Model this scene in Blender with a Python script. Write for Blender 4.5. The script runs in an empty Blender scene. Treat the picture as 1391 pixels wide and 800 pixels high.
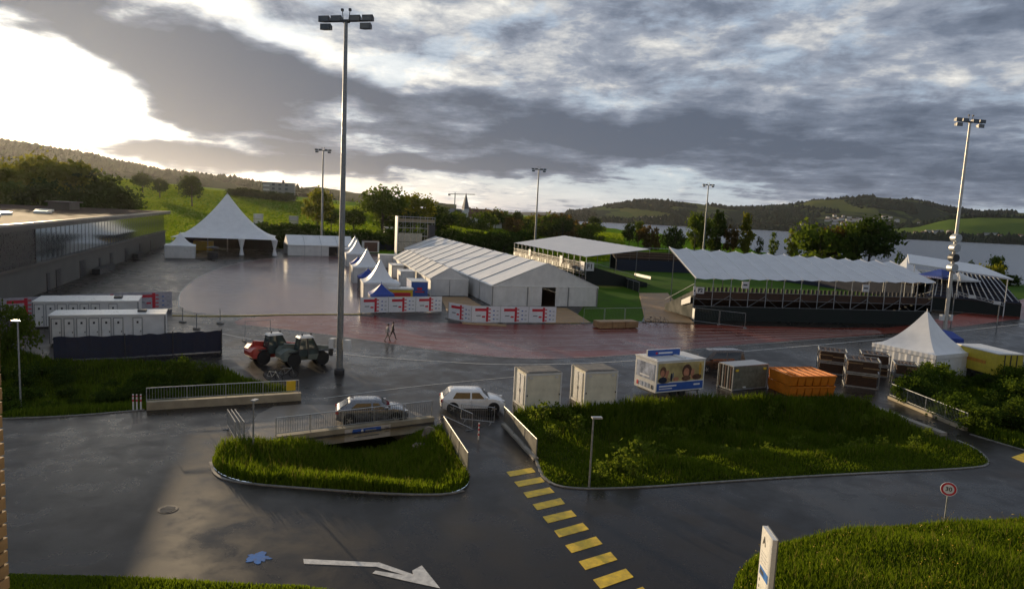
import bpy, bmesh, math, random
import numpy as np
from mathutils import Vector, Matrix
from mathutils.geometry import delaunay_2d_cdt
random.seed(7); RNG = np.random.default_rng(7)
S = bpy.context.scene; C = S.collection
R_ = math.radians
# ------------------------------------------------------------------ camera
F, CH, PITCH, ROLL = 930.0, 13.0, R_(6.75), R_(2.78)
cam = bpy.data.objects.new('camera', bpy.data.cameras.new('camera')); C.objects.link(cam)
CM = Matrix.Rotation(math.pi/2-PITCH, 3, 'X') @ Matrix.Rotation(ROLL, 3, 'Z')
cam.matrix_world = Matrix.Translation((0, 0, CH)) @ CM.to_4x4()
cam.data.sensor_width = 36.0; cam.data.lens = 36.0*F/1391.0
cam.data.clip_start = 0.1; cam.data.clip_end = 20000
S.camera = cam
def ray(x, y): return CM @ Vector(((x-695.5)/F, -(y-400)/F, -1.0))
def G(x, y, z=0.0):                      # where a surveyed line of sight meets the level z
    d = ray(x, y); t = (z-CH)/d.z; return (d.x*t, d.y*t)
def D(x, y, dep):                        # the same at a given distance
    d = ray(x, y); t = dep/d.y; return Vector((d.x*t, dep, CH+d.z*t))
# ------------------------------------------------------------------ sun, sky, exposure
SUN_AZ, SUN_EL = R_(-36.0), R_(6.5)
sd = Vector((math.sin(SUN_AZ)*math.cos(SUN_EL), math.cos(SUN_AZ)*math.cos(SUN_EL), math.sin(SUN_EL)))
sun = bpy.data.objects.new('sun', bpy.data.lights.new('sun', 'SUN')); C.objects.link(sun)
sun.rotation_euler = sd.to_track_quat('Z', 'Y').to_euler()
sun.data.energy = 5.0; sun.data.angle = R_(0.6); sun.data.color = (1.0, 0.76, 0.47)
S.view_settings.view_transform = 'Standard'; S.view_settings.look = 'None'
S.view_settings.exposure = 0.3; S.view_settings.gamma = 1.0; S.view_settings.use_curve_mapping = False
S.cycles.use_denoising = True
S.cycles.max_bounces = 6; S.cycles.diffuse_bounces = 3; S.cycles.glossy_bounces = 3
S.cycles.transparent_max_bounces = 8; S.cycles.sample_clamp_indirect = 4.0

W = bpy.data.worlds.new('World'); S.world = W; W.use_nodes = True
class NT:
    """a few short hands for building node trees"""
    def __init__(s, tree): s.t = tree; s.n = tree.nodes; s.l = tree.links
    def new(s, typ, **kw):
        n = s.n.new(typ)
        for k, v in kw.items(): setattr(n, k, v)
        return n
    def put(s, sock, v):
        if hasattr(v, 'links') or isinstance(v, bpy.types.NodeSocket): s.l.new(v, sock)
        elif isinstance(v, (tuple, list)) and len(v) == 3 and sock.type == 'RGBA': sock.default_value = (*v, 1)
        else: sock.default_value = v
    def m(s, op, a, b=None, c=None, clamp=False):
        n = s.new('ShaderNodeMath', operation=op, use_clamp=clamp)
        for i, v in enumerate((a, b, c)):
            if v is not None: s.put(n.inputs[i], v)
        return n.outputs[0]
    def vm(s, op, a, b=None):
        n = s.new('ShaderNodeVectorMath', operation=op); s.put(n.inputs[0], a)
        if b is not None: s.put(n.inputs[1], b)
        return n.outputs[1] if op in ('DOT_PRODUCT', 'LENGTH') else n.outputs[0]
    def noise(s, vec, scale, detail=4, rough=0.55, dist=0.0, w=None):
        n = s.new('ShaderNodeTexNoise'); 
        if w is not None: n.noise_dimensions = '4D'; n.inputs['W'].default_value = w
        if vec is not None: s.put(n.inputs['Vector'], vec)
        n.inputs['Scale'].default_value = scale; n.inputs['Detail'].default_value = detail
        n.inputs['Roughness'].default_value = rough; n.inputs['Distortion'].default_value = dist
        return n.outputs[0]
    def ramp(s, fac, stops, interp='LINEAR'):
        n = s.new('ShaderNodeValToRGB'); s.put(n.inputs[0], fac); cr = n.color_ramp; cr.interpolation = interp
        while len(cr.elements) < len(stops): cr.elements.new(0.5)
        for e, (p, c) in zip(cr.elements, stops):
            e.position = p; e.color = (c, c, c, 1) if isinstance(c, (int, float)) else (*c, 1)
        return n.outputs[0]
    def mix(s, fac, a, b, mode='MIX'):
        n = s.new('ShaderNodeMix', data_type='RGBA', blend_type=mode); s.put(n.inputs[0], fac)
        s.put(n.inputs[6], a); s.put(n.inputs[7], b); return n.outputs[2]
    def smooth(s, v, lo, hi, o0=0.0, o1=1.0):
        n = s.new('ShaderNodeMapRange', interpolation_type='SMOOTHSTEP'); s.put(n.inputs[0], v)
        for i, q in enumerate((lo, hi, o0, o1)): n.inputs[1+i].default_value = q
        return n.outputs[0]

def build_sky():
    w = NT(W.node_tree); w.n.clear()
    out = w.new('ShaderNodeOutputWorld')
    sky = w.new('ShaderNodeTexSky', sky_type='NISHITA'); sky.sun_disc = False
    sky.sun_elevation = SUN_EL; sky.sun_rotation = SUN_AZ; sky.air_density = 1.0; sky.dust_density = 1.0
    sky.altitude = 500
    d = w.new('ShaderNodeTexCoord').outputs['Generated']
    d = w.vm('NORMALIZE', d)
    sep = w.new('ShaderNodeSeparateXYZ'); w.put(sep.inputs[0], d); dx, dy, dz = sep.outputs
    el = w.m('ARCSINE', dz); az = w.m('ARCTAN2', dx, dy)
    # cloud deck seen in perspective: direction projected on a level sheet
    zz = w.m('ADD', w.m('MAXIMUM', dz, 0.0), 0.10)
    cmb = w.new('ShaderNodeCombineXYZ'); w.put(cmb.inputs[0], w.m('DIVIDE', dx, zz)); w.put(cmb.inputs[1], w.m('DIVIDE', dy, zz))
    deck = cmb.outputs[0]
    cm2 = w.new('ShaderNodeCombineXYZ'); w.put(cm2.inputs[0], az); w.put(cm2.inputs[1], w.m('MULTIPLY', el, 2.1)); dome = cm2.outputs[0]
    # cloud banks: az, el (px survey), half sizes in degrees, slope, weight on lightness
    warp = w.m('SUBTRACT', w.noise(dome, 4.5, 3, 0.6), 0.5)
    warp2 = w.m('SUBTRACT', w.noise(w.vm('ADD', dome, (7.3, 2.1, 0.0)), 6.0, 3, 0.6), 0.5)
    aw = w.m('ADD', az, w.m('MULTIPLY', warp, 0.22)); ew = w.m('ADD', el, w.m('MULTIPLY', warp2, 0.085))
    def bank(px, py, rx, ry, slope, wt):
        v = ray(px, py); a0 = math.atan2(v.x, v.y); e0 = math.atan2(v.z, math.hypot(v.x, v.y))
        ux = rx/F; uy = ry/F
        da = w.m('SUBTRACT', aw, a0)
        de = w.m('ADD', w.m('SUBTRACT', ew, e0), w.m('MULTIPLY', da, slope))
        q = w.m('ADD', w.m('POWER', w.m('ABSOLUTE', w.m('DIVIDE', da, ux)), 2.0), w.m('POWER', w.m('ABSOLUTE', w.m('DIVIDE', de, uy)), 2.0))
        return w.m('MULTIPLY', w.m('POWER', 2.718, w.m('MULTIPLY', q, -1.0)), wt)
    banks = BANKS
    tot = None
    for b in banks:
        q = bank(*b); tot = q if tot is None else w.m('ADD', tot, q)
    n1 = w.noise(deck, 1.5, 7, 0.60, 0.3); n2 = w.noise(dome, 11.0, 6, 0.62, 0.35); n3 = w.noise(w.vm('ADD', deck, (11.0, 4.0, 0.0)), 4.2, 5, 0.64, 0.25)
    sh = w.m('ADD', w.m('MULTIPLY', w.m('SUBTRACT', n1, 0.5), 1.15), w.m('MULTIPLY', w.m('SUBTRACT', n2, 0.5), 0.85))
    sh = w.m('ADD', sh, w.m('MULTIPLY', w.m('SUBTRACT', n3, 0.5), 0.70))
    sh = w.m('ADD', sh, w.m('ADD', tot, 0.40))
    # light through and round the clouds towards the sun
    sdot = w.vm('DOT_PRODUCT', d, tuple(SKYSUN))
    ang = w.m('ARCCOSINE', w.m('MINIMUM', sdot, 0.99999))
    glow = w.m('POWER', 2.718, w.m('MULTIPLY', w.m('DIVIDE', ang, 0.115), -1.0))
    glow2 = w.m('POWER', 2.718, w.m('MULTIPLY', w.m('DIVIDE', ang, 0.55), -1.0))
    sh = w.m('ADD', sh, w.m("MULTIPLY", glow2, 0.12))
    col = w.ramp(sh, [(0.0, (0.088, 0.112, 0.158)), (0.28, (0.160, 0.193, 0.255)), (0.5, (0.290, 0.325, 0.390)), (0.66, (0.55, 0.555, 0.555)), (0.84, (0.84, 0.82, 0.76)), (1.0, (1.02, 0.99, 0.92))])
    # blue gaps, chiefly low over the horizon
    gapn = w.noise(w.vm('ADD', dome, (3.0, 9.0, 0.0)), 8.0, 5, 0.6, 0.2)
    lowm = w.smooth(el, 0.17, 0.02); gap = w.m('MULTIPLY', w.smooth(w.m('ADD', gapn, w.m('MULTIPLY', lowm, 0.10)), 0.49, 0.60), w.m('ADD', w.m('MULTIPLY', lowm, 0.35), 0.5))
    lightm = w.smooth(sh, 0.30, 0.60); gap = w.m('MULTIPLY', gap, lightm)
    bgs = w.new('ShaderNodeBackground'); w.put(bgs.inputs[0], w.mix(0.72, sky.outputs[0], (3.0, 4.1, 5.6))); bgs.inputs[1].default_value = 0.115
    bgc = w.new('ShaderNodeBackground'); w.put(bgc.inputs[0], col); bgc.inputs[1].default_value = 0.95
    bgg = w.new('ShaderNodeBackground'); w.put(bgg.inputs[0], (1.0, 0.93, 0.74)); w.put(bgg.inputs[1], w.m('MULTIPLY', w.m('MULTIPLY', glow, 1.5), w.smooth(sh, 0.12, 0.75, 0.12, 1.0)))
    mx = w.new('ShaderNodeMixShader'); w.put(mx.inputs[0], gap); w.l.new(bgc.outputs[0], mx.inputs[1]); w.l.new(bgs.outputs[0], mx.inputs[2])
    ad = w.new('ShaderNodeAddShader'); w.l.new(mx.outputs[0], ad.inputs[0]); w.l.new(bgg.outputs[0], ad.inputs[1])
    w.l.new(ad.outputs[0], out.inputs[0])
SKYSUN = ray(70, 130).normalized()
BANKS = [ # px centre, half size px, slope (el per az, + = falls to the right), lightness
    (60, 125, 150, 75, 0.0, 0.95), (110, 22, 230, 26, 0.16, -0.62), (275, 145, 88, 36, 0.12, -1.25), (205, 80, 120, 30, 0.35, -0.45), (480, 128, 300, 34, 0.14, -0.42), (700, 175, 260, 24, 0.05, -0.25),
    (330, 25, 170, 18, 0.30, 0.42), (545, 92, 190, 22, 0.16, 0.40), (760, 120, 120, 22, 0.0, 0.18), (610, 160, 60, 12, 0.0, 0.42), (470, 160, 60, 12, 0.0, 0.36),
    (345, 192, 90, 13, -0.05, 0.45), (235, 212, 80, 16, 0.0, -0.75), (450, 221, 270, 13, 0.0, -1.0), (720, 220, 70, 12, 0.0, -0.60), (425, 192, 46, 14, 0.0, -0.5),
    (360, 244, 200, 8, 0.04, 0.50), (620, 250, 240, 16, 0.03, 0.30), (820, 250, 150, 26, 0.03, 0.30), (980, 243, 130, 20, 0.0, 0.26), (860, 215, 120, 12, 0.0, 0.16),
    (1080, 190, 330, 56, 0.0, -0.24), (880, 180, 200, 20, 0.05, -0.22), (1250, 240, 260, 30, 0.02, -0.22), (1150, 60, 300, 50, 0.0, 0.08), (1340, 110, 70, 30, 0.0, 0.16), (640, 40, 130, 40, 0.0, 0.16), (900, 60, 160, 30, 0.0, 0.06)]
build_sky()
W.cycles.sampling_method = 'MANUAL'; W.cycles.sample_map_resolution = 256
# ------------------------------------------------------------------ materials
MATS = {}
def mat(name, col, rough=0.6, metal=0.0, var=0.12, scale=3.0, bump=0.0, bscale=20.0, col2=None, spec=0.5, coat=0.0, detail=5):
    if name in MATS: return MATS[name]
    m = bpy.data.materials.new(name); m.use_nodes = True; t = NT(m.node_tree); b = t.n['Principled BSDF']
    tc = t.new('ShaderNodeTexCoord').outputs['Object']
    n = t.noise(tc, scale, detail, 0.6)
    c2 = col2 if col2 else tuple(min(1, c*(1-2.2*var)) for c in col)
    c1 = col if col2 else tuple(min(1, c*(1+1.2*var)) for c in col)
    t.put(b.inputs['Base Color'], t.ramp(n, [(0.3, c2), (0.7, c1)]))
    b.inputs['Metallic'].default_value = metal; b.inputs['Specular IOR Level'].default_value = spec
    t.put(b.inputs['Roughness'], t.smooth(n, 0.2, 0.8, max(0, rough-0.12), min(1, rough+0.12)))
    if coat: b.inputs['Coat Weight'].default_value = coat; b.inputs['Coat Roughness'].default_value = 0.08
    if bump:
        bp = t.new('ShaderNodeBump'); bp.inputs['Strength'].default_value = bump; bp.inputs['Distance'].default_value = 0.02
        t.put(bp.inputs['Height'], t.noise(tc, bscale, 4, 0.6)); t.l.new(bp.outputs[0], b.inputs['Normal'])
    MATS[name] = m; return m
def leaf_mat(name, c1, c2, trans=0.35, scale=0.6):
    if name in MATS: return MATS[name]
    m = bpy.data.materials.new(name); m.use_nodes = True; t = NT(m.node_tree); t.n.clear()
    out = t.new('ShaderNodeOutputMaterial'); tc = t.new('ShaderNodeTexCoord').outputs['Object']
    g = t.new('ShaderNodeNewGeometry').outputs['Random Per Island']
    fac = t.m('ADD', t.m('MULTIPLY', t.noise(tc, scale, 3, 0.6), 0.75), t.m('MULTIPLY', g, 0.25))
    col = t.ramp(fac, [(0.3, c1), (0.7, c2)])
    df = t.new('ShaderNodeBsdfDiffuse'); t.put(df.inputs[0], col)
    tr = t.new('ShaderNodeBsdfTranslucent'); t.put(tr.inputs[0], t.mix(0.5, col, (c2[0]*1.6, c2[1]*1.5, c2[2]*0.6)))
    mx = t.new('ShaderNodeMixShader'); mx.inputs[0].default_value = trans
    t.l.new(df.outputs[0], mx.inputs[1]); t.l.new(tr.outputs[0], mx.inputs[2]); t.l.new(mx.outputs[0], out.inputs[0])
    MATS[name] = m; return m
def glass_mat(name, tint=(0.03, 0.04, 0.045), rough=0.04):
    if name in MATS: return MATS[name]
    m = bpy.data.materials.new(name); m.use_nodes = True; b = m.node_tree.nodes['Principled BSDF']
    t = NT(m.node_tree); n = t.noise(t.new('ShaderNodeTexCoord').outputs['Object'], 1.5, 2)
    t.put(b.inputs['Base Color'], t.ramp(n, [(0.3, tuple(c*0.7 for c in tint)), (0.7, tint)])); b.inputs['Roughness'].default_value = rough
    b.inputs['Specular IOR Level'].default_value = 0.9; MATS[name] = m; return m
def wet_mat(name, c1, c2, rlo, rhi, stretch=None, bump=0.15, patch=0.12, spec=0.5, extra=None):
    """wet paving: dark ground, water film and drier patches by roughness"""
    m = bpy.data.materials.new(name); m.use_nodes = True; t = NT(m.node_tree); b = t.n['Principled BSDF']
    pos = t.new('ShaderNodeNewGeometry').outputs['Position']
    big = t.noise(pos, patch, 6, 0.62, 0.6); fine = t.noise(pos, 9.0, 3, 0.7); mid = t.noise(pos, 0.7, 5, 0.6, 0.4)
    col = t.ramp(t.m('ADD', t.m('MULTIPLY', big, 0.7), t.m('MULTIPLY', mid, 0.3)), [(0.35, c1), (0.65, c2)])
    col = t.mix(t.smooth(fine, 0.35, 0.75, 0.0, 0.35), col, tuple(min(1, c*1.6) for c in c2))
    if extra: col = extra(t, pos, col)
    t.put(b.inputs['Base Color'], col)
    t.put(b.inputs['Roughness'], t.smooth(t.m('ADD', t.m('MULTIPLY', big, 0.6), t.m('MULTIPLY', mid, 0.4)), 0.36, 0.64, rlo, rhi))
    b.inputs['Specular IOR Level'].default_value = spec
    bp = t.new('ShaderNodeBump'); bp.inputs['Strength'].default_value = bump; bp.inputs['Distance'].default_value = 0.01
    t.put(bp.inputs['Height'], t.noise(pos, 14.0, 4, 0.7)); t.l.new(bp.outputs[0], b.inputs['Normal'])
    MATS[name] = m; return m
# ------------------------------------------------------------------ mesh helpers
class MB:
    def __init__(s): s.v = []; s.f = []
    def add(s, vs, fs):
        o = len(s.v); s.v += [tuple(v) for v in vs]; s.f += [tuple(i+o for i in f) for f in fs]; return s
    def box(s, x0, x1, y0, y1, z0, z1):
        return s.add([(x0,y0,z0),(x1,y0,z0),(x1,y1,z0),(x0,y1,z0),(x0,y0,z1),(x1,y0,z1),(x1,y1,z1),(x0,y1,z1)],
                     [(0,3,2,1),(4,5,6,7),(0,1,5,4),(1,2,6,5),(2,3,7,6),(3,0,4,7)])
    def ob(s, c, size, rz=0.0, ry=0.0, rx=0.0):
        M = Matrix.Translation(c) @ Matrix.Rotation(rz, 4, 'Z') @ Matrix.Rotation(ry, 4, 'Y') @ Matrix.Rotation(rx, 4, 'X')
        a, b, h = (q/2 for q in size)
        vs = [M @ Vector(p) for p in [(-a,-b,-h),(a,-b,-h),(a,b,-h),(-a,b,-h),(-a,-b,h),(a,-b,h),(a,b,h),(-a,b,h)]]
        return s.add(vs, [(0,3,2,1),(4,5,6,7),(0,1,5,4),(1,2,6,5),(2,3,7,6),(3,0,4,7)])
    def tube(s, p, q, r, n=6, r2=None):
        p, q = Vector(p), Vector(q); d = q-p
        if d.length < 1e-6: return s
        M = d.to_track_quat('Z', 'Y').to_matrix(); r2 = r if r2 is None else r2
        vs = [p + M @ Vector((r*math.cos(2*math.pi*i/n), r*math.sin(2*math.pi*i/n), 0)) for i in range(n)]
        vs += [q + M @ Vector((r2*math.cos(2*math.pi*i/n), r2*math.sin(2*math.pi*i/n), 0)) for i in range(n)]
        return s.add(vs, [(i, (i+1) % n, n+(i+1) % n, n+i) for i in range(n)] + [tuple(range(n-1, -1, -1)), tuple(range(n, 2*n))])
    def path(s, pts, r, n=5):
        for a, b in zip(pts, pts[1:]): s.tube(a, b, r, n)
        return s
    def poly(s, pts): return s.add(pts, [tuple(range(len(pts)))])
    def prism(s, pts, z0, z1):
        n = len(pts); vs = [(*p[:2], z0) for p in pts] + [(*p[:2], z1) for p in pts]
        return s.add(vs, [(i, (i+1) % n, n+(i+1) % n, n+i) for i in range(n)] + [tuple(range(n-1, -1, -1)), tuple(range(n, 2*n))])
    def slab(s, quad, th):
        """thin plate: four corners and a thickness along its normal"""
        q = [Vector(p) for p in quad]; nn = (q[1]-q[0]).cross(q[3]-q[0]).normalized()*th
        vs = q + [p-nn for p in q]
        return s.add(vs, [(0,1,2,3),(7,6,5,4),(0,4,5,1),(1,5,6,2),(2,6,7,3),(3,7,4,0)])
    def loft(s, rings, cap=True):
        n = len(rings[0]); vs = [p for r in rings for p in r]; fs = []
        for k in range(len(rings)-1):
            for i in range(n): fs.append((k*n+i, k*n+(i+1) % n, (k+1)*n+(i+1) % n, (k+1)*n+i))
        if cap: fs += [tuple(range(n-1, -1, -1)), tuple((len(rings)-1)*n+i for i in range(n))]
        return s.add(vs, fs)
    def lathe(s, prof, n=12, c=(0, 0, 0), axis='Z'):
        rings = []
        for r, z in prof:
            ring = []
            for i in range(n):
                a = 2*math.pi*i/n; p = (r*math.cos(a), r*math.sin(a), z)
                if axis == 'Y': p = (p[0], p[2], p[1])
                if axis == 'X': p = (p[2], p[0], p[1])
                ring.append((p[0]+c[0], p[1]+c[1], p[2]+c[2]))
            rings.append(ring)
        return s.loft(rings)
    def torus(s, c, R, r, axis='Y', n=16, k=6):
        vs = []; fs = []
        for i in range(n):
            a = 2*math.pi*i/n
            for j in range(k):
                b = 2*math.pi*j/k; rr = R+r*math.cos(b); p = (rr*math.cos(a), r*math.sin(b), rr*math.sin(a))
                if axis == 'X': p = (p[1], p[0], p[2])
                if axis == 'Z': p = (p[0], p[2], p[1])
                vs.append((p[0]+c[0], p[1]+c[1], p[2]+c[2]))
        for i in range(n):
            for j in range(k): fs.append((i*k+j, i*k+(j+1) % k, ((i+1) % n)*k+(j+1) % k, ((i+1) % n)*k+j))
        return s.add(vs, fs)
    def mesh(s, name):
        me = bpy.data.meshes.new(name); me.from_pydata([tuple(v) for v in s.v], [], s.f); me.update(); return me
def link(name, me, m, parent=None, smooth=False, kind=None, loc=None, rz=None):
    o = bpy.data.objects.new(name, me); C.objects.link(o)
    if m is not None and not me.materials: me.materials.append(m)
    if smooth:
        me.polygons.foreach_set('use_smooth', [True]*len(me.polygons))
        try: me.set_sharp_from_angle(angle=R_(38))
        except Exception: pass
    if parent is not None: o.parent = parent
    if kind: o['kind'] = kind
    if loc is not None: o.location = loc
    if rz is not None: o.rotation_euler = (0, 0, rz)
    return o
def put(mb, name, m, parent=None, **kw):
    bm = bmesh.new(); me = mb.mesh(name); bm.from_mesh(me)
    bmesh.ops.recalc_face_normals(bm, faces=bm.faces); bm.to_mesh(me); bm.free()
    return link(name, me, m, parent, **kw)
def tag(o, label, cat, group=None):
    o['label'] = label; o['category'] = cat
    if group: o['group'] = group
    return o
def thing(name, label, cat, loc, rz=0.0, group=None):
    o = bpy.data.objects.new(name, None); C.objects.link(o); o.empty_display_size = 0.3
    o.location = loc if len(loc) == 3 else (*loc, 0.0); o.rotation_euler = (0, 0, rz); return tag(o, label, cat, group)
def dup(root, loc, rz=None, label=None, group=None, scale=None):
    def cp(o, par):
        c = o.copy(); C.objects.link(c); c.parent = par
        for ch in list(o.children): cp(ch, c)
        return c
    r = cp(root, None); r.location = loc if len(loc) == 3 else (*loc, 0.0)
    if rz is not None: r.rotation_euler = (0, 0, rz)
    if scale is not None: r.scale = (scale,)*3 if isinstance(scale, (int, float)) else scale
    if label: r['label'] = label
    if group: r['group'] = group
    return r
def text_mesh(body, size, mats_name, m, parent, M, bold=0.0, align='CENTER', name='lettering', squeeze=1.0):
    cu = bpy.data.curves.new('t', 'FONT'); cu.body = body; cu.size = size; cu.align_x = align; cu.align_y = 'CENTER'; cu.offset = bold; cu.resolution_u = 3
    cu.extrude = 0.002
    to = bpy.data.objects.new('t', cu); C.objects.link(to)
    bpy.context.view_layer.update()
    me = bpy.data.meshes.new_from_object(to.evaluated_get(bpy.context.evaluated_depsgraph_get())); bpy.data.objects.remove(to); bpy.data.curves.remove(cu)
    me.transform(M @ Matrix.Diagonal((squeeze, 1, 1, 1))); me.materials.clear(); return link(name, me, m, parent)
def inside(p, poly):
    x, y = p; r = False; n = len(poly); j = n-1
    for i in range(n):
        xi, yi = poly[i][:2]; xj, yj = poly[j][:2]
        if (yi > y) != (yj > y) and x < (xj-xi)*(y-yi)/(yj-yi)+xi: r = not r
        j = i
    return r
def densify(poly, step=1.0, closed=True):
    out = []; n = len(poly)
    for i in range(n if closed else n-1):
        a = Vector(poly[i][:2]); b = Vector(poly[(i+1) % n][:2]); k = max(1, int((b-a).length/step))
        for j in range(k): out.append(tuple(a.lerp(b, j/k)))
    if not closed: out.append(tuple(poly[-1][:2]))
    return out
def chaikin(poly, it=2, closed=True):
    for _ in range(it):
        n = len(poly); q = []
        for i in range(n if closed else n-1):
            a = Vector(poly[i]); b = Vector(poly[(i+1) % n]); q += [tuple(a.lerp(b, .25)), tuple(a.lerp(b, .75))]
        poly = q if closed else [poly[0]]+q+[poly[-1]]
    return poly
def sheet(name, outer, holes=(), z=0.0, m=None, grid=None, hfun=None, parent=None, kind='structure'):
    """a level or rolling sheet bounded by outer, with holes cut out"""
    vs = []; es = []
    for lp in [outer]+list(holes):
        o = len(vs); n = len(lp); vs += [Vector(p[:2]) for p in lp]; es += [(o+i, o+(i+1) % n) for i in range(n)]
    if grid:
        xs = [p[0] for p in outer]; ys = [p[1] for p in outer]
        y = min(ys)+grid*.5
        while y < max(ys):
            x = min(xs)+grid*.5
            while x < max(xs):
                p = (x+random.uniform(-.2, .2)*grid, y+random.uniform(-.2, .2)*grid)
                if inside(p, outer): vs.append(Vector(p))
                x += grid
            y += grid
    V, E_, Fc, *_ = delaunay_2d_cdt(vs, es, [], 0, 1e-4)
    fs = []
    for f in Fc:
        c = sum((V[i] for i in f), Vector((0, 0)))/len(f)
        if inside(c, outer) and not any(inside(c, h) for h in holes): fs.append(tuple(f))
    me = bpy.data.meshes.new(name); me.from_pydata([(p.x, p.y, hfun(p.x, p.y) if hfun else z) for p in V], [], fs); me.update()
    for p in me.polygons:
        if p.normal.z < 0: p.flip()
    o = link(name, me, m, parent, smooth=bool(hfun))
    if kind: o['kind'] = kind
    return o
def ribbon(name, pts, width, z0, z1, m, parent=None, kind=None):
    """a kerb or wall strip along a line"""
    mb = MB(); n = len(pts); L = []; Rr = []
    for i in range(n):
        a = Vector(pts[max(0, i-1)]); b = Vector(pts[min(n-1, i+1)]); d = (b-a).normalized(); nn = Vector((-d.y, d.x))*width/2
        p = Vector(pts[i]); L.append(p+nn); Rr.append(p-nn)
    mb.loft([[(l.x, l.y, z0), (r.x, r.y, z0), (r.x, r.y, z1), (l.x, l.y, z1)] for l, r in zip(L, Rr)])
    return put(mb, name, m, parent, kind=kind)
# ------------------------------------------------------------------ ground
def PX(*pts): return [G(*p) for p in pts]
def dry_patches(t, pos, col):
    return col
ASPHALT = wet_mat('wet_asphalt', (0.011, 0.0092, 0.0078), (0.023, 0.0192, 0.016), 0.20, 0.44, spec=0.22, bump=0.07)
TRACK = wet_mat('wet_red_track', (0.110, 0.016, 0.009), (0.155, 0.026, 0.014), 0.22, 0.42, spec=0.35, patch=0.09, bump=0.05)
PLAZA = wet_mat('wet_plaza_sky_sheen', (0.115, 0.055, 0.050), (0.15, 0.078, 0.068), 0.17, 0.27, patch=0.07, bump=0.02)  # pink base paints in the sky's reflection on the wet red ground
CONCRETE = mat('concrete', (0.30, 0.27, 0.22), 0.75, var=0.18, scale=1.2, bump=0.2)
KERB = mat('kerb_stone', (0.20, 0.19, 0.17), 0.6, var=0.2, scale=3)
GRASSG = mat('grass_ground', (0.045, 0.062, 0.010), 0.9, spec=0.05, var=0.3, scale=0.7, bump=0.5, bscale=6)
LAWN = mat('lawn', (0.050, 0.110, 0.008), 0.9, spec=0.05, var=0.16, scale=0.25, bump=0.4, bscale=8)
WHITEP = mat('white_road_paint', (0.62, 0.61, 0.57), 0.5, var=0.14, scale=4)
YELLOWP = mat('yellow_road_paint', (0.78, 0.52, 0.03), 0.5, var=0.16, scale=3)
BLUEP = mat('blue_road_paint', (0.045, 0.17, 0.46), 0.8, spec=0.15, var=0.2, scale=3)
GALV = mat('galvanised_steel', (0.42, 0.43, 0.43), 0.42, 0.7, var=0.12, scale=6)
GALVD = mat('dull_galvanised_steel', (0.25, 0.26, 0.26), 0.5, 0.6, var=0.15, scale=6)
WHITEC = mat('white_pvc_fabric', (0.74, 0.74, 0.73), 0.5, var=0.045, scale=0.8)
WHITED = mat('weathered_white_fabric', (0.66, 0.65, 0.62), 0.55, var=0.07, scale=0.8)
BLACK = mat('black_rubber', (0.015, 0.015, 0.016), 0.7)
DARKST = mat('dark_steel', (0.05, 0.05, 0.052), 0.5, 0.4)
WOOD = mat('pale_plywood', (0.36, 0.22, 0.10), 0.6, var=0.16, scale=1.5)
BROWNW = mat('brown_wood', (0.075, 0.036, 0.018), 0.6, var=0.2, scale=3)
WHITEPL = mat('white_paint_metal', (0.72, 0.71, 0.67), 0.35, var=0.06, scale=2)
NAVY = mat('navy_fabric', (0.012, 0.018, 0.04), 0.75, var=0.15)
BLUEF = mat('blue_fabric', (0.02, 0.055, 0.30), 0.6, var=0.12)
YELLOW = mat('yellow_paint', (0.68, 0.45, 0.02), 0.4, var=0.08)
REDP = mat('red_print', (0.55, 0.02, 0.04), 0.5, var=0.05)
WHITEPR = mat('white_print', (0.74, 0.74, 0.75), 0.5, var=0.03)
BLUEPR = mat('blue_print', (0.03, 0.10, 0.38), 0.5, var=0.08)
SCRIM = mat('black_green_scrim', (0.010, 0.016, 0.013), 0.85, var=0.25, scale=0.6)
GLASS = glass_mat('window_glass'); TIRE = mat('tyre_rubber', (0.012, 0.012, 0.012), 0.75)

bankA = chaikin(PX((286, 638), (292, 612), (330, 600), (388, 603), (592, 573), (606, 590), (640, 648), (632, 664), (600, 672), (520, 670), (420, 663), (330, 656)), 2)
bankB = chaikin(PX((688, 558), (712, 592), (728, 622), (737, 650), (765, 663), (850, 663), (1000, 652), (1150, 643), (1330, 635), (1348, 630), (1330, 612), (1262, 592), (1196, 560), (1150, 540), (1090, 544), (1030, 542), (950, 546), (860, 549), (780, 556)), 2)
bankC = chaikin(PX((-160, 600), (-60, 572), (90, 565), (196, 556), (300, 551), (404, 544), (396, 527), (340, 518), (300, 500), (230, 490), (72, 492), (0, 470), (-120, 520)), 1)
bankD = chaikin(PX((1212, 538), (1262, 560), (1312, 586), (1391, 612), (1600, 660), (1700, 600), (1500, 520), (1391, 504), (1320, 512), (1240, 520)), 1)
bankE = chaikin(PX((996, 790), (1006, 772), (1040, 746), (1110, 727), (1200, 716), (1391, 706), (1600, 700), (1750, 900), (1500, 1000), (960, 1000)), 2)
bankF = chaikin(PX((-200, 775), (10, 779), (200, 785), (330, 793), (440, 797), (560, 830), (560, 1000), (-200, 1000)), 1)
BANKP = [densify(b, 0.8) for b in (bankA, bankB, bankC, bankD, bankE, bankF)]
ground = sheet('ground', [(-300, -40), (320, -40), (320, 192), (-300, 192)], BANKP, 0.0, ASPHALT)
def dpoly(p, poly):
    best = 1e9; P = Vector(p)
    for i in range(len(poly)):
        a = Vector(poly[i]); b = Vector(poly[(i+1) % len(poly)]); ab = b-a; t = max(0, min(1, (P-a).dot(ab)/max(1e-9, ab.dot(ab))))
        best = min(best, (P-a-ab*t).length)
    return best
def sstep(t): t = max(0.0, min(1.0, t)); return t*t*(3-2*t)
def wob(x, y): return 0.10*math.sin(x*0.9+1.3*math.sin(y*0.7))+0.07*math.sin(y*1.7+x*0.5)
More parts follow.
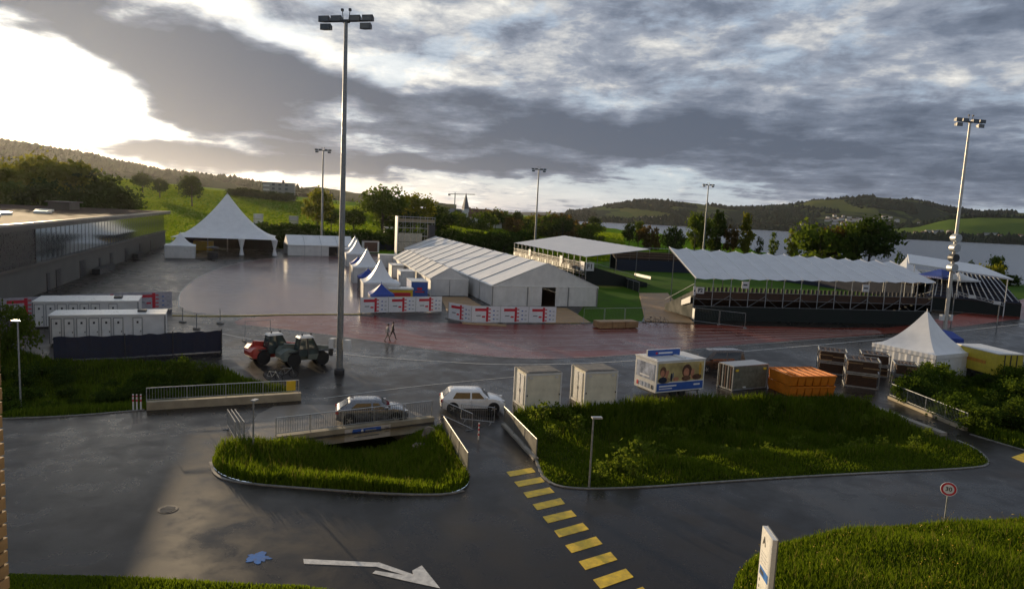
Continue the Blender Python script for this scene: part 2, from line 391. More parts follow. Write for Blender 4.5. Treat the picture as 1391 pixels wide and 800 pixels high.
def ditch(poly, depth, wd, far_shift=0.0):
    def h(x, y):
        d = dpoly((x, y), poly); e = sstep(d/wd)
        return 0.03*min(1, d/0.3)-depth*e+wob(x, y)*min(1, d/1.5)
    return h
frontA = PX((386, 603), (330, 600), (292, 612), (286, 638), (330, 656), (420, 663), (520, 670), (600, 672), (632, 664), (640, 648), (606, 590))
def dline(p, ln):
    best = 1e9; P = Vector(p)
    for a, b in zip(ln, ln[1:]):
        a, b = Vector(a), Vector(b); ab = b-a; t = max(0, min(1, (P-a).dot(ab)/max(1e-9, ab.dot(ab)))); best = min(best, (P-a-ab*t).length)
    return best
def hA(x, y):
    d = dline((x, y), frontA); return 0.03-1.25*sstep((d-.2)/3.6)+wob(x, y)*0.6*min(1, d/1.5)
hC = ditch(bankC, 1.0, 4.0); hD = ditch(bankD, 0.2, 3.0)
frontB = PX((712, 592), (728, 622), (737, 650), (765, 663), (850, 663), (1000, 652), (1150, 643), (1330, 635), (1348, 630), (1330, 612))
backB = PX((1330, 612), (1262, 592), (1196, 560), (1150, 540), (1090, 544), (1030, 542), (950, 546), (860, 549), (780, 556), (688, 558), (712, 592))
def hB(x, y):
    d = dline((x, y), frontB); b = dline((x, y), backB)
    return 0.03*min(1, d/.3)-1.6*min(sstep((d-2.6)/3.2), sstep((b-.1)/3.4))+wob(x, y)*.5*min(1, min(b, d)/1.5)
def hE(x, y): d = dpoly((x, y), bankE); return 0.04+0.45*sstep(d/3.0)+wob(x, y)*0.5*min(1, d/1.5)
def hF(x, y): d = dpoly((x, y), bankF); return 0.03+0.1*sstep(d/2.0)
HF = [hA, hB, hC, hD, hE, hF]
for nm, b, h in zip(('ditch_bank', 'stream_bank', 'garden_bank', 'bush_bank', 'verge', 'lawn_verge'), BANKP, HF):
    sheet(nm, b, (), 0, GRASSG, grid=0.9, hfun=h)
for nm, ln in (('kerb', (0, 6)), ):
    pass
def kerb(pts, nm='kerb'):
    o = ribbon(nm, densify(chaikin(PX(*pts), 2, False), 1.0, False), 0.14, -0.05, 0.05, KERB, kind='structure'); return o
kerb([(286, 628), (292, 648), (330, 657), (420, 664), (520, 671), (600, 673), (630, 667)])
kerb([(728, 624), (738, 651), (765, 664), (850, 664), (1000, 653), (1150, 644), (1330, 636), (1346, 629), (1328, 610), (1300, 598)])
kerb([(0, 569), (90, 566), (196, 557)]); kerb([(1318, 590), (1391, 612), (1480, 636)])
# track, plaza and lawns
track_poly = chaikin(PX((310, 440), (340, 429), (490, 428), (612, 441), (770, 441), (872, 438), (944, 441), (1190, 447), (1250, 440), (1391, 405), (1500, 385), (1500, 428), (1391, 432), (1290, 446), (1200, 454), (1000, 468), (860, 482), (760, 488), (700, 487), (600, 477), (465, 457), (360, 444)), 1)
sheet('running_track', track_poly, (), 0.008, TRACK)
plaza_poly = chaikin(PX((318, 428.5), (262, 426), (243, 416), (243, 400), (258, 384), (292, 366), (345, 353), (420, 347.5), (520, 346), (560, 350), (560, 380), (540, 428)), 2)
sheet('plaza', plaza_poly, (), 0.004, PLAZA)
lawn1 = PX((775, 440), (805, 400), (806, 372), (868, 385), (878, 420), (872, 437)); sheet('tent_lawn', lawn1, (), 0.006, LAWN)
lawn_a = PX((815, 388), (800, 362), (860, 345), (1000, 352), (1240, 372), (1240, 425), (930, 425), (905, 398), (868, 398)); sheet('arena_lawn', lawn_a, (), 0.007, LAWN)
sheet('back_lawn', [(-24, 168), (14, 150), (40, 142), (80, 122), (110, 118), (318, 118), (318, 191), (-24, 191)], (), 0.005, LAWN)
# painted lines
def line(pts, w, m=WHITEP, nm='painted_line', z=0.018):
    P = densify(chaikin(PX(*pts), 2, False), 2.0, False); return ribbon(nm, P, w, z-0.012, z, m, kind='structure')
line([(300, 453), (345, 462), (465, 482), (560, 489), (700, 497), (860, 491), (1000, 478), (1200, 461), (1391, 440)], 0.14)
line([(330, 441), (465, 457), (600, 478), (700, 488), (860, 483), (1000, 469), (1200, 455)], 0.06, z=0.02)
line([(440, 541), (520, 530), (600, 521), (700, 512)], 0.07)
line([(243, 418), (242, 400), (258, 383), (292, 365.5), (345, 352.6), (420, 347.5)], 0.10, z=0.016)
for k in range(1, 6):
    f = k/6.0; a = lambda q, p: (q[0]*(1-f)+p[0]*f, q[1]*(1-f)+p[1]*f)
    line([a((490, 430), (470, 457)), a((612, 442), (600, 477)), a((770, 442), (760, 487)), a((944, 442), (1000, 467)), a((1190, 448), (1200, 453))], 0.045, z=0.0185)
# crosswalk bars
cw = thing('crosswalk', 'x', 'x', (0, 0, 0)); del cw['label'], cw['category']; cw['kind'] = 'structure'
barL = [(688, 641), (806, 787)]; a0 = Vector(G(688, 641)); a1 = Vector(G(806, 787)); b0 = Vector(G(722, 635)); b1 = Vector(G(850, 772))
c0 = Vector(G(703, 647))
for k in range(-0, 10):
    t = k/8.0; p = a0.lerp(a1, t); q = b0.lerp(b1, t); ad = (a1-a0).normalized()*0.62
    mb = MB(); j = lambda: random.uniform(-.02, .02)
    mb.prism([(p.x+j(), p.y+j()), (q.x+j(), q.y+j()), (q.x+ad.x, q.y+ad.y), (p.x+ad.x, p.y+ad.y)], 0.004, 0.014); put(mb, 'stripe', YELLOWP, cw)
cw2 = PX((1374, 621), (1391, 615), (1410, 622), (1391, 628)); put(MB().prism(cw2, 0.004, 0.014), 'yellow_bar', YELLOWP, kind='structure')
# white arrow and blue snowflake-like splash on the near road
ar = thing('road_arrow', 'x', 'x', (0, 0, 0)); del ar['label'], ar['category']; ar['kind'] = 'structure'
put(MB().prism(PX((412, 759), (514, 764), (524, 769), (508, 769.5), (413, 765.5)), 0.004, 0.013), 'arrow_shaft', WHITEP, ar)
put(MB().prism(PX((514, 763.5), (564, 781), (570, 787), (506, 768)), 0.004, 0.015), 'arrow_bend', WHITEP, ar)
put(MB().prism(PX((573, 768), (598, 799), (552, 789), (506, 778.5), (510, 775), (562, 783), (560, 775)), 0.004, 0.017), 'arrow_head', WHITEP, ar)
fl = G(350, 757); pts = []
for i in range(36):
    a = i/36*2*math.pi; r = 0.42+0.05*math.sin(a*5+1)+random.uniform(-.11, .09); pts.append((fl[0]+r*math.cos(a), fl[1]+r*0.9*math.sin(a)))
put(MB().prism(pts, 0.004, 0.011), 'blue_splash', BLUEP, kind='structure')
# paler dry asphalt patches
DRY_ = wet_mat('drying_asphalt', (0.024, 0.020, 0.016), (0.062, 0.051, 0.041), 0.4, 0.7, patch=0.9)
sheet('bridge_paving', chaikin(PX((330, 597), (355, 553), (420, 548), (560, 556), (585, 570), (382, 594)), 1), (), 0.003, wet_mat('beige_paving', (0.10, 0.085, 0.066), (0.155, 0.13, 0.10), 0.3, 0.55))
mh = thing('manhole_cover', 'x', 'x', (*G(228, 691.5), 0.0)); del mh['label'], mh['category']; mh['kind'] = 'structure'
IRON = mat('cast_iron', (0.035, 0.030, 0.028), 0.45, 0.5, bump=0.3)
put(MB().lathe([(0.40, -0.02), (0.40, 0.012), (0.34, 0.014), (0.0, 0.014)], 20), 'frame_ring', IRON, mh)
mb = MB()
for a in range(6): mb.ob((0, 0, 0.016), (0.60-abs(a-2.5)*0.08, 0.035, 0.012), rz=0).ob((0, (a-2.5)*0.1, 0.017), (0.62-abs(a-2.5)*0.1, 0.035, 0.012))
put(mb, 'grating', KERB, mh)
# ------------------------------------------------------------------ far terrain, lake, hills
def shore(a):
    T = [(-9, 99999), (0.03, 9000), (0.07, 1900), (0.10, 1350), (0.2, 900), (0.35, 480), (0.45, 270), (0.55, 210), (0.8, 200), (2.2, 196)]
    for (x0, y0), (x1, y1) in zip(T, T[1:]):
        if a <= x1: return y0+(y1-y0)*(a-x0)/(x1-x0)
    return 200
def terr(a, d):
    left = max(0.0, min(1.7, (-a+0.03)/0.45))
    z = left*19*sstep((d-215)/420)+left*16*sstep((d-600)/1100)+0.0
    z += 0.9*math.sin(d*0.021+a*9)*sstep((d-220)/200)*(0.3+left*0.7)
    if a > 0.0: z -= 3.2*sstep((d-215)/120)*min(1, a/0.15)
    s = shore(a); z -= 7.5*sstep((d-s+25)/60) if a > 0 else 0.0
    return z-0.25*sstep((214-d)/10)
avals = [-1.9+i*0.022 for i in range(int(4.1/0.022))]; dvals = [188*(1.055**k) for k in range(66)]
mb = MB(); na = len(avals)
mb.v = [(a*d, d, terr(a, d)) for d in dvals for a in avals]
mb.f = [(j*na+i, j*na+i+1, (j+1)*na+i+1, (j+1)*na+i) for j in range(len(dvals)-1) for i in range(na-1)]
def meadow_material():
    m = bpy.data.materials.new('meadow_grass'); m.use_nodes = True; t = NT(m.node_tree); b = t.n['Principled BSDF']
    pos = t.new('ShaderNodeNewGeometry').outputs['Position']
    big = t.noise(pos, 0.012, 4, 0.6, 1.0); mid = t.noise(pos, 0.15, 5, 0.65)
    mp = t.new('ShaderNodeMapping'); mp.inputs['Rotation'].default_value = (0, 0, R_(20)); mp.inputs['Scale'].default_value = (0.10, 0.012, 1); t.put(mp.inputs[0], pos)
    st = t.noise(mp.outputs[0], 1.0, 3, 0.5)
    f = t.m('ADD', t.m('MULTIPLY', big, 0.45), t.m('ADD', t.m('MULTIPLY', mid, 0.25), t.m('MULTIPLY', st, 0.3)))
    t.put(b.inputs['Base Color'], t.ramp(f, [(0.36, (0.050, 0.115, 0.006)), (0.5, (0.092, 0.180, 0.009)), (0.64, (0.150, 0.235, 0.014))]))
    b.inputs['Roughness'].default_value = 1.0; b.inputs['Specular IOR Level'].default_value = 0.0
    bp = t.new('ShaderNodeBump'); bp.inputs['Strength'].default_value = 0.6; bp.inputs['Distance'].default_value = 0.6; t.put(bp.inputs['Height'], t.noise(pos, 0.8, 4, 0.7)); t.l.new(bp.outputs[0], b.inputs['Normal'])
    return m
MEADOW = meadow_material()
put(mb, 'meadow_terrain', MEADOW, kind='structure', smooth=True)
def water_material():
    m = bpy.data.materials.new('lake_water'); m.use_nodes = True; t = NT(m.node_tree); b = t.n['Principled BSDF']
    pos = t.new('ShaderNodeNewGeometry').outputs['Position']; n = t.noise(pos, 0.02, 3)
    t.put(b.inputs['Base Color'], t.ramp(n, [(0.3, (0.02, 0.03, 0.045)), (0.7, (0.03, 0.042, 0.06))])); b.inputs['Roughness'].default_value = 0.22
    bp = t.new('ShaderNodeBump'); bp.inputs['Strength'].default_value = 0.35; bp.inputs['Distance'].default_value = 0.5
    t.put(bp.inputs['Height'], t.noise(pos, 0.25, 4, 0.6)); t.l.new(bp.outputs[0], b.inputs['Normal']); return m
put(MB().poly([(a*d, d, -5.5) for a, d in ((0.0, 8500), (0.02, 1500), (0.06, 900), (0.3, 400), (0.5, 205), (1.0, 195), (2.4, 193), (2.4, 3300), (1.0, 8500))]), 'lake', water_material(), kind='structure')
def hill_material(name, forest, field, fscale, thr, haze):
    m = bpy.data.materials.new(name); m.use_nodes = True; t = NT(m.node_tree); b = t.n['Principled BSDF']
    pos = t.new('ShaderNodeNewGeometry').outputs['Position']
    mp = t.new('ShaderNodeMapping'); mp.inputs['Scale'].default_value = (1, 0.35, 2.2); t.put(mp.inputs[0], pos)
    vo = t.new('ShaderNodeTexVoronoi'); vo.inputs['Scale'].default_value = fscale; t.put(vo.inputs['Vector'], mp.outputs[0])
    sp = t.new('ShaderNodeSeparateColor'); t.l.new(vo.outputs['Color'], sp.inputs[0])
    nz = t.noise(mp.outputs[0], fscale*0.35, 5, 0.65, 0.5)
    fcol = t.mix(sp.outputs[1], field[0], field[1])
    wood = t.mix(t.noise(pos, fscale*6, 3, 0.7), forest[0], forest[1])
    t.put(b.inputs['Base Color'], t.mix(t.smooth(t.m('ADD', nz, t.m('MULTIPLY', sp.outputs[0], 0.14)), thr-0.02, thr+0.02), wood, fcol))
    b.inputs['Roughness'].default_value = 1.0; b.inputs['Specular IOR Level'].default_value = 0.0
    return m
HILLS = []
def hill(name, outline, dr, df, zf, m, rough=1.0, db=None, rows=16):
    xs = []; 
    for (x0, y0), (x1, y1) in zip(outline, outline[1:]):
        k = max(2, int((x1-x0)/5)); xs += [(x0+(x1-x0)*i/k, y0+(y1-y0)*i/k) for i in range(k)]
    xs.append(outline[-1]); n = len(xs); mb = MB(); rows_v = []
    nzs = [random.uniform(-1, 1) for _ in range(n)]
    for k in range(rows+5):
        t = k/rows
        for i, (x, y) in enumerate(xs):
            drr = dr(x) if callable(dr) else dr; dff = df(x) if callable(df) else df
            top = D(x, y, drr); a = top.x/top.y
            if t <= 1: d = dff+(drr-dff)*t; zz = zf+(top.z-zf)*(math.sin(t*math.pi/2)**1.25)
            else: d = drr*(1+(t-1)*0.8); zz = top.z*(1-(t-1)*1.6)
            w = math.sin(i*0.37+k*1.1)+math.sin(i*0.13-k*0.6)+0.7*math.sin(i*0.9+k*2.3)
            zz += rough*w*math.sin(min(1, t)*math.pi)
            rows_v.append((a*d, d, zz))
    mb.v = rows_v; mb.f = [(j*n+i, j*n+i+1, (j+1)*n+i+1, (j+1)*n+i) for j in range(rows+4) for i in range(n-1)]
    o = put(mb, name, m, kind='structure', smooth=True); HILLS.append((o, n, rows, rows_v)); return rows_v, n, rows
# ------------------------------------------------------------------ hills
HM_FAR = hill_material('far_hill_cover', ((0.016, 0.028, 0.020), (0.026, 0.040, 0.026)), ((0.055, 0.085, 0.030), (0.10, 0.105, 0.035)), 0.006, 0.56, 0)
HM_LOW = hill_material('low_slope_cover', ((0.020, 0.035, 0.014), (0.035, 0.055, 0.018)), ((0.075, 0.125, 0.025), (0.12, 0.15, 0.035)), 0.005, 0.40, 0)
HM_HAZY = hill_material('hazy_ridge_cover', ((0.030, 0.042, 0.050), (0.040, 0.054, 0.060)), ((0.050, 0.065, 0.060), (0.06, 0.07, 0.06)), 0.004, 0.7, 0)  # bluish cover colours hold the haze of distance
HM_LEFT = hill_material('wooded_hill_cover', ((0.020, 0.032, 0.012), (0.036, 0.052, 0.018)), ((0.06, 0.10, 0.02), (0.09, 0.13, 0.03)), 0.012, 0.74, 0)
ridge_far, nfar, rfar = hill('lake_hill', [(770, 290), (800, 286), (835, 280), (870, 276), (905, 275), (950, 278), (1000, 285), (1040, 284), (1080, 280), (1105, 275), (1150, 272), (1185, 270), (1215, 271), (1245, 274), (1270, 279), (1290, 286), (1330, 291), (1391, 291), (1480, 297), (1600, 310)], 4600, 2750, -6.5, HM_FAR, 7.0)
low_r, nlow, rlow = hill('lake_slope', [(1130, 322), (1180, 316), (1240, 310), (1290, 299), (1330, 296), (1391, 297), (1500, 300), (1650, 318)], 2600, 1900, -6.5, HM_LOW, 3.0)
hill('distant_ridge', [(380, 285), (450, 286), (500, 286), (560, 289), (620, 288), (680, 289), (740, 289), (790, 289), (850, 293), (1000, 301), (1200, 311)], 8200, 6500, -6, HM_HAZY, 6.0)
lh_r, nlh, rlh = hill('wooded_hill', [(-420, 190), (-250, 192), (-120, 186), (-40, 190), (0, 196), (40, 202), (90, 211), (130, 219), (170, 229), (200, 234), (230, 238), (270, 242), (300, 247), (330, 252), (380, 262), (450, 270)], 2700, 1500, 34, HM_LEFT, 5)
hill('low_ridge', [(330, 254), (380, 262), (400, 257), (430, 255), (455, 258), (480, 263), (520, 268), (570, 272), (620, 280)], 3300, 2300, 20, HM_LEFT, 3.0)
# ------------------------------------------------------------------ trees
LEAFD = leaf_mat('dark_leaves', (0.018, 0.034, 0.008), (0.050, 0.080, 0.016), 0.3)
LEAFM = leaf_mat('green_leaves', (0.036, 0.066, 0.010), (0.095, 0.135, 0.020), 0.45)
LEAFY = leaf_mat('yellow_green_leaves', (0.070, 0.090, 0.012), (0.170, 0.175, 0.022), 0.5)
LEAFR = leaf_mat('russet_leaves', (0.055, 0.040, 0.014), (0.110, 0.075, 0.022), 0.4)
BARK = mat('bark', (0.055, 0.042, 0.030), 0.9, var=0.25, scale=2, bump=0.5)
def leaf_cards(name, cen, nrm_jit, size, m, aspect=0.7):
    """many small leaf-sprays as one mesh"""
    n = len(cen); d = RNG.normal(size=(n, 3)); d[:, 2] *= 0.7; d /= np.linalg.norm(d, axis=1)[:, None]
    u = np.cross(d, RNG.normal(size=(n, 3))); u /= np.linalg.norm(u, axis=1)[:, None]; v = np.cross(d, u)
    sz = (size*RNG.uniform(0.55, 1.35, n))[:, None]
    p = np.stack([cen-u*sz, cen-v*sz*aspect, cen+u*sz, cen+v*sz*aspect], 1).reshape(-1, 3)
    me = bpy.data.meshes.new(name); me.vertices.add(4*n); me.vertices.foreach_set('co', p.ravel())
    me.loops.add(4*n); me.loops.foreach_set('vertex_index', np.arange(4*n)); me.polygons.add(n)
    me.polygons.foreach_set('loop_start', np.arange(n)*4); me.update(calc_edges=True); me.materials.append(m); return me
def crown_points(n, rx, rz, z0, nclump, spread, shape='round'):
    cl = []
    while len(cl) < nclump:
        p = RNG.uniform(-1, 1, 3); r = np.linalg.norm(p)
        if r > 1 or r < 0.35: continue
        if shape == 'poplar': p[0] *= 0.35+0.65*(1-abs(p[2])**1.5); p[1] *= 0.35+0.65*(1-abs(p[2])**1.5)
        if shape == 'cone': p[:2] *= (1-p[2])*0.5
        cl.append(p)
    cl = np.array(cl)*np.array([rx, rx, rz])
    w = RNG.uniform(0.4, 1.3, nclump); idx = RNG.choice(nclump, n, p=w/w.sum())
    pts = cl[idx]+RNG.normal(size=(n, 3))*spread*np.array([1, 1, 0.75])*(w[idx][:, None])
    pts[:, 2] += z0; return pts
def trunk_mb(h, r, z_top, limbs, reach):
    mb = MB(); mb.tube((0, 0, -0.4), (0.05, 0, h), r, 7, r*0.6); mb.tube((0.05, 0, h), (0.1, 0.1, z_top), r*0.6, 6, r*0.15)
    for i in range(limbs):
        a = i*2.4; z = h*0.85+(z_top-h)*0.5*i/limbs; q = (reach*math.cos(a), reach*math.sin(a), z+reach*0.9); mb.tube((0.05, 0.02, z), q, r*0.35, 5, r*0.1)
    return mb
def tree_proto(kind, leafm):
    """meshes for a unit tree of each kind (real metres, about 10 m high)"""
    if kind == 'round': pts = crown_points(2600, 3.6, 3.6, 6.0, 46, 0.62); tb = trunk_mb(3.0, 0.28, 8.0, 7, 2.4)
    elif kind == 'wide': pts = crown_points(2600, 4.6, 3.0, 6.2, 50, 0.7); tb = trunk_mb(2.6, 0.32, 7.6, 8, 3.0)
    elif kind == 'poplar': pts = crown_points(2400, 2.0, 5.2, 5.4, 46, 0.45, 'poplar'); tb = trunk_mb(2.0, 0.22, 9.0, 7, 0.9)
    elif kind == 'bush': pts = crown_points(1900, 3.6, 2.6, 2.4, 40, 0.6); tb = trunk_mb(0.8, 0.15, 3.5, 6, 1.5)
    elif kind == 'sparse': pts = crown_points(700, 2.6, 3.6, 5.5, 30, 0.45); tb = trunk_mb(2.6, 0.16, 8.8, 10, 2.2)
    return leaf_cards(kind+'_crown', pts, 0, 0.30, leafm), tb.mesh(kind+'_trunk')
PROTO = {}
def tree(px, py, dep, h, kind, leafm, label, group=None, wide=1.0, name='tree', z=None):
    """a tree that stands at the distance dep in the line of sight of px; h its height"""
    key = (kind, leafm.name)
    if key not in PROTO:
        PROTO[key] = tree_proto(kind, leafm); PROTO[key][1].materials.append(BARK)
    cm, tm = PROTO[key]
    p = D(px, py, dep); zz = (terr(p.x/p.y, dep) if dep > 189 else 0.0) if z is None else z
    o = thing(name, label, 'bush' if kind == 'bush' else 'tree', (p.x, dep, zz), random.uniform(0, 6.28), group)
    H = 5.2 if kind == 'bush' else 10.4 if kind != 'poplar' else 11.0
    s = h/H; o.scale = (s*wide, s*wide, s)
    link('crown', cm, None, o); link('trunk', tm, None, o); return o
def th(px, py_top, dep):                       # height of a tree whose top is sighted at py_top
    p = D(px, py_top, dep); return p.z-terr(p.x/p.y, dep)
# trees on the meadow, left
for i, (px, top, dep, kind, lm, lab) in enumerate([
    (190, 232, 470, 'wide', LEAFD, 'broad dark tree standing on the sloping meadow beside the row of three'),
    (214, 240, 440, 'round', LEAFD, 'dark round tree on the meadow, middle one of a loose row of three'),
    (259, 236, 400, 'round', LEAFD, 'solitary dark round tree on the green meadow behind the big peaked tent'),
    (436, 251, 300, 'round', LEAFY, 'yellow green round tree next to the slim floodlight mast'),
    (527, 247, 310, 'wide', LEAFM, 'tall broad green tree, biggest on the meadow edge'),
    (573, 259, 330, 'wide', LEAFY, 'bright green broad tree beside the biggest meadow tree'),
    (487, 280, 300, 'wide', LEAFD, 'low dark tree on the meadow edge behind the near mast'),
    (455, 284, 310, 'round', LEAFD, 'small dark tree beside the yellow green round tree'),
    (548, 280, 320, 'bush', LEAFD, 'dark bushy shrub between the two broad meadow trees'),
    (603, 282, 340, 'bush', LEAFD, 'dark shrub right of the bright green broad tree towards the church')]):
    tree(px, 0, dep, th(px, top, dep), kind, lm, lab, 'trees on the meadow', wide=1.0 if px < 500 else 1.05)
# tall trees close behind the sports hall
for i, (px, top, dep, lm) in enumerate([(-60, 205, 210, LEAFY), (-10, 212, 205, LEAFY), (30, 206, 220, LEAFY), (72, 203, 225, LEAFY), (105, 216, 230, LEAFD), (132, 240, 235, LEAFD), (150, 248, 236, LEAFD), (55, 240, 200, LEAFD), (100, 250, 200, LEAFD), (10, 245, 198, LEAFM)]):
    tree(px, 0, dep, th(px, top, dep), ('wide', 'round')[i % 2], lm, 'leafy tree in the dense row behind the glass fronted sports hall', 'trees behind the sports hall', wide=1.15)
# tree belt towards the church and lake
for i in range(46):
    px = 596+i*5.1+random.uniform(-3, 3); dep = random.uniform(420, 620); top = 286+0.06*(px-600)+random.uniform(-7, 7)
    if 640 < px < 660: top = max(top, 282)
    lm = (LEAFD, LEAFD, LEAFM, LEAFD, LEAFY, LEAFR)[i % 6]
    tree(px, 0, dep, max(5, th(px, top, dep)), ('round', 'wide', 'bush')[i % 3], lm, {LEAFD: 'dark tree', LEAFM: 'mid green tree', LEAFY: 'light green tree', LEAFR: 'russet tree'}[lm]+' in the belt of trees beyond the arena', 'belt of trees beyond the arena', wide=0.95)
for i, (px, top, dep, kind, lm, lab, wd) in enumerate([
    (970, 288, 260, 'round', LEAFM, 'mid green tree left of the dark poplar by the lake', 0.8), (984, 296, 262, 'round', LEAFM, 'smaller mid green tree touching the dark poplar', 0.8),
    (1001, 275, 265, 'poplar', LEAFD, 'tall dark poplar standing up before the lake', 0.95), (1021, 306, 262, 'round', LEAFR, 'russet tree between the two poplars', 0.85), (1042, 285, 258, 'poplar', LEAFY, 'golden green poplar second tallest before the lake', 0.9),
    (1083, 312, 255, 'sparse', LEAFM, 'thin green tree before the lake right of the golden poplar', 0.9), (1110, 310, 250, 'round', LEAFY, 'light green tree before the lake beside the dense clump', 0.7), (1062, 318, 250, 'sparse', LEAFD, 'thin dark tree right of the golden poplar', 0.8), (1132, 306, 252, 'sparse', LEAFM, 'thin pale tree at the edge of the dense clump', 0.8),
    (1150, 306, 215, 'bush', LEAFM, 'rounded shrubby tree on the left side of the dense lakeside clump', 0.9), (1172, 303, 220, 'round', LEAFR, 'russet tree inside the dense lakeside clump', 1.1), (1196, 303, 214, 'wide', LEAFM, 'broad green tree inside the dense lakeside clump', 0.9), (1219, 304, 212, 'round', LEAFD, 'dark tree on the right side of the dense lakeside clump', 1.1),
    (877, 302, 380, 'round', LEAFD, 'dark round tree standing before the lake surface', 0.9), (890, 300, 390, 'round', LEAFM, 'green round tree standing before the lake surface', 0.8), (906, 308, 380, 'bush', LEAFR, 'low russet shrub before the lake surface', 0.9), (925, 310, 370, 'sparse', LEAFM, 'thin sapling before the lake surface', 0.6), (943, 311, 360, 'bush', LEAFD, 'low dark shrub before the lake surface', 0.8),
    (1338, 348, 200, 'sparse', LEAFD, 'thin dark tree on the near lake shore', 0.8), (1366, 352, 200, 'sparse', LEAFD, 'leafless looking tree on the near lake shore', 0.7), (1262, 338, 230, 'sparse', LEAFD, 'bare twiggy sapling above the small far pagoda', 0.7), (1391, 365, 150, 'bush', LEAFY, 'yellow green bush at the end of the seating', 1.0), (1402, 350, 180, 'round', LEAFM, 'leafy tree beside the lake path past the seating', 1.0)]):
    tree(px, 0, dep, max(3, th(px, top, dep)), kind, lm, lab, 'trees by the lake', wide=wd*(1.0 if 1140 < px < 1230 else .72))
for i in range(16):
    px = 1232+i*12.5; dep = 186+2*math.sin(i*2.3)
    tree(px, 0, dep, random.uniform(1.6, 3.0), 'bush', (LEAFD, LEAFD, LEAFM)[i % 3], ('dark', 'dark', 'green')[i % 3]+' reedy shrub along the near lake shore behind the end seating', 'shore shrubs behind the end seating', wide=1.5, name='shore_shrub')
# hedge behind the plaza, as single shrubs
for i in range(39):
    px = 322+i*10.5; dep = 200+5*math.sin(i*1.7)+(i*0.7)
    top = (308 if px < 420 else 315)+random.uniform(-4, 3)+max(0, (px-560)*0.02)
    tree(px, 0, dep, max(3.5, th(px, top, dep)), 'bush', LEAFD, 'dark hedge shrub in the long hedge between plaza and meadow', 'hedge shrubs behind the plaza', wide=1.25, name='hedge_shrub')
for i in range(9):
    px = 318+i*9; tree(px, 0, 520, 5.0+random.uniform(0, 2), 'bush', LEAFD, 'dark shrub in the distant hedge below the apartment house', 'far hedge shrubs', wide=1.6, name='hedge_shrub')
# forest on the hills: masses nobody could count
def forest(name, rows_v, n, rows, count, k0, k1, size, m, keep, label):
    V = np.array(rows_v).reshape(-1, n, 3); P = []
    tries = 0
    while len(P) < count and tries < count*30:
        tries += 1; k = RNG.uniform(k0, k1)*rows; i = RNG.uniform(0, n-1.01); a, b = int(k), int(i); fk, fi = k-a, i-b
        if not keep(i/(n-1), k/rows): continue
        p = V[a, b]*(1-fk)*(1-fi)+V[a+1, b]*fk*(1-fi)+V[a, b+1]*(1-fk)*fi+V[a+1, b+1]*fk*fi; P.append(p)
    P = np.array(P); c = len(P); s = size*RNG.uniform(0.6, 1.3, c)
    base = np.array([(1, 0, .2), (.3, .95, .1), (-.8, .6, .25), (-.8, -.6, .15), (.3, -.95, .2), (0.05, .05, 1.35), (0, 0, -.6)])
    vs = (P[:, None, :]+base[None]*s[:, None, None]*RNG.uniform(0.75, 1.25, (c, 7, 1))).reshape(-1, 3)
    fb = np.array([(0, 1, 5), (1, 2, 5), (2, 3, 5), (3, 4, 5), (4, 0, 5), (1, 0, 6), (2, 1, 6), (3, 2, 6), (4, 3, 6), (0, 4, 6)])
    fs = (fb[None]+(np.arange(c)*7)[:, None, None]).reshape(-1, 3)
    me = bpy.data.meshes.new(name); me.from_pydata(vs.tolist(), [], fs.tolist()); me.update(); o = link(name, me, m, kind='stuff'); tag(o, label, 'forest'); return o
FORM = mat('forest_canopy', (0.030, 0.045, 0.016), 1.0, var=0.3, scale=0.02, spec=0.0); FORF = mat('far_forest_canopy', (0.020, 0.033, 0.022), 1.0, var=0.25, scale=0.01, spec=0.0)
def patchy(a, b, thr): return lambda u, t: math.sin(u*a+t*5)+math.sin(u*a*0.43-t*b)+0.6*math.sin(t*b*1.7+u*a*1.3) > thr
forest('hillside_forest', lh_r, nlh, rlh, 5200, 0.2, 1.08, 11.0, FORM, lambda u, t: t > 0.45+0.25*math.sin(u*9) or math.sin(u*40+t*9) > 0.3, 'dark mixed forest covering the left hill ridge')
forest('lakeside_forest', ridge_far, nfar, rfar, 4200, 0.02, 1.06, 14, FORF, patchy(34, 11, 0.25), 'dark woods on the big hill across the lake')
forest('ridge_forest', ridge_far, nfar, rfar, 900, 0.93, 1.04, 12, FORF, lambda u, t: math.sin(u*22) > -0.4, 'dark woods along the crest of the big hill across the lake')
forest('shore_woods', low_r, nlow, rlow, 900, 0.0, 0.16, 11, FORF, lambda u, t: True, 'dark shore woods at the foot of the low green slope across the lake')
forest('slope_woods', low_r, nlow, rlow, 350, 0.93, 1.03, 12, FORF, lambda u, t: True, 'dark woods along the crest of the low green slope across the lake')
forest('far_shore_woods', ridge_far, nfar, rfar, 900, 0.0, 0.09, 13, FORF, lambda u, t: True, 'dark woods lining the foot of the big hill across the lake')
# ------------------------------------------------------------------ houses far off
ROOFR = mat('brown_roof_tiles', (0.13, 0.065, 0.045), 0.8); PLAST = mat('pale_plaster', (0.60, 0.58, 0.53), 0.8, var=0.06); ROOFG = mat('grey_roof', (0.14, 0.14, 0.15), 0.7)
def house_meshes(w, l, h, rh):
    a = MB().box(-w/2, w/2, -l/2, l/2, -2, h); r = MB()
    r.add([(-w/2-.5, -l/2-.5, h), (w/2+.5, -l/2-.5, h), (w/2+.5, l/2+.5, h), (-w/2-.5, l/2+.5, h), (-w/2-.5, 0, h+rh), (w/2+.5, 0, h+rh)], [(0, 1, 5, 4), (2, 3, 4, 5), (0, 4, 3), (1, 2, 5), (0, 3, 2, 1)])
    return a.mesh('wall'), r.mesh('roof')
HM = [house_meshes(14, 10, 6, 4), house_meshes(18, 11, 8, 3.5), house_meshes(26, 13, 10, 3)]
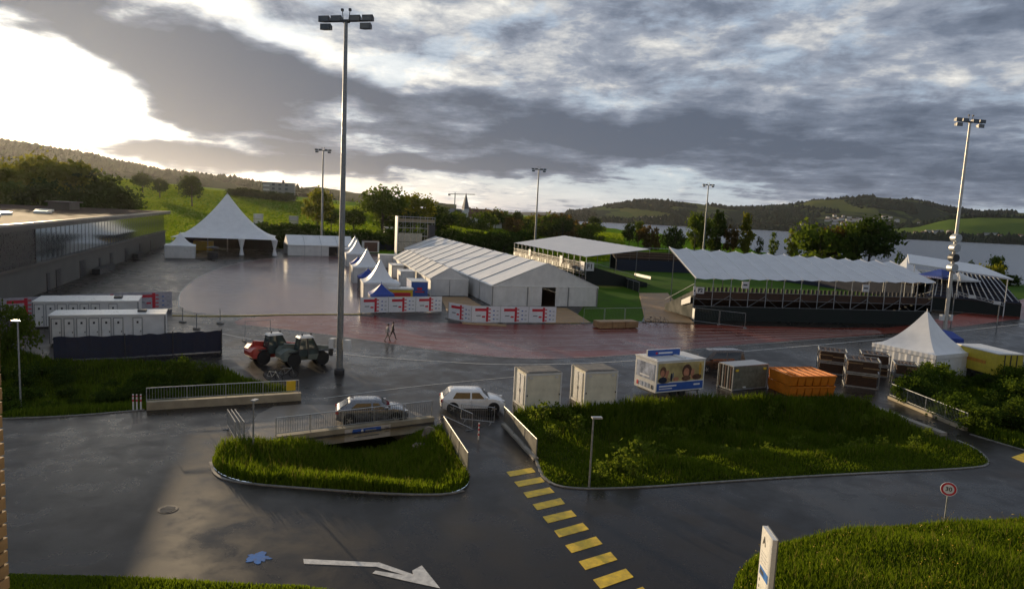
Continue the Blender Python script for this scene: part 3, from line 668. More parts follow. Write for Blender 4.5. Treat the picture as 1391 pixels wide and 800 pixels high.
for a, r in HM: a.materials.append(PLAST)
HM[0][1].materials.append(ROOFR); HM[1][1].materials.append(ROOFG); HM[2][1].materials.append(ROOFR)
V = np.array(ridge_far).reshape(-1, nfar, 3); VL = np.array(low_r).reshape(-1, nlow, 3)
def near_row(Vv, px, t, rows, n):
    a = D(px, 300, 1000).x/1000; k = t*rows; k0 = int(k); f = k-k0; row = Vv[k0]*(1-f)+Vv[min(k0+1, rows)]*f
    i = int(np.argmin(np.abs(row[:, 0]/row[:, 1]-a))); return row[i]
def house(p, k, rz, label, group):
    o = thing('house', label, 'house', (float(p[0]), float(p[1]), float(p[2])), rz, group); s = random.uniform(0.8, 1.2); o.scale = (s, s, s)
    link('wall', HM[k][0], None, o); link('roof', HM[k][1], None, o); return o
for i in range(64):
    px = random.gauss(1165, 42); px = max(1060, min(1260, px)); t = 0.10+0.17*random.random()**1.1
    house(near_row(V, px, t, rfar, nfar)+np.array([random.uniform(-25, 25), random.uniform(-40, 40), 2.0]), random.choice((0, 0, 1, 2)), random.uniform(-.6, .6), 'small pale house in the village on the big hill across the lake', 'village houses across the lake')
for i in range(22):
    px = random.choice((1250, 1270, 1300, 1325, 1340, 1360, 1380))+random.uniform(-8, 8); t = 0.16+0.10*random.random()
    house(near_row(VL, px, t, rlow, nlow)+np.array([0, random.uniform(-30, 30), 1.5]), random.choice((0, 0, 1)), random.uniform(-.6, .6), 'small pale house strung along the low green slope across the lake', 'slope houses across the lake')
for i, px in enumerate((872, 884, 896, 938)):
    house(near_row(V, px, 0.12+0.03*(i % 2), rfar, nfar)+np.array([0, 0, 2.0]), 2, 0.1*i, 'lone pale house at the wooded foot of the big hill across the lake', 'foot of hill houses')
def apartment(px, dep, w, h, floors, label, lm=PLAST):
    p = D(px, 280, dep); zz = terr(p.x/p.y, dep); o = thing('apartment_house', label, 'building', (p.x, dep, zz), R_(12))
    put(MB().box(-w/2, w/2, 0, 12, -3, h), 'wall', lm, o)
    put(MB().box(-w/2-.4, w/2+.4, -.4, 12.4, h+.003, h+.5), 'roof', ROOFG, o); put(MB().box(w*.1, w*.1+1.6, 4, 5.6, h+.5, h+2.6), 'chimney', ROOFG, o)
    for f in range(floors):
        z0 = h/floors*f+0.8
        put(MB().box(-w/2+.3, -w/2+5, -1.6, -.003, z0-.5, z0+.6), 'balcony', WHITEPL, o)
        for k in range(3):
            x = -w/2+7+k*(w-9)/3.0; put(MB().box(x, x+2.2, -.06, -.004, z0+.3, z0+2.0), 'window', GLASS, o)
    return o
apartment(378, 560, 24, 13, 4, 'pale four storey apartment block on the meadow rise', mat('grey_plaster', (0.30, 0.29, 0.27), 0.8))
o = apartment(600, 640, 20, 8, 2, 'low long grey building among the trees left of the church', mat('grey_plaster2', (0.22, 0.21, 0.2), 0.8))
# church
p = D(650, 290, 520); o = thing('church', 'small church with white walls, brown roof and a slim dark spire', 'church', (p.x, 520, terr(p.x/520, 520)), R_(30))
put(MB().box(-9, 9, -4, 4, -1, 6), 'nave_wall', WHITEPL, o); put(MB().add([(-9.5, -4.6, 6), (9.5, -4.6, 6), (9.5, 4.6, 6), (-9.5, 4.6, 6), (-9.5, 0, 12.5), (9.5, 0, 12.5)], [(0, 1, 5, 4), (2, 3, 4, 5), (0, 4, 3), (1, 2, 5)]), 'roof', ROOFR, o)
put(MB().box(-13, -9.01, -2, 2, -1, 12), 'tower', WHITEPL, o); put(MB().add([(-13.2, -2.2, 12), (-8.9, -2.2, 12), (-8.9, 2.2, 12), (-13.2, 2.2, 12), (-11, 0, 24)], [(0, 1, 4), (1, 2, 4), (2, 3, 4), (3, 0, 4)]), 'spire', ROOFG, o)
for k in range(4): put(MB().box(-6+k*3.6, -4.8+k*3.6, -4.08, -4.004, 1.5, 4.5), 'window', GLASS, o)
house((*D(668, 290, 500)[:2], terr(D(668, 290, 500).x/500, 500)), 0, 0.3, 'white house with brown roof right beside the church', 'houses by the church')
house((*D(612, 290, 520)[:2], terr(D(612, 290, 520).x/520, 520)), 1, -0.3, 'pale house with grey roof left of the church', 'houses by the church')
# tower crane on the skyline
p = D(618, 270, 900); o = thing('tower_crane', 'thin pale tower crane far off beside the church spire', 'crane', (p.x, 900, 0)); top = D(618, 262, 900).z
put(MB().tube((0, 0, 0), (0, 0, top), 0.6, 4), 'mast', GALVD, o); put(MB().tube((-9, 0, top-2), (26, 0, top-1), 0.5, 4), 'jib', GALVD, o); put(MB().box(-9, -6, -.6, .6, top-4, top-2), 'counterweight', GALVD, o)
# ------------------------------------------------------------------ sports hall on the left
AR = R_(17.5)
def fr(o, ang, x, y):
    c, s = math.cos(ang), math.sin(ang); return (o[0]+c*x-s*y, o[1]+s*x+c*y)
HROOF = mat('gravel_roof', (0.060, 0.042, 0.030), 0.95, spec=0.05, var=0.2, scale=0.6); FASC = mat('bronze_fascia', (0.10, 0.085, 0.068), 0.5, var=0.1, scale=0.4)
HWALL = mat('grey_render_wall', (0.13, 0.125, 0.11), 0.8, var=0.12, scale=0.4); MULL = mat('dark_mullion', (0.045, 0.045, 0.045), 0.5, 0.3)
HGLASS = mat('curtain_glass', (0.42, 0.47, 0.48), 0.14, 0.85, var=0.08, scale=.3)
h0 = Vector(G(43, 403)); h1 = Vector(G(178, 351)); hd = (h1-h0).normalized(); HA = math.atan2(hd.y, hd.x)   # facade runs along local +x
o = thing('sports_hall', 'long low sports hall with glazed upper storey and flat gravel roof', 'building', (h0.x, h0.y, 0), HA)
HL = (Vector(G(225, 333))-h0).length; X0 = -40.0; gx0 = 3.0
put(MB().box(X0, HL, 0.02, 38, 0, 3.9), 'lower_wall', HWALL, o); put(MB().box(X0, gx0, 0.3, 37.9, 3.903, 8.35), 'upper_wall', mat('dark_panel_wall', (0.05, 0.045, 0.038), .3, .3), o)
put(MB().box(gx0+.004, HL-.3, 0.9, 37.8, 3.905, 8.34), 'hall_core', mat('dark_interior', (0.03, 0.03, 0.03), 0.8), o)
rf = put(MB().box(X0, HL+1.2, -0.9, 39, 8.92, 9.1), 'roof', HROOF, o)
put(MB().box(X0-.2, HL+1.4, -1.1, 39.2, 8.36, 8.917), 'fascia', FASC, o); put(MB().box(X0-.2, HL+1.4, -1.1, -0.905, 8.92, 9.2), 'parapet', mat('pale_roof_edge', (0.45, 0.40, 0.33), 0.5), o)
np_ = 48; pw = (HL-gx0)/np_; gm = MB().box(0.05, pw-.05, 0.26, 0.30, 3.98, 8.33).mesh('pane'); gm.materials.append(HGLASS); mm = MB().box(-.045, .045, 0.235, 0.42, 3.91, 8.35).mesh('mullion'); mm.materials.append(MULL)
for k in range(np_): link('pane', gm, None, o, loc=(gx0+k*pw, 0, 0)); link('mullion', mm, None, o, loc=(gx0+k*pw, 0, 0))
put(MB().box(X0, HL, -0.25, 0.5, 3.65, 3.899), 'sill_band', FASC, o)
for k, (x, w, hh) in enumerate([(6, 1.2, 2.3), (10, 2.2, 2.4), (22, 3.4, 2.6), (34, 1.2, 2.2), (42, 2.4, 2.4), (55, 3.0, 2.5), (70, 3.0, 2.5), (84, 3.0, 2.5)]): put(MB().box(x, x+w, -.06, .018, 0.05, hh), 'door', MULL, o)
for x, y, w, l in [(14, 8, 2.2, 2.2), (24, 10, 3, 2), (20, 20, 4, 3), (40, 9, 3, 2), (52, 12, 3.5, 2.2), (36, 22, 3, 3), (8, 18, 3, 2)]:
    put(MB().box(x, x+w, y, y+l, 9.103, 9.5), 'skylight', WHITEPL, rf)
put(MB().box(74, 82, 14, 18, 9.103, 10.6).box(73.5, 83, 13.5, 18.5, 10.603, 10.8), 'roof_plant', FASC, rf)
put(MB().box(27, 38, -1.6, -.5, 0, 0.9), 'planter', DARKST, o); put(MB().box(60, 66, -1.4, -.4, 0, 1.0), 'planter', DARKST, o)

# ------------------------------------------------------------------ tents
def square_roof(s, ze, za, n=10, power=2.1, tip=0.10, lobes=0.0, sub=6):
    """concave peaked fabric roof over a square of half size s"""
    mb = MB(); rings = []
    for k in range(n+1):
        t = k/n; r = tip+(s-tip)*(1-t); z = ze+(za-ze)*(t**power); ring = []
        for c in range(4):
            a = math.pi/4+c*math.pi/2; b = a+math.pi/2; R = r*math.sqrt(2)
            p, q = Vector((R*math.cos(a), R*math.sin(a))), Vector((R*math.cos(b), R*math.sin(b)))
            for j in range(sub):
                f = j/sub; pt = p.lerp(q, f); sag = 1-lobes*math.sin(math.pi*f)*(1-t); dz = -0.04*s*math.sin(math.pi*f)*math.sin(math.pi*min(1, t*1.4))
                ring.append((pt.x*sag, pt.y*sag, z+dz))
        rings.append(ring)
    mb.loft(rings, cap=True); return mb
def pagoda(name, label, c, half, ze, za, rz, m=WHITEC, walls=(1, 1, 1, 1), group=None, wm=None, power=2.0, valance=0.28):
    o = thing(name, label, 'tent', (*c, 0), rz, group); wm = wm or m; s = half
    put(square_roof(s, ze, za, power=power), 'roof', m, o, smooth=True)
    mb = MB()
    for c4 in range(4):
        a = c4*math.pi/2; ca, sa = math.cos(a), math.sin(a); n = 24; L = []
        for i in range(n+1):
            x = -s+2*s*i/n; y = -s-.02-.012*(i % 2); L.append((ca*x-sa*y, sa*x+ca*y))
        for i in range(n): mb.add([(*L[i], ze-valance), (*L[i+1], ze-valance), (*L[i+1], ze+.02), (*L[i], ze+.02)], [(0, 1, 2, 3)])
    put(mb, 'valance', m, o)
    for c4 in range(4):
        a = math.pi/4+c4*math.pi/2; r = (s-.06)*math.sqrt(2); put(MB().ob((r*math.cos(a), r*math.sin(a), ze/2), (.09, .09, ze)), 'post', GALV, o)
        if walls[c4]:
            b = c4*math.pi/2; ca, sa = math.cos(b), math.sin(b); n = 30; mb = MB(); L = []
            for i in range(n+1):
                x = -s+.1+(2*s-.2)*i/n; y = -s+.05+.012*math.sin(i*2.1)+.008*math.sin(i*5.3+c4); L.append((ca*x-sa*y, sa*x+ca*y))
            for i in range(n): mb.add([(*L[i], .03), (*L[i+1], .03), (*L[i+1], ze-.05), (*L[i], ze-.05)], [(0, 1, 2, 3)])
            put(mb, 'side_wall', wm, o, smooth=True)
    put(MB().tube((0, 0, za-.1), (0, 0, za+.35), .05, 6, .02), 'finial', m, o); return o
def at_h(px, py, z): return G(px, py, z)
P1 = D(517, 354, 95); P2 = D(498.6, 338.5, 118); P3 = D(485.5, 326, 149); P4 = D(482, 325.5, 164)
pagoda('pagoda_tent', 'white pagoda tent standing behind the blue folding tent and yellow stall', (P1.x, P1.y), 2.5, 2.75, 5.7, AR, group='white pagoda tents in the stall row', wm=WHITED)
pagoda('pagoda_tent', 'white pagoda tent between two blue folding tents in the stall row', (P2.x, P2.y), 2.5, 2.75, 5.7, AR, group='white pagoda tents in the stall row', wm=WHITED)
pagoda('pagoda_tent', 'white pagoda tent behind the last blue folding tent of the stall row', (P3.x, P3.y), 2.5, 2.75, 5.7, AR, group='white pagoda tents in the stall row', wm=WHITED)
pagoda('pagoda_tent', 'white pagoda tent at the meadow end of the stall row', (P4.x, P4.y), 2.5, 2.75, 5.7, AR, group='white pagoda tents in the stall row', wm=WHITED)
for px, py, dep, lab in ((518, 387.5, 86.5, 'blue folding tent right behind the printed banner fence'), (500, 365, 107, 'blue folding tent between the first and second white pagoda'), (486.5, 349, 131, 'blue folding tent between the second and third white pagoda')):
    p = D(px, py, dep); pagoda('folding_tent', lab, (p.x, p.y), 1.5, 2.1, 3.25, AR, BLUEF, (0, 1, 1, 1), 'blue folding tents in the stall row', NAVY, 1.35)
p = G(543, 412); o = thing('stall_trailer', 'yellow sales stall with white roof next to the blue folding tent', 'stall', (*p, 0), AR)
put(MB().box(-1.6, 1.6, -1.0, 1.0, .3, 2.0), 'body', YELLOW, o); put(MB().box(-1.7, 1.7, -1.1, 1.1, 2.003, 2.2), 'roof', WHITEPL, o); put(MB().box(-1.3, 1.3, -1.02, -1.002, 1.1, 1.6), 'lettering_strip', REDP, o)
for x in (-1, 1): put(MB().lathe([(.3, -.1), (.3, .1)], 12, (x, -.9, .3), 'Y'), 'wheel', TIRE, o)
# round tops: boxes between the stall row and the small tent
def crate(name, label, c, rz, sx, sy, h, m, top, group=None, logo=None):
    o = thing(name, label, 'container', (*c, 0), rz, group); put(MB().box(-sx/2, sx/2, -sy/2, sy/2, .12, h), 'body', m, o); put(MB().box(-sx/2-.04, sx/2+.04, -sy/2-.04, sy/2+.04, h+.002, h+.12), 'roof', top, o)
    put(MB().box(-sx/2+.1, sx/2-.1, -sy/2+.1, sy/2-.1, 0, .118), 'skid', DARKST, o)
    put(MB().box(-sx*.4, sx*.4, -sy/2-.03, -sy/2-.003, .3, h-.25), 'door', logo or top, o); put(MB().box(sx*.25, sx*.30, -sy/2-.06, -sy/2-.031, .9, 1.3), 'handle', DARKST, o); return o
crate('refrigerated_container', 'blue refrigerated container with white roof beside the small white tent', G(566, 404), AR, 2.4, 4.5, 2.5, BLUEPR, WHITEPL, None, BLUEPR)
o = thing('x', 'x', 'x', (0, 0, 0)); bpy.data.objects.remove(o)
p = G(566, 404); lo = tag(put(MB().ob((0, -2.33, 1.55), (.7, .02, .35)).ob((0, -2.33, 1.1), (1.3, .02, .16)), 'container_sign', REDP, loc=(*p, 0), rz=AR), 'red logo panel on the front of the blue refrigerated container', 'sign')
crate('refrigerated_container', 'grey white cool box container standing directly behind the blue container', G(551, 388), AR, 2.4, 4.0, 2.5, WHITED, WHITEPL, 'cool boxes behind the stalls')
crate('refrigerated_container', 'pale cool box container second behind the blue container', G(538, 377), AR, 2.3, 4.5, 2.4, GALV, WHITEPL, 'cool boxes behind the stalls')
crate('site_container', 'beige site container at the meadow end of the small tent', G(527, 364), AR, 4.0, 3.0, 2.8, WHITED, WHITED)
crate('site_container', 'white and red container before the hedge behind the stall row', G(503, 343), AR, 4.6, 2.5, 3.2, WHITEPL, ROOFR)
for px, py, sx, h, m, lab in ((530, 340, 9, 2.6, NAVY, 'navy tarpaulin covered stack beside the scaffold tower'), (604, 336, 6, 2.0, NAVY, 'navy tarpaulin covered stack right of the scaffold tower')):
    o = tag(put(MB().loft([[(-sx/2, -1.5, 0), (sx/2, -1.5, 0), (sx/2, 1.5, 0), (-sx/2, 1.5, 0)], [(-sx/2, -1.4, h*.8), (sx/2, -1.4, h*.75), (sx/2, 1.4, h*.75), (-sx/2, 1.4, h*.8)], [(-sx/2+.5, -.6, h), (sx/2-.6, -.5, h*.95), (sx/2-.6, .5, h*.95), (-sx/2+.5, .6, h)]]), 'covered_stack', m, loc=(*G(px, py), 0), rz=AR), lab, 'stack')
# printed fence banners behind the stalls
def clearspan(name, label, c, rz, w, l, ze, zr, bays, m=WHITEC, wm=WHITED, opening=None):
    """gabled marquee; local x across, y along, front gable at y = 0"""
    o = thing(name, label, 'tent', (*c, 0), rz); bl = l/bays
    for k in range(bays):
        for s in (-1, 1):
            y0, y1 = k*bl+.03, (k+1)*bl-.03; n = 5; mb = MB(); rows = []
            for yy in (y0, (y0+y1)/2, y1):
                sag = -.09 if yy not in (y0, y1) else 0; rows.append([(s*(w/2+.12)*(1-f), yy, ze+(zr-ze)*f+sag*math.sin(math.pi*min(1, .15+f))) for f in (0, .33, .66, 1)])
            mb.v = [p for r in rows for p in r]; mb.f = [(r*4+i, r*4+i+1, (r+1)*4+i+1, (r+1)*4+i) for r in range(2) for i in range(3)]
            put(mb, 'roof_panel', m, o, smooth=True)
            put(MB().box(s*w/2-.01, s*w/2+.01, y0, y1, .05, ze-.05), 'side_wall', wm, o)
    for k in range(bays+1):
        mb = MB(); y = k*bl
        for s in (-1, 1): mb.ob((s*(w/2+.0), y, ze/2), (.14, .12, ze)); mb.tube((s*(w/2+.15), y, ze+.05), (0, y, zr+.06), .05, 4)
        put(mb, 'frame', GALV if k else WHITEPL, o)
    put(MB().box(-w/2-.2, -w/2+.02, 0, l, ze-.16, ze+.02), 'gutter', WHITEPL, o); put(MB().box(w/2-.02, w/2+.2, 0, l, ze-.16, ze+.02), 'gutter', WHITEPL, o)
    put(MB().add([(-w/2, -.02, ze), (w/2, -.02, ze), (0, -.02, zr)], [(0, 1, 2)]), 'gable', wm, o); put(MB().add([(-w/2, l+.02, ze), (w/2, l+.02, ze), (0, l+.02, zr)], [(0, 1, 2)]), 'gable', wm, o)
    put(MB().ob((0, -.04, ze), (w, .12, .14)), 'cross_beam', WHITEPL, o)
    return o
BW = 15.9; bt0 = Vector(G(668, 416)); btc = fr(bt0, AR, BW/2, 0)
o = clearspan('marquee', 'huge white gabled marquee with a dark doorway in its front wall', btc, AR, BW, 84, 2.85, 6.15, 12)
def curtain(o, x0, x1, y, z0, z1, nm='front_wall', m=WHITED, amp=.05, pinch=0.0):
    n = max(6, int((x1-x0)/.22)); mb = MB(); rows = 5
    for r in range(rows+1):
        f = r/rows
        for i in range(n+1):
            u = i/n; x = x0+(x1-x0)*u; x += pinch*(1-f)*(u if pinch > 0 else (1-u))*-1
            mb.v.append((x, y+amp*math.sin(i*1.9+r*.4)*(.5+.5*math.sin(i*.7)), z0+(z1-z0)*f))
    mb.f = [(r*(n+1)+i, r*(n+1)+i+1, (r+1)*(n+1)+i+1, (r+1)*(n+1)+i) for r in range(rows) for i in range(n)]
    return put(mb, nm, m, o, smooth=True)
curtain(o, -BW/2+.1, -BW/2+5.1, -.05, .05, 2.8); curtain(o, -BW/2+5.2, -BW/2+7.3, -.05, .05, 2.8, amp=.09); curtain(o, -BW/2+9.4, -BW/2+11.3, -.05, .05, 2.8, amp=.09, pinch=-.0); curtain(o, -BW/2+11.4, BW/2-.1, -.05, .05, 2.8)
for x in (-BW/2, -BW/2+5.15, -BW/2+11.35, BW/2): put(MB().ob((x, -.12, 1.4), (.12, .1, 2.8)), 'gable_post', GALVD, o)
put(MB().box(-BW/2+.3, BW/2-.3, 0.4, 83, .01, .05), 'floor', BROWNW, o)
st0 = Vector(G(585, 402)); SW = 5.7; stc = fr(st0, AR, SW/2, 0)
o = clearspan('marquee', 'narrow cream gabled tent running alongside the huge marquee', stc, AR, SW, 44, 2.6, 4.3, 9, m=WHITED)
curtain(o, -SW/2+.1, -.03, -.05, .05, 2.55, amp=.04); curtain(o, .03, SW/2-.1, -.05, .05, 2.55, amp=.04); put(MB().ob((0, -.03, .5), (.08, .05, 1.0)), 'door_slit', DARKST, o)
# low white tent at the back of the plaza
lt0 = Vector(G(391, 347.5)); lt1 = Vector(G(480, 349)); la = math.atan2((lt1-lt0).y, (lt1-lt0).x); ll = (lt1-lt0).length
o = clearspan('marquee', 'long low white tent at the back of the wet plaza', fr(lt0, la, 0, 4), la-math.pi/2, 8.0, ll, 2.7, 5.0, 4)
put(MB().box(-4.1, -4.02, 0, 0, 0, 0) if False else MB().ob((4.03, ll*.69, 1.25), (.05, 2.4, 2.3)), 'doorway', mat('opening_shade', (0.02, 0.015, 0.012), 0.9), o)  # dark panel paints the shade inside an open doorway
o.rotation_euler[2] = la-math.pi/2; o.location = (*fr(lt0, la, 0, 4), 0)
# the big peaked tent
bc = D(309, 300, 171); bz = R_(20)
o = thing('peaked_tent', 'big white single peaked circus style tent on the plaza edge', 'tent', (bc.x, 171, 0), bz)
put(square_roof(11.6, 3.9, 14.2, 18, 1.65, .25, 0.03, 10), 'roof', WHITEC, o, smooth=True); put(MB().tube((0, 0, 0), (0, 0, 14.6), .14, 8), 'king_pole', GALV, o)
for sx in (-1, -.33, .33, 1):
    for sy in (-1, -.33, .33, 1):
        if max(abs(sx), abs(sy)) == 1: put(MB().tube((sx*11.2, sy*11.2, 0), (sx*11.2, sy*11.2, 3.95), .07, 6), 'side_pole', GALV, o)
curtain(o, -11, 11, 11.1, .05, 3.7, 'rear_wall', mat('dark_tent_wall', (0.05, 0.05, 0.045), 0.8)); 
for x in (3.6, 11.0): 
    put(MB().lathe([(.55, .1), (.35, 1.2), (.28, 1.7), (.5, 2.6), (.75, 3.85)], 10, (x, -11.0, 0)), 'tied_curtain', WHITEC, o, smooth=True)
put(MB().box(-8, -3.5, 2, 6, .05, 2.3), 'stage', YELLOW, o)
p = G(289, 350); o = thing('bar_counter', 'dark round bar stand in front of the peaked tent', 'stand', (*p, 0)); put(MB().lathe([(1.1, 0), (1.1, 1.1), (1.25, 1.15), (1.25, 1.25)], 12), 'counter', DARKST, o, smooth=True); put(MB().lathe([(1.3, 2.1), (1.35, 2.3), (.2, 2.6)], 12), 'canopy', DARKST, o); put(MB().tube((0, 0, 0), (0, 0, 2.3), .06), 'pole', GALVD, o)
p = D(245, 316, 149); pagoda('pagoda_tent', 'small white pagoda with closed walls beside the big peaked tent', (p.x, 149), 3.0, 2.7, 5.3, R_(24), wm=WHITED)
# far pagoda by the right hand seating and blue pavilion
p = D(1232, 355, 135); pagoda('pagoda_tent', 'small white pagoda peeking out behind the corrugated stand roof', (p.x, 135), 2.6, 5.0, 8.2, AR, walls=(0, 0, 0, 0))
p = D(1279, 362, 128); pagoda('folding_tent', 'blue pavilion roof between the seating stands', (p.x, 128), 3.0, 5.2, 6.6, AR, BLUEF, (0, 0, 0, 0), None, NAVY, 1.3)
p = D(1304, 366, 125); pagoda('folding_tent', 'pale canopy roof beside the blue pavilion between the stands', (p.x, 125), 2.4, 5.0, 6.2, AR, WHITEC, (0, 0, 0, 0), None, NAVY, 1.3)
# white pagoda near right
cl = Vector(G(1198, 463, 2.35)); cr_ = Vector(G(1314, 481, 2.35)); cf = Vector(G(1272, 485, 2.35)); cc = (cl+cr_)/2; ang = math.atan2((cr_-cf).y, (cr_-cf).x)
half = ((cf-cl).length+(cr_-cf).length)/4
o = pagoda('pagoda_tent', 'white pagoda tent with cream side walls beside the yellow trailer', (cc.x, cc.y), half, 2.35, 5.7, ang, walls=(1, 1, 1, 1), wm=WHITEC, power=1.75, valance=.35)
# ------------------------------------------------------------------ floodlight masts
def floodlight(o, x, z, tilt, up):
    f = put(MB().loft([[(x-.42, -.15, z-.22), (x+.42, -.15, z-.22), (x+.42, -.15, z+.22), (x-.42, -.15, z+.22)], [(x-.30, .38, z-.14), (x+.30, .38, z-.14), (x+.30, .38, z+.14), (x-.30, .38, z+.14)]]), 'floodlight', DARKST, o)
    put(MB().box(x-.38, x+.38, -.17, -.152, z-.18, z+.18), 'lens', GLASS, f); return f
def mast(label, c, h, rz, speakers=False, boxes=True, r=.26, lean=0):
    o = thing('floodlight_mast', label, 'mast', (*c, 0), rz, 'floodlight masts'); put(MB().tube((0, 0, 0), (0, 0, h), r, 12, r*.52), 'pole', GALVD, o, smooth=True)
    put(MB().lathe([(r*1.5, 0), (r*1.5, .35), (r*1.1, .5)], 12), 'base_sleeve', DARKST, o)
    put(MB().tube((-1.75, 0, h+.0), (1.75, 0, h-.0), .07, 6).ob((0, 0, h), (.5, .3, .2)), 'crossarm', DARKST, o)
    for x, dz in ((-1.75, .18), (-.75, .18), (.75, .18), (1.75, .18), (-1.6, -.38), (1.6, -.38)): floodlight(o, x, h+dz, 0, 0)
    mb = MB()
    for x in (-.22, .22): mb.tube((x, 0, h+.1), (x*1.4, 0, h+.75), .03, 5); mb.ob((x*1.4, 0, h+.8), (.16, .16, .18))
    put(mb, 'antenna', DARKST, o)
    if boxes:
        for x in (-.62, .62): put(MB().box(x-.2, x+.2, -.25, .25, 2.0, 2.75).box(min(x, 0), max(x, 0), -.05, .05, 2.2, 2.3), 'cabinet', WHITED, o)
    if speakers:
        for k in range(4):
            z = 12.6-k*1.25; put(MB().lathe([(.52, -.9), (.52, -.1), (.3, .2)], 12, (-.75, -.3, z), 'Y').box(-.7, 0, -.05, .05, z-.06, z+.06), 'loudspeaker', GALV if k != 2 else DARKST, o, smooth=True)
    return o
mast('tall grey floodlight mast beside the parked telehandlers', G(461, 508), 26.3, R_(-14))
m2 = mast('tall pale floodlight mast with loudspeakers near the yellow trailer', G(1282, 456), 27.0, R_(12), speakers=True)
for c in m2.children:
    if c.name.startswith('pole'): c.data.materials[0] = mat('pale_galvanised_steel', (0.55, 0.52, 0.46), 0.45, 0.4)
def far_mast(px, py, dep, label): p = D(px, py, dep); return mast(label, (p.x, dep), p.z, R_(10), boxes=False, r=.32)
far_mast(439, 205, 186, 'slim floodlight mast standing between the low white tent and the meadow'); far_mast(732, 231, 200, 'slim floodlight mast behind the grey roofed back stand'); far_mast(962.5, 252, 237, 'slim floodlight mast left of the lakeside poplars')
# ------------------------------------------------------------------ scaffold tower with screen
s0 = Vector(G(539, 352)); s1 = Vector(G(589, 353)); sa = math.atan2((s1-s0).y, (s1-s0).x); sw = (s1-s0).length
o = thing('scaffold_tower', 'scaffold tower carrying a pale video screen before the meadow', 'scaffold', (*s0, 0), sa)
for i in range(6):
    for y in (0, 2.4): put(MB().tube((sw*i/5, y, 0), (sw*i/5, y, 11), .05, 5), 'standard', GALV, o)
for z in (2, 4, 6, 8, 9.5, 10.8):
    for y in (0, 2.4): put(MB().tube((0, y, z), (sw, y, z), .045, 5), 'ledger', GALV, o)
    put(MB().box(0, sw, .4, 2.0, z-.12, z-.05), 'deck', BROWNW if z > 7 else GALVD, o)
for k in range(5):
    for z in (6.0, 8.0): put(MB().tube((sw*k/5, 0, z), (sw*(k+1)/5, 0, z+2), .035, 4), 'brace', GALVD, o)
    for y in (0, 2.4): put(MB().box(sw*k/5+.1, sw*(k+1)/5-.1, y-.03, y+.03, 9.55, 10.3), 'guard_panel', mat('tan_panel', (0.30, 0.24, 0.15), .7), o)
for k in range(4):
    for z in (1.0, 3.3):
        put(MB().box(.25+k*1.55, 1.7+k*1.55, -.12, -.055, z+1.2, z+3.4), 'screen_panel', mat('beige_screen', (0.40, 0.36, 0.27), .6), o)
put(MB().box(-.12, .12, -.1, 2.5, 0, 10.9), 'side_sheet', WHITED, o); put(MB().box(sw-1.8, sw+.1, -.14, -.058, 1.0, 9.0), 'dark_sheet', DARKST, o)  # dark sheet over the right end of the front
# small frames on the meadow edge
for px, py, lab in ((351, 290, 'white slatted stack at the meadow edge left of the slim mast'), (399, 293, 'grey slatted stack at the meadow edge beside the slim mast'), (528, 308, 'pale box standing before the hedge left of the scaffold tower')):
    p = D(px, py, 216); o = thing('slatted_stack', lab, 'stack', (p.x, 216, terr(p.x/216, 216)), AR); zt = D(px, py, 216).z-terr(p.x/216, 216)
    for k in range(5): put(MB().box(-1.4, 1.4, -.8, .8, k*zt/5+.1, (k+1)*zt/5-.12), 'slat', WHITED if 'white' in lab or 'pale' in lab else GALV, o)
    for x in (-1.2, 1.2): put(MB().tube((x, -.9, 0), (x, -.9, zt), .06), 'post', GALVD, o)
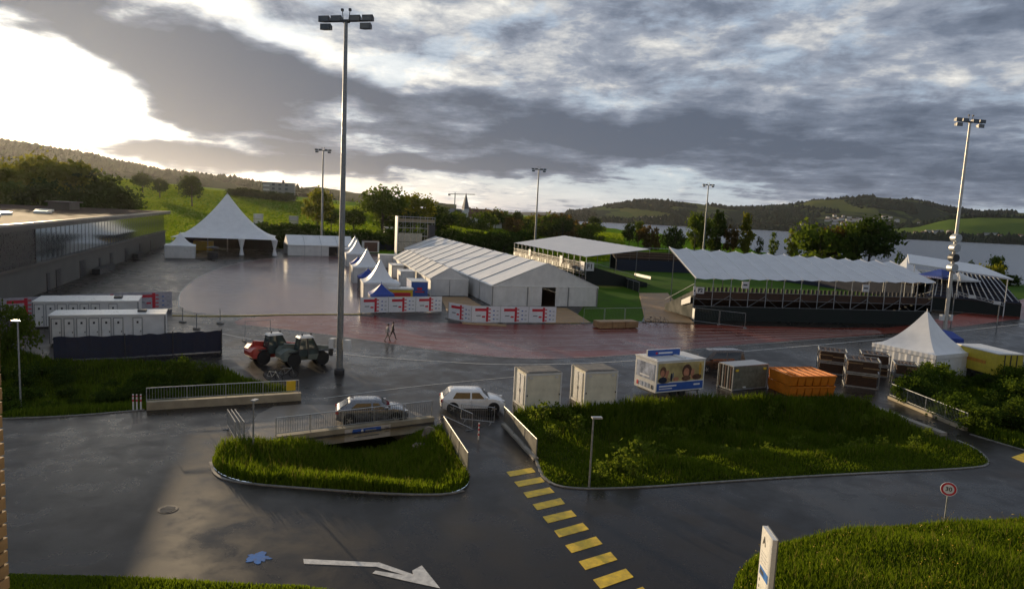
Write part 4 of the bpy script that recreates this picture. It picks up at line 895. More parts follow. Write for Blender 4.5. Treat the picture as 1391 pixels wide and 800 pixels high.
# ------------------------------------------------------------------ grandstands
SEATB = mat('brown_bench_wood', (0.06, 0.028, 0.014), 0.7, var=0.25, scale=1.0); TIERM = mat('tier_boards', (0.045, 0.025, 0.016), 0.8, var=0.25)
ROOFF = mat('grey_white_roof_fabric', (0.66, 0.66, 0.66), 0.5, var=0.05, scale=0.5)
def stand(label, org, ang, L, dep, zr, zf, bays, tiers=8, top=3.9, group=None, rails='dark', bulge=.35, scrim=1.9, mroof=ROOFF, seats=True):
    """local x along the rear edge, y towards the arena; zr, zf: roof height at rear/front for both ends"""
    o = thing('grandstand', label, 'grandstand', (*org, 0), ang, group); bl = L/bays
    lr = lambda a, t: a[0]+(a[1]-a[0])*t
    for k in range(bays):
        n = 6; mb = MB(); t0 = k/bays
        for i in range(n+1):
            u = i/n; x = (k+u)*bl; t = x/L; bz = bulge*(abs(2*u-1)-.5) if bulge > .1 else bulge*math.sin(math.pi*u)
            for j in range(4):
                f = j/3; mb.v.append((x, f*dep-.3*(1-f)*1.0, lr(zr, t)+(lr(zf, t)-lr(zr, t))*f+bz*((.45+.55*f) if bulge > .1 else 1)))
        mb.f = [(i*4+j, i*4+j+1, (i+1)*4+j+1, (i+1)*4+j) for i in range(n) for j in range(3)]
        put(mb, 'roof_panel', mroof, o, smooth=bulge < .1)
    for k in range(bays+1):
        x = k*bl; t = x/L; z = lr(zr, t); zz = lr(zf, t)
        put(MB().tube((x, 0, 0), (x, 0, z), .06, 6), 'rear_post', GALV, o); put(MB().tube((x, -.3, z-.05), (x, dep, zz-.05), .055, 5), 'rafter', GALVD, o)
        if bulge > .1: put(MB().tube((x, -.32, z+bulge*.24), (x, dep+.02, zz+bulge*.52), .075, 5), 'ridge_highlight', WHITEC, o)  # white tubes added to draw the lit ridges of the roof folds
        if k % 3 == 0: put(MB().tube((x, dep*.8, .3), (x, dep*.8, z+(zz-z)*.8), .06, 5), 'front_post', GALVD, o)
        if k < bays:
            put(MB().tube((x, -.02, scrim), (x+bl, -.02, top-.4) if k % 2 else (x, -.02, scrim), .035, 4) if k % 2 else MB().tube((x+bl, .1, scrim-.5), (x, .1, top-.6), .035, 4), 'brace', GALVD, o)
    for z in (scrim+.05, (scrim+top)/2, top): put(MB().tube((0, -.06, z), (L, -.06, z), .04, 5), 'ledger', GALVD, o)
    put(MB().box(0, L, -.16, -.12, .02, scrim), 'scrim', SCRIM, o)
    for k in range(tiers):
        f = k/(tiers-1); y = .5+f*(dep-1.4); z = top-.5-(top-1.1)*f
        put(MB().box(.1, L-.1, y, y+dep/tiers-.05, z-.1, z), 'tier', TIERM, o); put(MB().box(.1, L-.1, y+.1, y+.14, z+.003, z+.4), 'bench_riser', SEATB, o); put(MB().box(.1, L-.1, y+.1, y+.42, z+.403, z+.45), 'bench', SEATB, o)
    put(MB().box(0, L, .2, .26, top-1.1, top-.3), 'rear_board', SEATB, o)
    if seats:
        mb = MB(); x = .4
        while x < L-.4:
            mb.ob((x, .55, top+.25+random.uniform(-.05, .05)), (.36, .08, .62)); x += .62+random.uniform(0, .05)
        put(mb, 'seat_backs', mat('dark_seat', (0.03, 0.028, 0.028), 0.7), o, kind='stuff')
    for x in (-.05, L+.05):
        s = MB().add([(x, 0, .3), (x, dep, .1), (x, dep, .9), (x, .2, top+.1)], [(0, 1, 2, 3)]); put(s, 'side_sheet', SCRIM, o)
        put(MB().tube((x, 0, top+1.0), (x, dep, 1.6), .04, 5), 'side_rail', GALV, o)
    return o
r0 = Vector(G(940, 435)); r1 = Vector(G(1262, 441)); a2 = math.atan2((r1-r0).y, (r1-r0).x); L2 = (r1-r0).length
st2 = stand('grandstand with corrugated white fabric roof and dark timber tiers', r0, a2, L2, 9.0, (5.6, 6.05), (9.1, 8.3), 14, rails='dark', bulge=.32)
put(MB().slab([(-.2, .5, 2.3), (-.2, 3.2, 1.6), (-.2, 3.2, 2.3), (-.2, .5, 3.2)], .03), 'pale_sheet', WHITED, st2)
put(MB().slab([(-.3, -1.2, .3), (-.1, -.2, .3), (-.1, -.2, 1.7), (-.3, -1.2, 1.7)], .03), 'pale_sheet', WHITED, st2)
SIGNW = mat('white_sign_board', (0.62, 0.61, 0.60), 0.5, var=0.04); PRBLK = mat('black_print', (0.02, 0.02, 0.02), 0.5)
def board(org, ang, x, y, z, w, h, txt, label):
    o = thing('sector_sign', label, 'sign', (*fr(org, ang, x, y), z), ang); put(MB().box(-w/2, w/2, -.02, .02, -h/2, h/2), 'board', SIGNW, o)
    if txt: text_mesh(txt, h*.8, '', PRBLK, o, Matrix.Translation((0, -.026, 0)) @ Matrix.Rotation(math.pi/2, 4, 'X'), bold=.03)
    else: put(MB().box(-w*.3, w*.3, -.026, -.021, -.1, .1), 'printed_line', PRBLK, o)
    return o
board(r0, a2, .75, -.2, 4.05, 1.1, .85, 'F2', 'white sector board lettered F2 at the stand corner'); board(r0, a2, 7.2, -.2, 4.95, 1.0, .95, '', 'pale board hung on the fourth post of the corrugated stand'); board(r0, a2, 25.6, -.2, 5.0, 1.1, 1.0, '', 'pale board hung on the eleventh post of the corrugated stand')
board(r0, a2, -.12, -.3, 4.0, .35, 1.2, '', 'narrow white board on the corner post beside the F2 board')
c1 = Vector((13.6, 128.0)); far1 = fr(c1, AR, 0, 45)
st1 = stand('grandstand behind the marquee with flat pale roof and railed rear gallery', far1, AR-math.pi/2, 45, 13.0, (5.7, 5.6), (8.0, 7.4), 15, group=None, bulge=.05, scrim=.6)
for z in (2.6, 3.5, 4.3): put(MB().box(0, 45, -.22, -.18, z, z+.08), 'gallery_rail', GALVD, st1)
for k in range(30): put(MB().box(k*1.5+.15, k*1.5+1.3, -.21, -.19, 2.75, 3.4), 'gallery_panel', DARKST if k % 3 else GALVD, st1)
for x, lab in ((13, 'white board on the gallery of the flat roofed stand, far one'), (33, 'white board on the gallery of the flat roofed stand, middle one')): board(far1, AR-math.pi/2, x, -.4, 4.2, 1.4, 1.5, '', lab)
board(far1, AR-math.pi/2, 44.2, -.4, 3.8, 1.8, 1.7, '', 'broad white board at the near corner of the flat roofed stand')
o = board(far1, AR-math.pi/2, 45.4, .6, 3.8, 1.7, 1.6, 'F1', 'white sector board lettered F1 on the end of the flat roofed stand'); o.rotation_euler[2] = AR
# end seating bank with dark seats and pale aisle strips
b0 = [Vector((*G(1258, 403, 2.2), 2.2)), Vector((*G(1388, 413, 2.2), 2.2))]; b1 = [Vector((*G(1270, 366, 6.0), 6.0)), Vector((*G(1352, 374, 6.0), 6.0))]
o = thing('grandstand', 'raked bank of dark blue seats with pale stair strips and a white canopy', 'grandstand', (0, 0, 0))
ND = 9; SEATN = mat('dark_blue_seats', (0.018, 0.024, 0.05), 0.6, var=0.2)
for k in range(ND):
    f0, f1 = k/ND, (k+1)/ND; A, B = b0[0].lerp(b1[0], f0), b0[1].lerp(b1[1], f0); A1, B1 = b0[0].lerp(b1[0], f1), b0[1].lerp(b1[1], f1)
    A1.z = A.z; B1.z = B.z; put(MB().slab([A, B, B1, A1], .12), 'tier', TIERM, o)
    up = Vector((0, 0, .45)); put(MB().slab([A.lerp(A1, .5), B.lerp(B1, .5), B.lerp(B1, .55)+up, A.lerp(A1, .55)+up], .06), 'seat_row', SEATN, o)
for i in range(16):
    u = (i+.4)/16; p0 = b0[0].lerp(b0[1], u)+Vector((0, 0, .35)); p1 = b1[0].lerp(b1[1], u)+Vector((0, 0, .35)); w = (b0[1]-b0[0]).normalized()*.16
    put(MB().slab([p0, p0+w, p1+w, p1], .1), 'stair_strip', GALV if i % 3 else GALVD, o)
lo0 = b0[0].copy(); lo1 = b0[1].copy(); lo0.z = lo1.z = .02; put(MB().add([lo0, lo1, b0[1], b0[0]], [(0, 1, 2, 3)]), 'scrim', SCRIM, o)
e0 = b1[1].copy(); e0.z = .02; put(MB().add([lo1, e0, b1[1], b0[1]], [(0, 1, 2, 3)]), 'side_scrim', SCRIM, o)
q = [D(1235, 357, 121), D(1377, 379, 112), D(1330, 360, 122), D(1233, 345, 129)]; put(MB().slab(q, .25), 'canopy', WHITEC, o)
for pt in (q[0].lerp(q[1], .06), q[0].lerp(q[1], .5), q[0].lerp(q[1], .95)): put(MB().tube((pt.x, pt.y, 0), (pt.x, pt.y, pt.z-.1), .08, 6), 'canopy_post', WHITED, o)
# back stands beyond the lawn
def backstand(label, A, B, h, depth, dark=NAVY):
    A, B = Vector(A), Vector(B); ang = math.atan2((B-A).y, (B-A).x); L = (B-A).length; o = thing('grandstand', label, 'grandstand', (*A, 0), ang)
    put(MB().box(0, L, -.05, .05, 0, h*.62), 'front_shade', dark, o)  # navy sheet colours in the shade on the front of the stand
    for k in range(7):
        y = k*depth/7; z = h*.62+k*h*.38/7; put(MB().box(0, L, y+.06, y+depth/7+.04, z-.15, z), 'tier', TIERM, o); put(MB().box(0, L, y+.3, y+.55, z+.3, z+.38), 'bench', WOOD if k % 2 else SEATB, o)
    n = int(L/5)
    for k in range(n+1): put(MB().tube((L*k/n, depth, 0), (L*k/n, depth, h+1.3), .07, 5), 'rail_post', GALV, o)
    put(MB().tube((0, depth, h+1.1), (L, depth, h+1.1), .06, 5), 'rail', GALV, o); put(MB().box(0, L, depth+.1, depth+.16, 0, h), 'rear_sheet', SCRIM, o); return o
pa = D(838, 345, 172); pb = D(1000, 345, 176); pc = D(1248, 350, 134)
backstand('open bleachers with shaded front painted navy on the far side of the arena lawn', (pa.x, pa.y), (pb.x, pb.y), 4.6, 6); backstand('open bleachers running on behind the corrugated stand roof towards the lake', (pb.x+.3, pb.y), (pc.x, pc.y), 4.4, 6)
# boards along the arena lawn
for p0, p1, lab in (((862, 375), (884, 380), 'short white advertising board on the arena lawn edge'), ((890, 357), (901, 357), 'small orange board far across the lawn')):
    A, B = Vector(G(*p0)), Vector(G(*p1)); ang = math.atan2((B-A).y, (B-A).x); L = (B-A).length; o = thing('advertising_board', lab, 'board', (*A, 0), ang)
    put(MB().box(0, L, -.04, .04, .1, .7), 'panel', WOOD if 'orange' in lab else GALV, o)
    for x in (.2, L-.2): put(MB().box(x-.05, x+.05, -.2, .2, 0, .098), 'foot', DARKST, o)
A, B = Vector(G(800, 372)), Vector(G(868, 397)); ang = math.atan2((B-A).y, (B-A).x)
o = thing('lawn_fence', 'dark mesh fence with pale top rail between marquee and arena lawn', 'fence', (*A, 0), ang); put(MB().box(0, (B-A).length, -.02, .02, .02, 1.7), 'mesh_sheet', SCRIM, o); put(MB().tube((0, 0, 1.75), ((B-A).length, 0, 1.75), .06, 5), 'top_rail', GALV, o)
for k in range(12): put(MB().tube(((B-A).length*k/11, -.05, 0), ((B-A).length*k/11, -.05, 1.75), .04, 5), 'post', GALV, o)
# ------------------------------------------------------------------ timber ramp, floors, stacks
def planked(name, label, quad, n, th, m=WOOD, z=0.02):
    q = [Vector((*p, z)) for p in quad]; o = thing(name, label, 'floor', (*quad[0], 0)); off = Vector((*quad[0], 0))
    for k in range(n):
        a, b = k/n, (k+.93)/n; P = [q[0].lerp(q[3], a), q[1].lerp(q[2], a), q[1].lerp(q[2], b), q[0].lerp(q[3], b)]
        dz = Vector((0, 0, th+random.uniform(-.008, .008))); mb = MB(); base = [(p-off)-Vector((0, 0, z)) for p in P]; mb.loft([base, [p+dz for p in base]]); put(mb, 'plank', m, o)
    return o
planked('timber_ramp', 'broad planked timber ramp leading from the track to the arena lawn', PX((868, 399), (907, 399), (943, 440), (876, 437)), 26, .12)
planked('timber_floor', 'plywood floor in front of the narrow cream tent', PX((598, 404), (634, 404), (662, 421), (608, 424)), 10, .09); planked('timber_floor', 'plywood floor patch in front of the marquee doorway', PX((722, 418), (770, 419), (803, 439), (742, 440)), 12, .09)
planked('timber_board', 'loose timber board lying on the track before the banner fence', PX((628, 438), (688, 441), (688, 444), (628, 440.5)), 2, .06)
A = Vector(G(814, 447)); B = Vector(G(867, 446)); ang = math.atan2((B-A).y, (B-A).x); L = (B-A).length
o = thing('timber_stack', 'low stack of pale plywood sheets on the lawn edge', 'stack', (*A, 0), ang)
for k in range(6):
    for j in range(3): put(MB().box(j*L/3+.02, (j+1)*L/3-.04, random.uniform(-.04, .04), 1.6, .08+k*.13, .08+k*.13+.11), 'sheet', WOOD, o)
for x in (.4, L/2, L-.4): put(MB().box(x-.1, x+.1, .1, 1.5, 0, .078), 'bearer', BROWNW, o)
# ------------------------------------------------------------------ printed banner fences
BANBASE = WHITEPR
def banner_fence(label, pts, h=1.95, seed=1, dull=False):
    rnd = random.Random(seed); o = thing('banner_fence', label, 'fence', (*pts[0], 0)); off = Vector(pts[0]); wm = mat('grey_print', (0.42, 0.40, 0.44), 0.6) if dull else WHITEPR
    for A, B in zip(pts, pts[1:]):
        A, B = Vector(A), Vector(B); n = max(1, round((B-A).length/3.4)); d = (B-A)/n; ang = math.atan2(d.y, d.x); w = d.length
        for k in range(n):
            P = A+d*k-off; M = Matrix.Translation((P.x, P.y, 0)) @ Matrix.Rotation(ang, 4, 'Z')
            def bx(x0, x1, z0, z1, y0, y1, nm, m, par=o):
                mb = MB().box(x0, x1, y0, y1, z0, z1); mb.v = [tuple(M @ Vector(v)) for v in mb.v]; return put(mb, nm, m, par)
            pn = bx(.03, w-.03, .08, h, -.015, .015, 'banner', wm); bx(-.03, .03, 0, h+.08, -.03, .03, 'post', GALV); bx(-.3, .3, 0, .1, -.25, -.031, 'foot', KERB)
            sh = [(.0, .30, .72, .86, REDP), (.0, .20, .52, .58, BLUEPR), (.05, .22, .30, .36, REDP), (.42, .52, .06, .98, REDP)]
            bx(w*.12, w*.50, h*.70, h*.86, -.020, -.0155, 'red_print', REDP, pn)
            bx(w*.50, w*.58, h*.08, h*.95, -.022, -.0165, 'red_band', REDP, pn)
            for r in range(4): bx(w*.585, w*.66, h*(.12+.22*r), h*(.19+.22*r), -.020, -.0155, 'red_bar', REDP, pn)
            bx(w*.36, w*.47, h*.32, h*.42, -.020, -.0155, 'red_logo', REDP, pn); bx(w*.16, w*.32, h*.40, h*.46, -.020, -.0155, 'grey_line', GALVD, pn)
            for r in range(3): bx(w*.74, w*.80, h*(.2+.25*r), h*(.26+.25*r), -.020, -.0155, 'blue_logo', BLUEPR, pn); bx(w*.86, w*.93, h*(.2+.25*r), h*(.24+.25*r), -.020, -.0155, 'grey_line', GALVD, pn)
    return o
banner_fence('white banner fence with red sponsor prints in front of the stall row', [G(489, 426), G(600, 423.5)], 2.0); banner_fence('bent white banner fence with red sponsor prints in front of the marquee', [G(609, 433), G(640, 438.5), G(755, 439)], 2.0, 3)
banner_fence('dull printed banner fence behind the toilet cabins', [G(2, 432), G(120, 424), G(234, 419)], 2.0, 5, True)
# ------------------------------------------------------------------ mobile fence panels
def site_fence(label, A, B, h=1.9, n=1, group='mobile site fence panels', wires=True, ends=True):
    A, B = Vector(A), Vector(B); ang = math.atan2((B-A).y, (B-A).x); L = (B-A).length; o = thing('site_fence', label, 'fence', (*A, 0), ang, group); w = L/n
    for k in range(n):
        mb = MB(); x0, x1 = k*w+.06, (k+1)*w-.06; put(mb.path([(x0, 0, .15), (x0, 0, h), (x1, 0, h), (x1, 0, .15), (x0, 0, .15)], .024, 5), 'frame', GALV, o)
        if wires:
            mb = MB(); x = x0+.2
            while x < x1: mb.tube((x, 0, .15), (x, 0, h), .0035, 3); x += .2
            put(mb, 'wire_mesh', GALVD, o, kind='stuff')
    for k in range(n+1): put(MB().loft([[(k*w-.14, -.34, 0), (k*w+.14, -.34, 0), (k*w+.14, .34, 0), (k*w-.14, .34, 0)], [(k*w-.1, -.3, .14), (k*w+.1, -.3, .14), (k*w+.1, .3, .14), (k*w-.1, .3, .14)]]), 'foot_block', KERB, o)
    return o
site_fence('open mobile fence panel standing by the red telehandler', G(332, 464), G(368, 461.5)); site_fence('mobile fence panels on the lawn between marquee and ramp', G(792, 440), G(875, 438), n=3)
site_fence('mobile fence panels in front of the dark scrim of the corrugated stand', G(942, 437), G(1012, 446), n=2)
for px, py, lab in ((248, 438, 'single fence post on a block behind the toilet cabin'), (267, 447, 'single fence post on a block between cabin and navy screen'), (299, 440, 'thin fence post on a block at the plaza edge')):
    o = thing('fence_post', lab, 'post', (*G(px, py), 0)); put(MB().tube((0, 0, 0), (0, 0, 1.6), .04, 6), 'pole', GALVD, o); put(MB().box(-.3, .3, -.2, .2, 0, .15), 'foot_block', KERB, o)
# long yellow cable cover on the plaza edge
ribbon('cable_cover', densify(chaikin(PX((234, 429), (300, 430), (400, 427.5), (490, 427.2)), 1, False), 1.5, False), .3, .005, .09, mat('yellow_hose', (0.42, 0.33, 0.10), 0.5)); tag(bpy.data.objects['cable_cover'], 'long yellowish cable cover lying along the plaza edge', 'cable')
# ------------------------------------------------------------------ navy screen, toilet cabins
pts = [Vector(G(73, 490)), Vector(G(170, 486.5)), Vector(G(235, 482)), Vector(G(301, 478))]; o = thing('privacy_screen', 'long navy privacy screen in front of the toilet cabins', 'screen', (*pts[0], 0))
for A, B in zip(pts, pts[1:]):
    A2, B2 = A-pts[0], B-pts[0]; n = 12; mb = MB(); nn = Vector((-(B-A).y, (B-A).x)).normalized()
    for i in range(n+1):
        p = A2.lerp(B2, i/n)+nn*.04*math.sin(i*2.2); zt = 1.85+.05*math.sin(i*1.3); mb.v += [(p.x, p.y, .06), (p.x, p.y, zt)]
    mb.f = [(2*i, 2*i+2, 2*i+3, 2*i+1) for i in range(n)]; put(mb, 'screen_sheet', NAVY, o); put(MB().tube((B2.x, B2.y, 0), (B2.x, B2.y, 2.0), .05, 6), 'post', DARKST, o)
    put(MB().tube((A2.x, A2.y, .05), (B2.x, B2.y, .05), .04, 5), 'bottom_pipe', GALVD, o)
def cabin(label, A, B, C_, h, ndoor, group):
    A, B, C_ = Vector(A), Vector(B), Vector(C_); ang = math.atan2((B-A).y, (B-A).x); L = (B-A).length; dpt = max(2.2, (C_-B).length)
    o = thing('toilet_cabin', label, 'cabin', (*A, 0), ang, group); put(MB().box(0, L, 0, dpt, .12, h), 'body', WHITED, o); put(MB().box(-.06, L+.06, -.06, dpt+.06, h+.003, h+.12), 'roof', WHITEPL, o)
    put(MB().box(.1, L-.1, .1, dpt-.1, 0, .118), 'base', DARKST, o); put(MB().box(L*.74, L*.82, dpt*.4, dpt*.7, h+.123, h+.3), 'roof_vent', DARKST, o)
    xs = [L*.02+L*.105*i for i in range(ndoor)]+[L*.715]
    for x in xs:
        d = put(MB().box(x, x+L*.075, -.03, -.003, .2, h-.22), 'door', WHITEPL, o); fm = MB()
        w = L*.075; fm.box(x-.05, x-.004, -.045, -.002, .2, h-.2).box(x+w+.004, x+w+.05, -.045, -.002, .2, h-.2).box(x-.05, x+w+.05, -.045, -.002, h-.215, h-.16)
        put(fm, 'door_frame', GALVD, d); put(MB().box(x+w*.38, x+w*.62, -.04, -.031, h*.72, h*.8), 'pictogram', DARKST, d); put(MB().box(x+w*.82, x+w*.92, -.06, -.031, 1.0, 1.12), 'handle', DARKST, d)
    put(MB().box(L-.004, L+.02, dpt*.3, dpt*.65, .2, h-.25), 'end_door', WHITEPL, o)
    for x in (0, L): put(MB().box(x-.05, x+.05, -.05, .05, .12, h+.001), 'corner_post', GALVD, o)
    return o
H1 = 2.45
cabin('white toilet cabin with a row of doors right behind the navy screen', G(66.7, 430, H1), G(224, 428, H1), G(234, 421.5, H1), H1, 6, 'toilet cabins'); cabin('white toilet cabin with doors standing before the dull banner fence', G(44, 411, H1), G(187.5, 410, H1), G(196, 402.6, H1), H1, 6, 'toilet cabins')
# ------------------------------------------------------------------ vehicles
def wheel(o, x, y, r, w, rimm=GALV):
    t = put(MB().lathe([(r*.62, -w/2), (r*.96, -w/2), (r, -w*.35), (r, w*.35), (r*.96, w/2), (r*.62, w/2)], 20, (x, y, r), 'Y'), 'wheel', TIRE, o, smooth=True)
    s = 1 if y > 0 else -1; mb = MB().lathe([(r*.62, -.01), (r*.62, .01)], 16, (x, y+s*w*.40, r), 'Y')
    for k in range(5): a = k*1.2566; mb.ob((x+r*.33*math.cos(a), y+s*(w*.40+.02), r+r*.33*math.sin(a)), (r*.55, .02, r*.16), ry=-a)
    put(mb, 'rim', rimm, t); return t
def car(name, label, cat, c, rz, L, Wd, Hh, paint, belt=.92, hood=.98, roof=(.30, .68), base=(.04, .80), hatch=True, tail=(.45, .02, .02), van=False):
    """x forward; roof/base are fractions of the length (rear=0)"""
    o = thing(name, label, cat, (*c, 0), rz); w = Wd/2; X = lambda f: -L/2+f*L
    st = [(0.0, .45, .70, .80, .86), (.02, .32, .95*belt, .93, .90), (.08, .22, belt, .985, .88), (.2, .2, belt*1.01, 1, .88), (base[1]-.06, .2, belt, 1, .88), (base[1]+.02, .2, hood, .99, .84), (.90, .2, hood*.9, .97, .80), (.965, .25, hood*.80, .90, .78), (1.0, .38, hood*.62, .76, .74)]
    rings = [[(X(f), -w*wf*.93, zb), (X(f), -w*wf, zb+.16), (X(f), -w*wf, zb+(zt-zb)*.72), (X(f), -w*wf*.965, zt-.03), (X(f), -w*wf*tf, zt), (X(f), w*wf*tf, zt), (X(f), w*wf*.965, zt-.03), (X(f), w*wf, zb+(zt-zb)*.72), (X(f), w*wf, zb+.16), (X(f), w*wf*.93, zb)] for f, zb, zt, wf, tf in st]
    b = put(MB().loft(rings), 'body', paint, o, smooth=True)
    zr = Hh; ra, rb = roof; ba, bb = base; wb, wt = w*.90, w*.70; zb_ = belt-.02
    P = lambda f, y, z: (X(f), y, z); wu = wt*1.10; zu = zr-.11; ta, tb = ra*.62+ba*.38, rb+(bb-rb)*.12
    def ring(f0, f1, f2, f3, y, yi, z): return [P(f0, -yi, z), P(f1, -y, z), P(f2, -y, z), P(f3, -yi, z), P(f3, yi, z), P(f2, y, z), P(f1, y, z), P(f0, yi, z)]
    put(MB().loft([ring(ba, ba+.05, bb-.05, bb, wb, wb*.90, zb_), ring(ta, ta+.04, tb-.04, tb, wu, wu*.92, zu), ring(ta+.03, ta+.06, tb-.07, tb-.04, wu*.86, wu*.80, zr-.025), ring(ta+.08, ta+.10, tb-.12, tb-.10, wu*.5, wu*.45, zr)]), 'roof', paint, o, smooth=True)
    zl = zb_+.04; S_ = lambda f, k, e=.014: (f, wb+(wu-wb)*k+e, zb_+(zu-zb_)*k)
    def pane(pts, nm):
        for s in (-1, 1): put(MB().add([P(f, s*y, z) for f, y, z in pts], [tuple(range(len(pts)))]), nm, CARGL, o)
    lo, hi = .08, .90; mid = (ra+rb)/2+.05; fa = lambda k: ba+.05+(ta+.04-ba-.05)*k; fb = lambda k: bb-.05+(tb-.04-bb+.05)*k; cp = .075 if not van else .03
    pane([S_(fa(lo)+cp+.03, lo), S_(mid-.012, lo), S_(mid-.012, hi), S_(fa(hi)+cp, hi)], 'side_window'); pane([S_(mid+.012, lo), S_(fb(lo)-.03, lo), S_(fb(hi)-.02, hi), S_(mid+.012, hi)], 'side_window')
    e = .012; lw = lambda k: bb+(tb-bb)*k; lrr = lambda k: ba+(ta-ba)*k; hw = lambda k: wb*.88+(wu*.90-wb*.88)*k; zz = lambda k: zb_+(zu-zb_)*k
    put(MB().add([P(lw(.06)+e/L*2, -hw(.06), zz(.06)+e), P(lw(.06)+e/L*2, hw(.06), zz(.06)+e), P(lw(.95)+e/L*2, hw(.95)*.95, zz(.95)+e), P(lw(.95)+e/L*2, -hw(.95)*.95, zz(.95)+e)], [(0, 1, 2, 3)]), 'windscreen', CARGL, o)
    put(MB().add([P(lrr(.22)-e/L*2, -hw(.22)*.92, zz(.22)+e), P(lrr(.22)-e/L*2, hw(.22)*.92, zz(.22)+e), P(lrr(.92)-e/L*2, hw(.92)*.88, zz(.92)+e), P(lrr(.92)-e/L*2, -hw(.92)*.88, zz(.92)+e)], [(0, 1, 2, 3)]), 'rear_window', CARGL, o)
    for s in (-1, 1):
        put(MB().ob((X(rb+(bb-rb)*.55), s*(w+.09), belt+.10), (.16, .20, .15)), 'mirror', paint, o)
        put(MB().ob((X(.962), s*w*.70, hood*.74), (.22, w*.30, .15), rz=-s*.35), 'headlight', HEADL, o)
        put(MB().ob((X(.025), s*w*.78, belt*.86), (.16, w*.32, .17), rz=s*.3), 'tail_light', TAILL, o)
        for f in (.185, .815):
            put(MB().lathe([(.40, -.02), (.40, .02)], 18, (X(f), s*(w-.012), .34), 'Y'), 'wheel_arch', BLACK, o); wheel(o, X(f), s*(w-.07), .325, .21)
        put(MB().box(X(.24), X(.76), s*w*1.001-.02, s*w*1.001+.01, .24, .33), 'sill', BLACK, o)
        put(MB().ob((X(.46), s*(w+.005), belt-.14), (.16, .03, .03)), 'door_handle', paint, o)
        put(MB().ob((X(.47), s*w*.998, .60), (.008, .02, .56)), 'door_seam', BLACK, o)
    put(MB().ob((X(0)-.005, 0, .62), (.02, .50, .11)), 'licence_plate', WHITEPL, o); put(MB().ob((X(1)-.03, 0, .42), (.08, Wd*.62, .16)), 'grille', BLACK, o); put(MB().ob((X(.015), 0, .36), (.10, Wd*.78, .12)), 'rear_bumper', BLACK, o)
    return o
CARGL = glass_mat('car_glass', (0.012, 0.014, 0.014), 0.03); HEADL = mat('headlamp', (0.6, 0.6, 0.6), 0.15, 0.3); TAILL = mat('tail_lamp', (0.40, 0.015, 0.015), 0.2)
PGREY = mat('grey_car_paint', (0.16, 0.165, 0.18), 0.28, 0.55, var=0.04, coat=1.0); PWHITE = mat('white_car_paint', (0.74, 0.74, 0.72), 0.3, var=0.02, coat=1.0); PBROWN = mat('brown_car_paint', (0.075, 0.05, 0.035), 0.3, 0.4, var=0.04, coat=1.0)
c = Vector(G(505, 571)); car('parked_car', 'silver grey hatchback parked behind the bridge railing', 'car', c, R_(15), 4.32, 1.78, 1.44, PGREY, roof=(.28, .60), base=(.02, .76))
c = Vector(G(641, 556)); car('parked_car', 'white three door hatchback parked across the end of the footpath', 'car', c, R_(9), 4.22, 1.79, 1.48, PWHITE, roof=(.20, .62), base=(.015, .76))
c = Vector(G(972, 503)); car('parked_van', 'dark brown passenger van behind the advertising trailer', 'van', c, R_(197), 4.9, 1.9, 1.95, PBROWN, belt=1.08, hood=1.12, roof=(.06, .62), base=(.0, .84), van=True)
